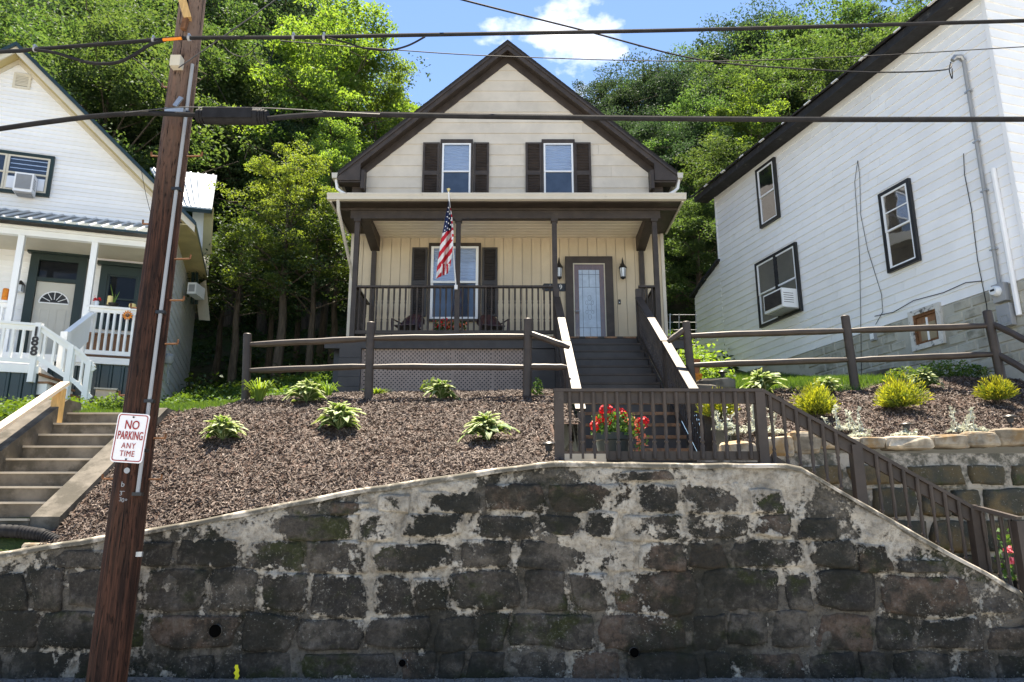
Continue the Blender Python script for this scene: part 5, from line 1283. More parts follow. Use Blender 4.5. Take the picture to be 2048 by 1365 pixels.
# eaves
b = MB(); b.fbox(RF, -.35, RL + .45, RE - .02, RE + .015, .0, .40); b.build('eave_soffit', M['roofblack'], rh)
for i in range(9):
    s0 = -.35 + i * (RL + .8)/9; b = MB(); b.fbox(RF, s0 + .002, s0 + (RL + .8)/9 - .002, RE - .05 + rs.uniform(-.008, .008), RE + .12, .402, .44); b.build('fascia_board', M['roofblack'], rh)
b = MB(); b.prism([RF.p(-.40, RE + .121, .50), RF.p(RL + .5, RE + .121, .50), RF.p(RL + .5, RE + .17, .50), RF.p(-.40, RE + .17, .50)], RF.n * -3.9 + Vector((0, 0, RS * 3.9))); b.build('roof', M['shingle'], rh)
b = MB(); b.prism([RF.p(-.40, RE + .121 + RS*3.9, -3.4), RF.p(RL + .5, RE + .121 + RS*3.9, -3.4), RF.p(RL + .5, RE + .17 + RS*3.9, -3.4), RF.p(-.40, RE + .17 + RS*3.9, -3.4)], RF.n * -3.9 + Vector((0, 0, -RS * 3.9))); b.build('roof', M['shingle'], rh)
for i in range(44):
    s0 = -.42 + i * (RL + .9)/44; b = MB(); dz = rs.uniform(-.012, .012)
    b.fbox(RF, s0, s0 + (RL + .9)/44 * rs.uniform(.7, 1.0), RE + .125 + dz, RE + .15 + dz, .48, .53 + rs.uniform(-.02, .015)); b.build('shingle_edge', M['shingle'] if i % 4 else M['asb'], rh)
# windows
def rwin(TL, TR, BR, BL, **kw):
    pts = [RF.px(*p) for p in (TL, TR, BR, BL)]; s1_ = (pts[0][0] + pts[3][0])/2; s0_ = (pts[1][0] + pts[2][0])/2; zt = (pts[0][1] + pts[1][1])/2; zb = (pts[2][1] + pts[3][1])/2
    tr = .07; return window(RF, rh, s0_ + tr, s1_ - tr, zb + tr, zt - tr, tr, M['black'], M['vinyl'], .027, glassm='glassdark', **kw), (s0_ + tr, s1_ - tr, zb + tr, zt - tr)
rwin((1514.7, 343), (1552.8, 316), (1564, 435), (1526.5, 458), back='interior')
_, W2 = rwin((1515, 530), (1596, 484), (1608.6, 622), (1525, 657.7), back='interior', cols=2)
w3, W3 = rwin((1762, 391), (1822.5, 358), (1847, 521), (1782.6, 548), back='curtain', muntin=True)
smid_ = (W2[0] + W2[1])/2
b = MB(); b.fbox(RF, smid_ - .055, smid_ + .055, W2[2], W2[3], .05, .09); b.build('window_mullion', M['roofblack'], rh)
air_con(RF, W2[0] + .02, smid_ - .02, W2[2] + .03, W2[2] + .50, .07, .52, RF.p(W2[0] + .3, W2[2], .1), 'white air conditioner sticking out of a black-trimmed window of the shingled house', 'darkgrey')
# foundation blocks
b = MB(); b.fbox(RF, 4.75*KR, RL + .02, 3.4, RB0 - .005, -.02, .0); b.build('foundation_render', M['plaster'], rh)
BLK = MB(); BL_, BH = .40, .195
BLK.add([(0, 0, 0), (BL_ - .012, 0, 0), (BL_ - .012, 0, BH - .012), (0, 0, BH - .012), (.03, .028, .025), (BL_ - .045, .034, .022), (BL_ - .04, .026, BH - .04), (.035, .032, BH - .036), (0, -.06, 0), (BL_ - .012, -.06, 0), (BL_ - .012, -.06, BH - .012), (0, -.06, BH - .012)],
        [(4, 5, 6, 7), (0, 1, 5, 4), (1, 2, 6, 5), (2, 3, 7, 6), (3, 0, 4, 7), (8, 9, 1, 0), (9, 10, 2, 1), (10, 11, 3, 2), (11, 8, 0, 3)])
# block mesh laid along the wall: local x = s, y = n
BM_ = BLK.mesh('block', M['foundation'])
bw = [RF.px(*p) for p in ((1820, 626.7), (1882.6, 605), (1895, 687), (1831, 703.7))]; bs1 = (bw[0][0] + bw[3][0])/2; bs0 = (bw[1][0] + bw[2][0])/2; bz1 = (bw[0][1] + bw[1][1])/2; bz0 = (bw[2][1] + bw[3][1])/2
rotm = Matrix((( RF.s.x, RF.n.x, 0, 0), (RF.s.y, RF.n.y, 0, 0), (0, 0, 1, 0), (0, 0, 0, 1)))
for row in range(7):
    z = RB0 - .01 - BH*(row + 1); s = 0.0 - (.2 if row % 2 else 0)
    while s < 4.75*KR:
        if s >= -.01 and not (s + BL_ > bs0 and s < bs1 and z + BH > bz0 and z < bz1):
            o = link('foundation_block', BM_, rh); o.matrix_local = Matrix.Translation(RF.p(s, z, 0) - wloc(rh)) @ rotm
        s += BL_
b = MB(); b.fbox(RF, 0, 4.75*KR, 3.4, RB0 - .012, -.06, .012); b.build('foundation_joint', M['plaster'], rh)
M['peeling'] = paint('peeling_white_paint', (.58, .56, .52), .8, .1, 6, .5, 40, dirt=((.05, .045, .04), 9, .54, .9))
b = MB(); ring(b, RF, (bs0, bs1), (bz0, bz1), (bs0 + .10, bs1 - .10), (bz0 + .10, bz1 - .10), .0, .075); bwn = b.build('basement_window', M['peeling'], rh)
b = MB(); quadf(b, RF, bs0 + .09, bs1 - .09, bz0 + .09, bz1 - .09, .014); b.build('board_back', M['doorwood'], bwn)
b = MB(); ring(b, RF, (bs0 + .09, bs1 - .09), (bz0 + .09, bz1 - .09), (bs0 + .14, bs1 - .15), (bz0 + .14, bz1 - .16), .016, .05); b.build('rotten_sash', M['rust'], bwn)
b = MB(); b.fbox(RF, bs0 + .18, bs0 + .55, bz0 + .16, bz1 - .30, .017, .022); b.build('plywood', M['curtain'], bwn)
b = MB(); b.fbox(RF, bs1 - .42, bs1 - .38, bz0 + .14, bz1 - .2, .02, .035); b.build('bar', M['vinyl'], bwn)
# electric service: conduit, weatherhead, meter, box
b = MB(); c0 = RF.px(1932, 122); c1 = RF.px(2006, 572); sc0 = (c0[0] + c1[0])/2
b.tube([RF.p(sc0, c1[1], .07), RF.p(sc0, c0[1], .07)], .032, 10); cd = b.build('service_conduit', M['conduit'], rh, True)
b = MB(); b.tube([RF.p(sc0, c0[1] - .02, .07), RF.p(sc0 + .02, c0[1] + .06, .10), RF.p(sc0 + .05, c0[1] + .06, .20), RF.p(sc0 + .07, c0[1], .25)], [.04, .06, .055, .04], 10); b.build('weatherhead', M['steel'], cd, True)
for fz_ in (.15, .4, .62, .85):
    z = c1[1] + (c0[1] - c1[1])*fz_; b = MB(); b.fbox(RF, sc0 - .06, sc0 + .06, z - .012, z + .012, .03, .108); b.build('strap', M['steel'], cd)
q = RF.px(2009, 586); mb_ = thing('electric_meter', RF.p(q[0], q[1], .02), 'round glass electric meter on a grey box at the corner of the shingled house', 'meter')
b = MB(); b.fbox(RF, q[0] - .12, q[0] + .12, q[1] - .17, q[1] + .15, .02, .14); b.build('meter_box', M['conduit'], mb_)
b = MB(); b.tube([RF.p(q[0] + .02, q[1] + .02, .14), RF.p(q[0] + .02, q[1] + .02, .20), RF.p(q[0] + .02, q[1] + .02, .24)], [.095, .09, .07], 16); b.build('meter_glass', M['frost'], mb_, True)
b = MB(); b.fbox(RF, q[0] - .02, q[0] + .06, q[1] + .01, q[1] + .045, .241, .246); b.build('dial', M['black'], mb_)
q2 = RF.px(2020, 630); ub = thing('utility_box', RF.p(q2[0], q2[1], .02), 'pale grey utility box below the electric meter', 'electrical box')
b = MB(); b.fbox(RF, q2[0] - .13, q2[0] + .12, q2[1] - .21, q2[1] + .17, .04, .15); b.build('housing', M['conduit'], ub)
b = MB(); ring(b, RF, (q2[0] - .09, q2[0] + .06), (q2[1] - .17, q2[1] - .02), (q2[0] - .08, q2[0] + .05), (q2[1] - .16, q2[1] - .03), .151, .158); b.build('hatch', M['steel'], ub)
q3 = RF.px(1751, 673); jb = thing('junction_box', RF.p(q3[0], q3[1], .02), 'small white junction box low on the block foundation', 'electrical box')
b = MB(); b.fbox(RF, q3[0] - .07, q3[0] + .07, q3[1] - .10, q3[1] + .09, .02, .09); b.build('housing', M['conduit'], jb); b = MB(); b.fbox(RF, q3[0] - .05, q3[0] + .05, q3[1] - .07, q3[1] + .05, .091, .10); b.build('cover', M['vinyl'], jb)
d0_, d1_ = RF.px(2004, 332), RF.px(2042, 560); sd = d0_[0]
b = MB(); b.tube([RF.p(.32, d0_[1], .06), RF.p(.28, d1_[1] - .6, .06)], .045, 8); b.build('vent_pipe', M['asb'], rh, True)
def wall_wire(name, pts, r, label, mat='rubber'):
    P = [RF.p(*(RF.px(px, py)), .035) for px, py in pts]; b = MB(); b.tube(P, r, 5)
    tag(b.build(name, M[mat], None, True, P[-1]), label, 'wire')
wall_wire('wall_wire', [(1718, 322), (1712, 365), (1716, 420), (1722, 520), (1724, 640), (1726, 752)], .006, 'thin wire hanging straight down the middle of the shingled wall')
wall_wire('wall_wire', [(1718, 322), (1722, 350), (1724, 430), (1738, 500), (1766, 590), (1768, 625), (1754, 650)], .006, 'loose wire curving down the shingled wall to the junction box')
wall_wire('wall_wire', [(1930, 308), (1932, 350), (1946, 420), (1958, 520), (1968, 570), (1976, 610), (1982, 660)], .007, 'black wire down the shingled wall near the grey conduit')
wall_wire('wall_wire', [(1752, 633), (1790, 625), (1830, 602), (1890, 586), (1935, 566), (1966, 563)], .008, 'black wire along the lower edge of the white shingles above the basement window')
# bits by the foundation
q = at(1760, 752, 14.4); sb_ = thing('concrete_slab_stack', q, 'grey slab leaning against the block foundation', 'slab'); b = MB(); b.bar(at(1735, 755, 14.6), at(1800, 743, 14.2), .5, .09); b.build('slab', M['concrete'], sb_)
q = at(1765, 757, 14.2); sb_ = thing('red_plank', q, 'faded red plank lying in the grass by the block foundation', 'plank'); b = MB(); b.bar(at(1733, 758, 14.3), at(1790, 755, 14.0), .15, .09); b.build('board', M['burgundy'], sb_)
for px, py, Y, sc, lab in ((1405, 800, 12.2, .45, 'flat grey rock beside the stair newel'), (1432, 775, 12.6, .6, 'long grey rock at the corner of the shingled house')):
    q = at(px, py, Y); q.z = gzf(q.x, q.y) + .08; t = thing('garden_rock', q, lab, 'rock'); rock(t, 'boulder', q, (sc, .35, .22), px * .1, M['concrete'])
for px, z_ in ((1392, 0), (1390, 1)):
    q = at(px, 755, 15.4); q.z = gzf(q.x, q.y) + z_ * .30
    t = thing('terracotta_pot', q, 'square terracotta planter behind the fence post, lower of the two' if z_ == 0 else 'square terracotta planter behind the fence post, upper of the two', 'plant pot')
    b = MB(); b.lathe(q, [(.09, 0), (.12, .25), (.13, .26), (.13, .30), (.10, .30)], 12); b.build('pot', M['orange'] if z_ == 0 else M['terracotta'], t, True)

# ================================================================== UTILITY POLE
UY = 7.55
pb_, pt_ = at(215, 1352, UY), at(386, 2, UY + .02); dirp = (pt_ - pb_) / (pt_.z - pb_.z)
def pz(z): return pb_ + dirp * (z - pb_.z)
def prad(z): return np.interp(z, [0, 7.4, 9.5], [.172, .138, .125])
up_ = thing('utility_pole', pz(.05), 'tall brown wooden utility pole with climbing pegs in front of the stone wall', 'utility pole')
b = MB(); zs = np.linspace(.0, 9.2, 70); n = 28; vs = []
for z in zs:
    c = pz(z)
    for j in range(n):
        a = 2*math.pi*j/n; r = prad(z) * (1 + .035*float(fbm(math.cos(a)*3, math.sin(a)*3, z*.5)) * 2 + .02*math.sin(a*9 + .3*math.sin(z)))
        vs.append((c.x + r*math.cos(a), c.y + r*math.sin(a), z))
b.add(vs, [(i*n + j, i*n + (j+1) % n, (i+1)*n + (j+1) % n, (i+1)*n + j) for i in range(len(zs)-1) for j in range(n)] + [tuple(range((len(zs)-1)*n, len(zs)*n))])
b.build('shaft', M['pole'], up_, 'all')
for px, py, sg in ((380, 518, 1), (367, 601, 1), (355, 688, 1), (330, 877, 1), (322, 959, 1), (286, 448, -1), (262, 616, -1), (239, 791, -1), (205, 958, -1), (303, 312, -1), (403, 312, 1), (325, 174, -1)):
    q = at(px, py, UY); c = pz(q.z); st_ = c + Vector((sg*prad(q.z)*.9, 0, 0)); en = Vector((q.x, UY, q.z))
    b = MB(); b.tube([st_, en, en + Vector((sg*.002, 0, .002)), en + Vector((sg*.004, 0, .045))], .010, 6); b.build('climbing_peg', M['rust'], up_, True)
cpts = [(387, 116), (382, 170), (376, 215), (371, 245), (362, 290), (350, 370), (343, 470), (337, 530), (326, 620), (313, 690), (304, 800), (292, 900), (277, 988)]
P = []
for px, py in cpts:
    q = at(px, py, UY - .2); c = pz(q.z); r = prad(q.z) + .012; dx = max(-.13, min(.13, q.x - c.x)); P.append(Vector((c.x + dx, c.y - math.sqrt(max(0, r*r - dx*dx)) - .012, q.z)))
b = MB(); b.tube(P, .019, 8); b.build('riser_conduit', M['conduit'], up_, True)
for k in (2, 5, 8, 10, 11, 12):
    b = MB(); b.box(P[k] + Vector((-.045, -.022, -.016)), P[k] + Vector((.045, .03, .016))); b.build('conduit_clamp', M['black'], up_)
def on_pole(px, py, out=.0):
    q = at(px, py, UY - .2); c = pz(q.z); r = prad(q.z); dx = max(-r*.95, min(r*.95, q.x - c.x)); return Vector((c.x + dx, c.y - math.sqrt(r*r - dx*dx) - out, q.z))
q = on_pole(352, 122, .02); b = MB(); b.box(q + Vector((-.06, -.07, -.065)), q + Vector((.05, .04, .065))); b.build('junction_cover', M['trimcream'], up_)
q = on_pole(350, 203, .01); b = MB(); b.bar(q + Vector((.03, 0, .09)), q + Vector((-.02, -.02, -.03)), .05, .02, (0, -1, 0)); b.build('strap_bracket', M['steel'], up_)
q = on_pole(348, 217, .02); b = MB(); b.box(q + Vector((-.11, -.04, -.03)), q + Vector((.09, .02, .02))); b.build('cable_clamp', M['steel'], up_)
q = on_pole(372, 30, .03); b = MB(); b.bar(q + Vector((-.10, -.03, .28)), q + Vector((.0, 0, -.02)), .10, .08); b.build('wooden_brace', M['lumber'], up_)
b = MB(); b.bar(q + Vector((-.01, -.02, .0)), q + Vector((-.03, -.02, -.16)), .05, .05); b.build('insulator_pin', M['rust'], up_)
q = on_pole(262, 1110, .0); b = MB(); b.box(q + Vector((-.05, -.012, -.022)), q + Vector((.05, .02, .022))); b.build('pole_tag', M['steel'], up_)
q = on_pole(250, 941, .004); b = MB(); b.tube([q, q + Vector((0, -.006, 0))], .028, 14); b.build('inspection_disc', M['conduit'], up_)
for ch, px, py, sz in (('b', 242, 969, .07), ('_', 242, 975, .09), ('3', 238, 987, .06), ('3', 237, 999, .055), ('0', 242, 1001, .055), ('o', 248, 999, .04)):
    q = on_pole(px, py, .006); link('painted_numeral', text_mesh(ch, M['conduit'], sz, .002), up_, q - wloc(up_), (R(90), 0, 0))
# sign
sg_ = thing('no_parking_sign', on_pole(259, 876, .03), 'white NO PARKING ANY TIME sign with red letters on the utility pole', 'sign')
q = on_pole(259, 876, .035); tilt = Matrix.Rotation(R(3.6), 3, 'Y') ; w2, h2 = .155, .236
def sgp(x, z, y=0): return q + tilt @ Vector((x, y, z))
def rrect(w, h, r, y):
    out = []
    for cx, cz, a0 in ((w - r, h - r, 0), (-w + r, h - r, 90), (-w + r, -h + r, 180), (w - r, -h + r, 270)):
        for k in range(5): a = R(a0 + 22.5*k); out.append(sgp(cx + r*math.cos(a), cz + r*math.sin(a), y))
    return out
b = MB(); b.prism(rrect(w2, h2, .035, 0), (0, .004, 0)); b.build('plate', M['signwhite'], sg_)
o1, i1 = rrect(w2 - .012, h2 - .012, .028, -.002), rrect(w2 - .021, h2 - .021, .021, -.002); m = len(o1)
b = MB(); b.add(o1 + i1, [(i, (i+1) % m, m + (i+1) % m, m + i) for i in range(m)]); b.build('border', M['signred'], sg_)
for txt, z, sz, sx in (('NO', .120, .120, .76), ('PARKING', .018, .112, .53), ('ANY', -.078, .078, .80), ('TIME', -.154, .078, .80)):
    me = text_mesh(txt, M['signred'], sz, .001, bold=.0012 if sz > .1 else 0.0, space=1.0 if sz > .1 else 1.12); o = link('lettering', me, sg_)
    o.matrix_local = Matrix.Translation(sgp(0, z, -.004) - wloc(sg_)) @ tilt.to_4x4() @ Matrix.Rotation(R(90), 4, 'X') @ Matrix.Diagonal((sx, 1, 1, 1))
for z in (.20, -.205):
    b = MB(); c = sgp(0, z, -.002); b.tube([c, c + Vector((0, -.006, 0))], .009, 10); b.build('bolt', M['black'], sg_)

# ================================================================== CABLES
def smooth_path(pts, k=8):
    P = [Vector(p) for p in pts]; out = []
    for i in range(len(P) - 1):
        a, b_, c, d = P[max(0, i-1)], P[i], P[i+1], P[min(len(P)-1, i+2)]
        for j in range(k):
            t_ = j/k; out.append(.5*((2*b_) + (c - a)*t_ + (2*a - 5*b_ + 4*c - d)*t_*t_ + (3*b_ - a - 3*c + d)*t_**3))
    out.append(P[-1]); return out
def cable(name, pts, r, label, mat='rubber', n=8, k=8, cat='cable'):
    P = smooth_path([at(*p) for p in pts], k); b = MB(); b.tube(P, r, n)
    tag(b.build(name, M[mat], None, True, P[0]), label, cat)
    return P
CY_ = 7.22
Pu = cable('telephone_cable', [(-420, 120, CY_), (0, 104, CY_), (70, 99, CY_), (200, 89, CY_), (330, 79, CY_), (400, 76, CY_), (600, 75, CY_), (860, 70, CY_), (1300, 62, CY_), (1700, 52, CY_), (2048, 42, CY_), (2500, 30, CY_)], .021, 'thick black upper cable bundle crossing the whole street in front of the gable')
cable('telephone_cable', [(70, 100, CY_ - .03), (110, 106, CY_ - .03), (150, 118, CY_ - .03), (180, 126, CY_ - .03), (215, 128, CY_ - .03), (245, 122, CY_ - .03), (275, 106, CY_ - .03), (300, 90, CY_ - .03), (330, 81, CY_ - .03)], .018, 'slack loop of black cable sagging just before the pole')
cable('telephone_cable', [(655, 76, CY_ - .03), (690, 85, CY_ - .03), (730, 97, CY_ - .03), (775, 101, CY_ - .03), (815, 92, CY_ - .03), (850, 74, CY_ - .03)], .010, 'short slack loop of black cable above the left tree')
cable('telephone_cable', [(-420, 320, CY_), (0, 258, CY_), (100, 244, CY_), (200, 232, CY_), (290, 227, CY_), (400, 231, CY_)], .027, 'thick black lower cable running from the pole past the green-trimmed house')
cable('telephone_cable', [(536, 238, CY_), (600, 232, CY_), (700, 229, CY_), (1024, 234, CY_), (1500, 239, CY_), (2048, 239, CY_), (2500, 236, CY_)], .029, 'thick black lower cable running from the splice case across the beige house')
cable('support_wire', [(250, 226, CY_ - .03), (345, 216, CY_ - .03), (400, 215, CY_ - .03), (540, 217, CY_ - .03), (680, 225, CY_ - .03), (760, 229, CY_ - .03)], .006, 'thin steel support wire above the black splice case', 'wirecoat', 5, cat='wire')
cable('telephone_wire', [(560, 82, CY_ + .1), (760, 98, CY_ + .4), (1000, 113, CY_ + .6), (1380, 123, CY_ + 1.0), (1700, 114, CY_ + 1.0), (2048, 94, CY_ + .8), (2300, 80, CY_ + .8)], .006, 'thin black wire sagging past the gable peak', 'rubber', 5, cat='wire')
hd = RF.p(sc0 + .07, c0[1] - .05, .3)
Pd = [at(860, -22, 7.3), at(925, 0, 7.5), at(1170, 62, 8.3), at(1400, 120, 9.2), at(1600, 138, 10.0), at(1760, 145, 10.6)]
b = MB(); b.tube(smooth_path(Pd + [at(1890, 140, 11.0), hd]), .011, 6); tag(b.build('service_drop_wire', M['rubber'], None, True, Pd[0]), 'twisted black service wire dropping to the shingled house weatherhead', 'wire')
b = MB(); b.tube(smooth_path([hd, hd + RF.p(0, 0) * 0 + Vector((-.06, -.02, -.18)), hd + Vector((-.02, .0, -.34)), hd + Vector((.02, .02, -.12))]), .010, 6); tag(b.build('drip_loop', M['rubber'], None, True, hd), 'short black drip loop under the weatherhead of the shingled house', 'wire')
cable('guy_wire', [(357, 136, 7.28), (440, 78, 7.28), (548, 2, 7.28), (640, -66, 7.28)], .007, 'grey wire rising from the pole box up over the treetops', 'wirecoat', 5, cat='wire')
cable('telephone_wire', [(252, 108, CY_), (290, 135, 7.4), (350, 200, 7.5)], .005, 'thin black wire slanting from the slack loop down to the pole clamp', 'rubber', 5, cat='wire')
cable('telephone_wire', [(400, 105, 7.5), (430, 160, 8.5), (470, 235, 10.0), (520, 320, 12.0), (600, 420, 14.6), (690, 510, 17.0)], .005, 'thin dark wire running back from the pole to the beige house corner', 'rubber', 5, cat='wire')
cable('telephone_wire', [(281, 332, 15.8), (292, 390, 15.9), (305, 440, 16.0)], .006, 'short wire hanging down the gable of the green-trimmed house', 'rubber', 5, cat='wire')
c = at(480, 80, CY_ - .03)
cable('telephone_wire', [(440, 82, CY_), (460, 105, CY_), (490, 113, CY_), (515, 90, CY_)], .005, 'small loose wire loop hanging under the upper cable, nearer the pole', 'rubber', 5, cat='wire')
cable('telephone_wire', [(505, 92, CY_), (512, 118, CY_), (527, 130, CY_), (543, 112, CY_), (548, 88, CY_)], .005, 'small loose wire loop under the upper cable, farther from the pole', 'rubber', 5, cat='wire')
for i, px in enumerate((70, 307, 378, 587, 648)):
    f = {70: 99, 307: 81, 378: 77, 587: 75, 648: 75}[px]; q = at(px, f, CY_)
    t = thing('cable_band', q, ('pale band on the upper cable in front of the white gable peak', 'pale band on the upper cable just before the orange sleeve', 'pale band on the upper cable in front of the pole', 'pale band on the upper cable over the trees, first beyond the pole', 'pale band on the upper cable where the short slack loop starts')[i], 'clamp')
    b = MB(); b.tube([q + Vector((-.012, 0, 0)), q + Vector((.012, 0, 0))], .031, 10); b.build('strap', M['conduit'], t, True); b = MB(); b.box(q + Vector((-.01, -.02, .028)), q + Vector((.01, .02, .05))); b.build('buckle', M['steel'], t)
q0, q1 = at(326, 80, CY_ - .045), at(363, 77, CY_ - .045); t = thing('cable_marker', q0, 'orange sleeve on the upper cable beside the pole', 'cable marker'); b = MB(); b.tube([q0, q1], .017, 8); b.build('sleeve', M['orange'], t, True); b = MB(); b.tube([q0 + Vector((-.01, 0, 0)), q0], .02, 8); b.build('end_ring', M['rubber'], t)
# splice case
s0_, s1_ = at(395, 233, CY_), at(536, 235, CY_); ln = s1_ - s0_
spc = thing('splice_case', s0_, 'black ribbed cable splice case hanging beside the pole', 'splice case')
b = MB(); P = [s0_ + ln*f for f in (.10, .12, .86, .88)]; b.tube(P, [.07, .085, .085, .07], 14); b.build('body', M['rubber'], spc, True)
b = MB(); b.box(s0_ + ln*.11 + Vector((0, -.088, -.06)), s0_ + ln*.80 + Vector((0, -.02, .062))); b.build('cover', M['rubber'], spc)
for f0, f1, r in ((0, .03, .072), (.035, .055, .08), (.06, .095, .075), (.885, .91, .082), (.915, .94, .078), (.945, .965, .084), (.97, 1.0, .074)):
    b = MB(); b.tube([s0_ + ln*f0, s0_ + ln*f1], r, 14); b.build('end_ring', M['rubber'], spc, True)
for f in (.34, .62):
    c = s0_ + ln*f; b = MB(); b.prism([c + Vector((-.08, -.03, .07)), c + Vector((.08, -.03, .07)), c + Vector((.045, -.03, .105)), c + Vector((-.045, -.03, .105))], (0, .06, 0)); b.build('hanger', M['rubber'], spc)
b = MB(); b.tube([s0_ + ln*.02 + Vector((0, -.03, .085)), s0_ + ln*.92 + Vector((0, -.03, .083))], .006, 5); b.build('hanger_wire', M['steel'], spc)

# ================================================================== PLANTS
def ground_hit(px, py, lift=.05, y0=8.3):
    d = ray(px, py); best = None
    for Y in np.arange(y0, 40, .02):
        k = Y / d.y; x, z = d.x*k, CAMZ + d.z*k
        if z <= gzf(x, Y) + lift: return Vector((x, Y, gzf(x, Y) + lift))
    return at(px, py, 14)
def leaf_cloud(C, N, L, W, seed, up=.6, fold=.15):
    """Diamond leaves at centres C with lengths L and widths W; returns V, F."""
    g = np.random.default_rng(seed); n = len(C)
    nr = g.normal(size=(n, 3)); nr[:, 2] = np.abs(nr[:, 2]) + up; nr /= np.linalg.norm(nr, axis=1, keepdims=True)
    t = g.normal(size=(n, 3)); t -= nr * (t*nr).sum(1, keepdims=True); t /= np.linalg.norm(t, axis=1, keepdims=True) + 1e-9
    t[:, 2] -= .25; t /= np.linalg.norm(t, axis=1, keepdims=True)
    s = np.cross(nr, t)
    L = L[:, None]; W = W[:, None]
    V = np.stack([C - t*L*.5, C + s*W*.5 + nr*fold*W, C + t*L*.5, C - s*W*.5 + nr*fold*W], 1).reshape(-1, 3)
    F = (np.arange(n)[:, None]*4 + np.arange(4)[None])
    return V, F
def tree_meshes(name, mat, seed, H=12.0, CR=3.6, base=.28, limbs=26, subs=7, leaves=20000, leaf=.20, flat=.5, rc=.75, droop=0.0, top_round=1.0, barkm='bark'):
    g = np.random.default_rng(seed); b = MB()
    tp = [Vector((0, 0, -.6))]
    for i in range(1, 8):
        f = i/7; tp.append(Vector((g.normal(0, .10)*H*.05 + tp[-1].x, g.normal(0, .10)*H*.05 + tp[-1].y, H*.86*f)))
    r0 = H*.017; b.tube(tp, [r0*(1.25 - f*1.1) for f in np.linspace(0, 1, 8)], 8)
    cent = []
    for i in range(limbs):
        f = base + (1 - base)*((i + .5)/limbs)**.9*.96; a = i*2.399 + g.normal(0, .3)
        k = min(6, int(f*7)); fr = f*7/1.0; st = tp[min(7, int(f*.86*8))]; st = Vector((st.x, st.y, H*.86*f*.97))
        prof = math.sin(math.pi*min(1, ((f - base)/(1 - base)*.86 + .14)))**.55*top_round
        ln = CR*prof*g.uniform(.72, 1.15); rise = g.uniform(.15, .55)*ln*(.6 + f)
        e = st + Vector((math.cos(a)*ln, math.sin(a)*ln, rise - droop*ln)); m = st.lerp(e, .5) + Vector((0, 0, .12*ln))
        b.tube([st, m, e], [r0*.42*(1.15 - f), r0*.25*(1.15 - f), .012], 5)
        for s in range(subs):
            q = g.uniform(.30, 1.08); c = st.lerp(m, q*2) if q < .5 else m.lerp(e, (q - .5)*2)
            sd = Vector((g.normal(), g.normal(), g.normal()*.6)) * ln*.20
            c2 = c + sd; cent.append(tuple(c2))
            if s < 3: b.tube([c, c2], [.018, .006], 4)
    for i in range(int(limbs*1.2)):
        a = g.uniform(0, 6.28); rr = CR*.5*math.sqrt(g.random()); cent.append((rr*math.cos(a), rr*math.sin(a), H*(.80 + .18*g.random())))
    cent = np.array(cent); nc = len(cent)
    w = g.uniform(.4, 1.6, nc); idx = g.choice(nc, leaves, p=w/w.sum())
    sz = g.uniform(.7, 1.25, nc)*rc
    u = g.normal(size=(leaves, 3)); u /= np.linalg.norm(u, axis=1, keepdims=True); u *= (g.random((leaves, 1))**.42)
    off = u*sz[idx][:, None]*np.array([1, 1, flat]); off[:, 2] -= droop*.35*(off[:, 0]**2 + off[:, 1]**2)
    C = cent[idx] + off
    V, F = leaf_cloud(C, None, g.uniform(.6, 1.2, leaves)*leaf, g.uniform(.34, .58, leaves)*leaf, seed + 1)
    return npmesh(name + '_crown', V, F, mat), b.mesh(name + '_trunk', M[barkm], (0, 0, 0), True), H
T = {
 'bright': [tree_meshes('ash', M['leaf_bright'], 21, 13, 3.5, .16, 34, 6, 44000, .15, .36, .58, .10), tree_meshes('ash', M['leaf_bright'], 22, 12, 3.1, .42, 26, 6, 26000, .14, .34, .52, .14)],
 'mid': [tree_meshes('maple', M['leaf_mid'], 31, 12, 3.9, .24, 30, 6, 40000, .15, .5, .66), tree_meshes('maple', M['leaf_mid'], 32, 13, 3.6, .26, 30, 6, 40000, .15, .5, .64), tree_meshes('maple', M['leaf_mid'], 33, 11, 4.2, .22, 30, 6, 40000, .15, .5, .7)],
 'dark': [tree_meshes('oak', M['leaf_dark'], 41, 14, 4.2, .24, 30, 6, 36000, .17, .52, .75), tree_meshes('oak', M['leaf_dark'], 42, 12, 4.4, .22, 28, 6, 36000, .17, .52, .78)],
 'sparse': [tree_meshes('locust', M['leaf_dark'], 51, 13, 3.2, .40, 20, 5, 5200, .22, .5, .6)],
 'under': [tree_meshes('sapling', M['leaf_under'], 61, 9, 2.2, .45, 16, 5, 6500, .16, .4, .55), tree_meshes('sapling', M['leaf_under'], 62, 8, 2.6, .38, 16, 5, 7000, .16, .4, .55)],
}
NAMES = {'bright': 'ash_tree', 'mid': 'maple_tree', 'dark': 'oak_tree', 'sparse': 'locust_tree', 'under': 'sapling_tree'}
KLAB = {'bright': 'yellow-green leafy tree in the wood behind the houses', 'mid': 'mid-green leafy tree in the wood behind the houses', 'dark': 'dark green tree high on the wooded hill', 'sparse': 'thin airy tree against the sky', 'under': 'slim shaded sapling under the wood between the two houses'}
tcount = {}; PLACE = {}
def place(px):
    for lim, nm in ((150, 'above the green-trimmed gable'), (330, 'between the green-trimmed gable and the pole'), (480, 'behind the utility pole'), (590, 'above the splice case'), (900, 'against the beige gable'), (1270, 'just past the beige gable'), (1420, 'over the beige roof edge'), (1580, 'beside the black eave'), (9999, 'above the black eave')):
        if px < lim: return nm
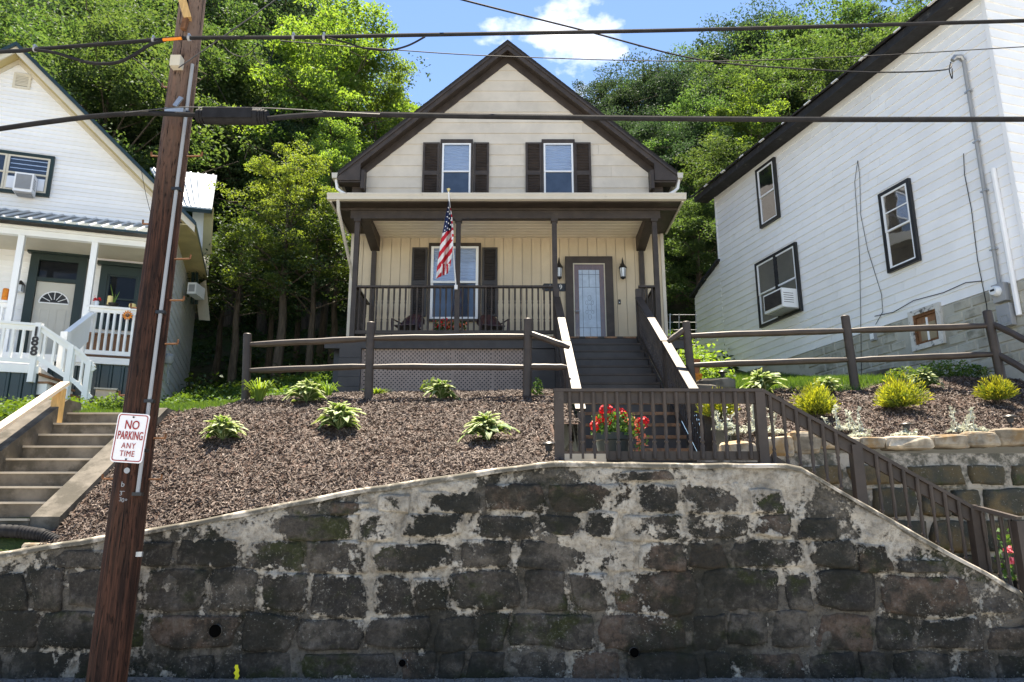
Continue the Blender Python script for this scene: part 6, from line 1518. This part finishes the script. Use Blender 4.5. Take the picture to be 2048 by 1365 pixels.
def tree(px, top, Y, kind, wide=1.0, label=None):
    x = at(px, 400, Y).x; x = ray(px, top).x * Y / ray(px, top).y
    zb = gzf(x, Y); zt = at(px, top, Y).z; H = max(4.0, zt - zb); i = tcount.get(kind, 0); tcount[kind] = i + 1
    cm, tm, h0 = T[kind][i % len(T[kind])]; s = H/h0
    ws = max(.72, min(1.45, s))*wide
    if not label:
        key = place(px); PLACE.setdefault(key, []).append(top); ds = {'bright': 'yellow-green', 'mid': 'mid-green', 'dark': 'dark green', 'under': 'slim shaded'}[kind]
        rank = sum(1 for q_ in TREES if place(q_[0]) == key and q_[1] < top); ordn = ('highest', 'second highest', 'third highest', 'fourth highest', 'fifth highest', 'sixth highest', 'seventh highest', 'eighth highest', 'ninth highest', 'tenth highest')[min(9, rank)]
        label = '%s wood tree %s, %s treetop there' % (ds, key, ordn)
    t = thing(NAMES[kind], (x, Y, zb), label, 'tree', 'trees of the wooded hillside')
    a = i*2.1 + px*.013
    link('crown', cm, t, (0, 0, 0), (0, 0, a), (ws, ws, s)); link('trunk', tm, t, (0, 0, 0), (0, 0, a), (ws, ws, s))
# in front, each one told apart
tree(680, 24, 30.0, 'bright', 1.05, 'tall bright yellow-green tree standing against the beige house gable')
tree(585, 290, 20.6, 'bright', .85, 'drooping bright green tree in front of the tall one beside the beige house')
tree(765, 130, 31.0, 'bright', 1.0, 'bright green tree leaning behind the roof of the beige house')
tree(250, 96, 25.5, 'mid', 1.15, 'leafy maple rising just behind the rake of the green-trimmed gable')
tree(415, 70, 30.0, 'mid', 1.1, 'leafy maple right behind the utility pole')
tree(505, 150, 31.0, 'mid', 1.0, 'leafy maple below the black splice case')
tree(668, 235, 25.0, 'bright', .8, 'bright green tree pressed against the porch side of the beige house')
tree(1490, 175, 29.0, 'bright', .9, 'sunlit yellow-green tree beside the black eave of the shingled house')
tree(1385, 400, 25.0, 'mid', .8, 'low leafy tree in the gap between the beige and shingled houses')
tree(1440, 290, 27.0, 'mid', .95, 'leafy tree over the rear corner of the shingled house')
tree(1772, -30, 40.0, 'sparse', 1.0, 'thin airy treetop poking above the ridge by the black eave')
TREES = ((120, 70, 30, 'mid', 1.1), (20, 40, 31, 'mid', 1.2), (-90, 20, 30, 'mid', 1.2), (330, 60, 31, 'mid', 1), (60, -10, 40, 'dark', 1.1), (180, 5, 40, 'dark', 1), (300, -25, 41, 'mid', 1.1), (390, -45, 42, 'dark', 1.1), (480, -40, 39, 'mid', 1.1), (560, -20, 42, 'dark', 1.1), (600, 90, 34, 'dark', 1), (620, 15, 46, 'dark', .9),
    (-60, -60, 46, 'dark', 1.2), (110, -70, 50, 'dark', 1.1), (240, 25, 34, 'mid', 1), (330, -80, 52, 'dark', 1.1), (450, -85, 54, 'dark', 1.1), (545, -50, 55, 'dark', 1), (440, 200, 33, 'dark', 1), (560, 210, 31, 'dark', 1), (640, 240, 31, 'dark', 1), (330, 220, 29, 'dark', 1), (500, 330, 31, 'dark', 1.1), (720, 300, 31, 'dark', 1.1), (420, 360, 33, 'dark', 1.2), (610, 380, 34, 'dark', 1.2), (820, 330, 33, 'mid', 1), (800, 215, 38, 'dark', .8),
    (1215, 150, 44, 'dark', .9), (1290, 140, 40, 'dark', 1), (1350, 132, 37, 'dark', .9), (1400, 105, 42, 'mid', 1), (1465, 60, 42, 'dark', .9), (1530, 25, 40, 'dark', .9), (1590, 45, 38, 'mid', 1), (1660, 52, 37, 'mid', 1.1), (1740, 30, 38, 'mid', 1.0), (1250, 235, 34, 'dark', 1), (1330, 250, 31, 'dark', 1), (1400, 210, 32, 'mid', 1), (1560, 120, 31, 'mid', 1.1), (1640, 130, 30, 'mid', 1.1), (1730, 90, 31, 'mid', 1), (1310, 400, 29, 'dark', 1), (1430, 420, 30, 'dark', 1.1), (1360, 300, 34, 'dark', 1.1), (1180, 205, 48, 'dark', .8), (1820, 40, 34, 'mid', 1), (1900, 0, 36, 'mid', 1),
    (495, 420, 21.5, 'under', 1), (640, 400, 21.0, 'under', 1), (680, 440, 23.0, 'under', 1), (560, 431, 24.0, 'under', 1), (455, 470, 24.5, 'under', 1), (615, 430, 25.5, 'under', 1))
for px, top, Y, k, w in TREES: tree(px, top, Y, k, w)
# undergrowth over the slope
def clumps(name, label, x0, x1, y0, y1, nc, per, leaf, mat, hmax=.7, seed=0, keep=None, rad=.6):
    g = np.random.default_rng(seed); cx = g.uniform(x0, x1, nc); cy = g.uniform(y0, y1, nc)
    if keep is not None: k = keep(cx, cy); cx, cy = cx[k], cy[k]; nc = len(cx)
    hh = g.uniform(.25, 1, nc)*hmax; rr = g.uniform(.5, 1.2, nc)*rad; i = g.integers(0, nc, nc*per)
    a = g.uniform(0, 6.283, len(i)); q = np.sqrt(g.random(len(i)))
    X = cx[i] + rr[i]*q*np.cos(a); Y = cy[i] + rr[i]*q*np.sin(a); Z = gz(X, Y) + hh[i]*g.random(len(i))*(1 - q*q*.8) + .03
    V, F = leaf_cloud(np.stack([X, Y, Z], -1), None, g.uniform(.6, 1.2, len(i))*leaf, g.uniform(.4, .7, len(i))*leaf, seed + 5, .8)
    tag(link(name, npmesh(name, V, F, mat)), label, 'undergrowth', kind='stuff')
clumps('undergrowth', 'dense undergrowth covering the shaded hillside behind the houses', -20, 14, 20, 44, 900, 60, .20, M['leaf_under'], .9, 3, lambda x, y: ~((x > -4.3) & (x < 4.2) & (y < 27)) & ~((x < -7.9 - .3*(y - 17.5)) & (x > -16) & (y < 25)), .8)
clumps('undergrowth', 'sunlit vines and weeds in the gap beside the shingled house', 4.0, 5.8, 17.5, 25, 130, 90, .13, M['leaf_bright'], 1.1, 4, lambda x, y: x < 5.1 + .0*y, .55)
clumps('undergrowth', 'weedy green cover at the shaded end of the side lawn', -9.6, -4.3, 16.6, 21, 240, 60, .11, M['weed'], .35, 6, lambda x, y: x > -8.0 - .32*(y - 17.5), .5)
clumps('ground_ivy', 'bright green ivy beside the concrete staircase', -9, -6.75, 9.2, 13.5, 120, 60, .08, M['grass'], .3, 7, None, .4)
def grass(name, label, keep, x0, x1, y0, y1, n, h, mat, seed):
    g = np.random.default_rng(seed); x = g.uniform(x0, x1, n); y = g.uniform(y0, y1, n); k = keep(x, y); x, y = x[k], y[k]; n = len(x)
    z = gz(x, y) + .0; a = g.uniform(0, 6.283, n); w = g.uniform(.004, .009, n); hh = h*g.uniform(.5, 1.3, n)
    tip = np.stack([x + g.normal(0, .4, n)*hh, y + g.normal(0, .4, n)*hh, z + hh], -1); s = np.stack([np.cos(a)*w, np.sin(a)*w, 0*w], -1); c = np.stack([x, y, z], -1)
    V = np.stack([c - s, c + s, tip], 1).reshape(-1, 3); F = np.arange(3*n).reshape(-1, 3)
    tag(link(name, npmesh(name, V, F, mat)), label, 'grass', kind='stuff')
grass('grass', 'bright lawn strip between the mulch bed and the shingled house', lambda x, y: (y > np.interp(x, [2.9, 4.3, 5.2, 6.4, 8.4], [12.6, 12.3, 12.1, 12.7, 13.2]) - .05) & (x < 8.5 - .294*(y - 12.07)), 3.2, 8.5, 12.0, 19, 60000, .10, M['grass'], 8)
grass('grass', 'green side lawn between the mulch bed and the green-trimmed house', lambda x, y: (x < np.interp(y, [10.8, 12.7, 16.4], [-4.92, -4.6, -3.75]) + .06) & (x > -8.6), -8.6, -3.7, 10.9, 21, 90000, .09, M['grass'], 9)

# hostas: every leaf a leaf
def hosta_leaf(name, L, W, rise, droop, seed):
    nl, cols = 7, (-1, -.74, 0, .74, 1); v, f, mi = [], [], []
    for i in range(nl):
        t_ = i/(nl - 1); w = W*math.sin(math.pi*min(1, .06 + t_*.94))**.8*(1 if t_ < .97 else .15); x = L*t_*(1 - .12*droop*t_); z = rise*math.sin(t_*1.9) - droop*t_*t_*L*.8
        for c in cols: v.append((x, c*w*.5, z + .16*abs(c)*w + .012*math.sin(t_*9 + c*3)))
    for i in range(nl - 1):
        for j in range(4): f.append((i*5 + j, (i+1)*5 + j, (i+1)*5 + j + 1, i*5 + j + 1)); mi.append(1 if j in (0, 3) or i == nl - 2 else 0)
    b = MB(); b.add(v, f); b.m = mi; return b.mesh(name, [M['hosta_green'], M['hosta_cream']], (0, 0, 0), 'all')
HL = [hosta_leaf('leaf', .30, .085, .12, .45, 1), hosta_leaf('leaf', .27, .075, .10, .35, 2), hosta_leaf('leaf', .34, .09, .08, .65, 3)]
def hosta(px, py, wpx, label, n=96):
    c = ground_hit(px, py); s = wpx/2*c.y/FPX/.25; t = thing('hosta', c, label, 'hosta', 'hostas planted in the mulch beds'); r = random.Random(px); n = int(n*r.uniform(.75, 1.2)); lean = (R(r.uniform(-10, 10)), R(r.uniform(-10, 10)))
    t.rotation_euler = (lean[0], lean[1], r.uniform(0, 6.28))
    for i in range(n):
        f = i/n; tilt = -R(58)*(1 - f)**.8 + R(2) + R(r.uniform(-16, 14)); m = HL[0] if f > .55 else (HL[1] if f < .3 else HL[r.choice((0, 1, 2))]); k = s*r.uniform(.65, 1.1)*(.60 + .40*f)
        link('leaf', m, t, (0, 0, .02 + .13*s*(1 - f)), (R(r.uniform(-18, 18)), tilt, i*2.4 + r.uniform(-.3, .3)), (k, k, k))
    b = MB()
    for i in range(5): b.tube([c, c + Vector((r.uniform(-.03, .03), r.uniform(-.03, .03), .14*s))], .008, 5)
    o = b.build('stems', M['hosta_green'], t); o['kind'] = 'stuff'
hosta(445, 884, 94, 'cream-edged hosta lowest on the mulch slope, nearest the utility pole')
hosta(613, 806, 84, 'cream-edged hosta at the lawn edge beside the leftmost fence post')
hosta(677, 862, 104, 'large cream-edged hosta in the middle of the mulch slope')
hosta(881, 800, 76, 'cream-edged hosta just in front of the porch lattice')
hosta(977, 884, 108, 'large cream-edged hosta on the mulch slope nearest the landing railing')
hosta(1530, 792, 96, 'wide pale hosta above the bend of the landing railing')
hosta(1655, 788, 60, 'small hosta beside the leaning middle fence post')
hosta(1848, 778, 68, 'cream-edged hosta behind the middle golden shrub')
hosta(1972, 756, 46, 'little white-edged hosta by the fence post near the wall corner', 20)
# golden thread-leaf shrubs
def thread_shrub(px, py, wpx, hpx, label):
    c = ground_hit(px, py); sx = wpx/2*c.y/FPX; sz = hpx*c.y/FPX; t = thing('golden_shrub', c, label, 'shrub', 'golden shrubs in the mulch bed'); g = np.random.default_rng(px)
    for nm, mt, n, lo, hi in (('golden_foliage', 'gold', 2400, .55, 1.06), ('green_foliage', 'goldlow', 1500, .2, .9)):
        a = g.uniform(0, 6.283, n); el = g.uniform(-.05, 1.5, n); r = g.uniform(lo, hi, n) * (1 + .22*np.sin(a*3 + px) + .15*np.sin(a*7))
        if nm == 'green_foliage': el = el*.55
        d = np.stack([np.cos(a)*np.cos(el)*sx, np.sin(a)*np.cos(el)*sx, np.sin(el)*sz*.8 + .06], -1); C = np.array(c)[None] + d*r[:, None] + np.array([0, 0, .05])
        dr = d/np.linalg.norm(d, axis=1, keepdims=True) + g.normal(0, .35, (n, 3)); dr[:, 2] += .1; dr /= np.linalg.norm(dr, axis=1, keepdims=True)
        sd = np.cross(dr, g.normal(size=(n, 3))); sd /= np.linalg.norm(sd, axis=1, keepdims=True); L = g.uniform(.035, .075, n)[:, None]; W = g.uniform(.004, .010, n)[:, None]
        V = np.stack([C - dr*L*.6, C + sd*W, C + dr*L*.7, C - sd*W], 1).reshape(-1, 3) - np.array(c); F = np.arange(4*n).reshape(-1, 4)
        o = link(nm, npmesh(nm, V, F, M[mt]), t); o['kind'] = 'stuff'
    b = MB()
    for k in range(7): a = k*.9; b.tube([c, c + Vector((math.cos(a)*sx*.6, math.sin(a)*sx*.6, sz*.5))], [.012, .004], 5)
    o = b.build('branches', M['bark'], t); o['kind'] = 'stuff'
thread_shrub(1634, 838, 80, 56, 'round golden shrub above the sloping railing')
thread_shrub(1800, 822, 92, 54, 'widest golden shrub in the middle of the mulch bed')
thread_shrub(1997, 808, 62, 38, 'sparse golden shrub nearest the last fence post')
thread_shrub(1437, 842, 66, 46, 'golden shrub seen through the landing railing balusters')
# silver lamb's ears
def lambs_ear(px, py, wpx, hpx, stalks, label):
    c = ground_hit(px, py, .05, 9.76); c.y = max(c.y, 9.9); c.z = gzf(c.x, c.y) + .03; s = wpx/2*c.y/FPX; h = hpx*c.y/FPX; t = thing('lambs_ear', c, label, 'plant', "silver lamb's ears along the rock edge"); g = np.random.default_rng(px + 3)
    n = int(260*max(.5, s/.25)); a = g.uniform(0, 6.283, n); r = np.sqrt(g.random(n))*s; C = np.stack([r*np.cos(a), r*np.sin(a)*.7, .03 + (1 - r/s)*h*.30*g.random(n) + .02], -1)
    V, F = leaf_cloud(C, None, g.uniform(.05, .10, n), g.uniform(.02, .035, n), px, .5); o = link('basal_leaves', npmesh('basal_leaves', V, F, M['silver']), t); o['kind'] = 'stuff'
    b = MB(); CC = []
    for k in range(stalks):
        x, y = g.uniform(-s*.75, s*.75), g.uniform(-s*.4, s*.4); hh = h*g.uniform(.6, 1.0); lx, ly = g.normal(0, .06, 2)
        b.tube([c + Vector((x, y, .02)), c + Vector((x + lx*.5, y + ly, hh*.6)), c + Vector((x + lx, y + ly, hh))], [.008, .007, .004], 5)
        m = 34; f = g.random(m)**.7; CC.append(np.stack([x + lx*f + g.normal(0, .016, m), y + ly*f + g.normal(0, .016, m), hh*(.15 + .87*f)], -1))
    o = b.build('stalks', M['silver'], t); o['kind'] = 'stuff'
    C = np.concatenate(CC); n = len(C); V, F = leaf_cloud(C, None, g.uniform(.03, .06, n), g.uniform(.014, .024, n), px + 1, .2); o = link('stalk_leaves', npmesh('stalk_leaves', V, F, M['silver']), t); o['kind'] = 'stuff'
lambs_ear(1512, 872, 120, 76, 9, "largest silver lamb's ear, behind the corner post of the landing railing")
lambs_ear(1450, 862, 50, 66, 5, "silver lamb's ear stalks seen between the landing balusters")
lambs_ear(1694, 866, 66, 62, 6, "silver lamb's ear just above the sloping railing beside the round golden shrub")
lambs_ear(1722, 880, 40, 22, 2, "low silver lamb's ear behind the sloping railing top")
lambs_ear(1808, 876, 48, 28, 2, "small silver lamb's ear beside a solar light above the tan rock")
lambs_ear(1938, 870, 86, 76, 5, "silver lamb's ear with one tall spike above the white cap rocks")
# lily clumps
def lily(px, py, wpx, hpx, n, label):
    c = ground_hit(px, py); s = wpx/2*c.y/FPX; h = hpx*c.y/FPX; t = thing('daylily_clump', c, label, 'plant'); r = random.Random(px); b = MB()
    for i in range(n):
        a = r.uniform(0, 6.283); ln = s*r.uniform(.5, 1.1); hh = h*r.uniform(.6, 1.05); d = Vector((math.cos(a), math.sin(a), 0)); sd = Vector((-d.y, d.x, 0)); w = r.uniform(.007, .013); o = c + d*r.uniform(0, .06)
        P = [o, o + d*ln*.25 + Vector((0, 0, hh*.62)), o + d*ln*.6 + Vector((0, 0, hh*.95)), o + d*ln + Vector((0, 0, hh*r.uniform(.55, .85)))]
        v = []
        for p_, k in zip(P, (1, 1, .7, .05)): v += [p_ - sd*w*k, p_ + sd*w*k]
        b.add(v, [(0, 1, 3, 2), (2, 3, 5, 4), (4, 5, 7, 6)])
    o = b.build('blades', M['lily'], t); o['kind'] = 'stuff'
lily(518, 803, 92, 44, 70, 'arching daylily clump beside the leftmost fence post')
lily(655, 792, 50, 30, 40, 'small grassy clump beside the porch pier')
lily(752, 790, 60, 12, 60, 'low green tuft at the foot of the porch lattice')
lily(2040, 752, 110, 80, 110, 'tall bright grassy clump at the end of the split-rail fence')
# weeds
def weed_clump(px, py, wpx, hpx, mat, label, leaf=.06, n=320):
    c = ground_hit(px, py); s = wpx/2*c.y/FPX; h = hpx*c.y/FPX; g = np.random.default_rng(px); a = g.uniform(0, 6.283, n); r = np.sqrt(g.random(n))
    C = np.stack([r*np.cos(a)*s, r*np.sin(a)*s*.5, .03 + h*g.random(n)*(1 - .7*r*r)], -1); V, F = leaf_cloud(C, None, g.uniform(.6, 1.2, n)*leaf, g.uniform(.4, .7, n)*leaf, px, .6)
    t = thing('weed_clump', c, label, 'weeds'); o = link('foliage', npmesh('foliage', V, F, M[mat]), t); o['kind'] = 'stuff'
    b = MB(); b.tube([c, c + Vector((0, 0, h*.6))], .006, 4); b.build('stem', M['weed'], t)
weed_clump(1900, 756, 150, 36, 'weed', 'dark green weeds growing along the block foundation', .07, 900)
weed_clump(1808, 760, 80, 26, 'weed', 'weeds beside the leaning slab', .06, 300)
weed_clump(225, 822, 60, 34, 'weed', 'green plants with a few blooms in the timber planter', .06, 260)
weed_clump(862, 786, 46, 30, 'goldlow', 'small yellowish shrub against the porch lattice', .06, 220)
weed_clump(1075, 792, 22, 40, 'weed', 'thin green vine at the end of the lattice', .06, 120)
# geranium planter on the landing
c = Vector((at(1227, 880, 9.15).x, 9.15, 2.222)); t = thing('geranium_planter', c, 'large dark planter of red geraniums and trailing coral petunias on the landing', 'planter')
rr = 37*9.15/FPX; b = MB(); b.lathe(c, [(rr*.72, 0), (rr*.95, .30), (rr*1.04, .31), (rr*1.06, .39), (rr*.9, .39)], 20); b.build('pot', M['potgreen'], t, True)
b = MB(); flower_mass(b, c + Vector((0, 0, .36)), rr*1.15, .26, 520, .030); o = b.build('foliage', M['weed'], t); o['kind'] = 'stuff'
for px, py, r in ((1212, 822, .085), (1238, 828, .085), (1203, 838, .07), (1190, 852, .06), (1214, 842, .06), (1285, 845, .075), (1279, 858, .05), (1247, 832, .05)):
    q = at(px, py, 9.05); b = MB(); g = random.Random(px)
    for k in range(46):
        u = Vector((g.gauss(0, 1), g.gauss(0, 1), g.gauss(0, 1))).normalized(); p_ = q + u*r*g.uniform(.75, 1); a = u.orthogonal().normalized(); w = u.cross(a); s = .022
        b.add([p_ - a*s, p_ - w*s + u*.008, p_ + a*s, p_ + w*s + u*.008], [(0, 1, 2, 3)])
    o = b.build('geranium_head', M['red'], t); o['kind'] = 'stuff'
    b = MB(); b.tube([c + Vector((0, 0, .4)), q], .006, 4); b.build('flower_stem', M['weed'], t)
for cen, n in (((1280, 862), 18), ((1283, 885), 16), ((1278, 898), 8), ((1262, 842), 10), ((1256, 840), 8)):
    q = at(cen[0], cen[1], 8.98); b = MB(); flower_mass(b, q - Vector((0, 0, .06)), .07, .12, n, .026); o = b.build('petunia_bloom', M['coral'], t); o['kind'] = 'stuff'
    b = MB(); flower_mass(b, q - Vector((0, 0, .07)), .08, .14, 26, .022); o = b.build('trailing_leaves', M['weed'], t); o['kind'] = 'stuff'
# pink flowers at the foot of the sloping railing
q = at(2052, 1110, 8.9); base = Vector((q.x, q.y, float(q.z) - .75)); t = thing('pink_flower_planter', base, 'pink flowering plant at the bottom of the sloping railing', 'planter')
b = MB(); b.lathe(base, [(.16, 0), (.22, .5), (.2, .5)], 12); b.build('pot', M['black'], t, True)
b = MB(); flower_mass(b, q - Vector((0, 0, .28)), .30, .55, 260, .04); o = b.build('foliage', M['weed'], t); o['kind'] = 'stuff'
for px, py in ((2040, 1068), (2046, 1085), (2018, 1100), (2044, 1108), (2020, 1122), (2046, 1122), (2060, 1075)):
    p_ = at(px, py, 8.72); b = MB(); flower_mass(b, p_ - Vector((0, 0, .03)), .045, .06, 26, .026); o = b.build('bloom', M['pink'], t); o['kind'] = 'stuff'
# solar path lights
def solar(px, py_top, py_bot, Y, label):
    tp, bt = at(px, py_top, Y), at(px, py_bot, Y); h = tp.z - bt.z; t = thing('solar_path_light', bt, label, 'garden light', 'solar lights in the mulch')
    b = MB(); b.tube([bt - Vector((0, 0, .1)), bt + Vector((0, 0, h*.55))], .010, 6); b.build('stake', M['black'], t)
    b = MB(); b.lathe(bt, [(.035, h*.5), (.045, h*.82)], 10); b.build('lens', M['interior'], t, True)
    b = MB(); b.lathe(bt, [(.075, h*.82), (.078, h*.88), (.06, h*.97), (.03, h)], 14); b.build('cap', M['black'], t, True)
solar(1098, 884, 922, 8.55, 'black solar path light at the end of the landing railing'); solar(1815, 846, 872, 9.95, "solar path light beside the small silver lamb's ear"); solar(2024, 830, 862, 9.95, 'solar path light above the white cap rocks'); solar(1446, 742, 766, 13.2, 'black solar lantern by the corner of the shingled house'); solar(1458, 838, 866, 10.4, 'solar path light seen through the landing balusters')
# wire fence in the gap
wf = thing('wire_fence', at(1340, 700, 19.5), 'thin grey wire fence among the vines between the houses', 'fence')
for px in (1340, 1358, 1392):
    b = MB(); b.tube([at(px, 712, 19.5), at(px, 628, 19.5)], .014, 6); b.build('post', M['steel'], wf)
for py in (630, 645, 660, 675, 690):
    b = MB(); b.tube([at(1336, py, 19.5), at(1394, py, 19.5)], .006, 5); b.build('wire', M['steel'], wf)
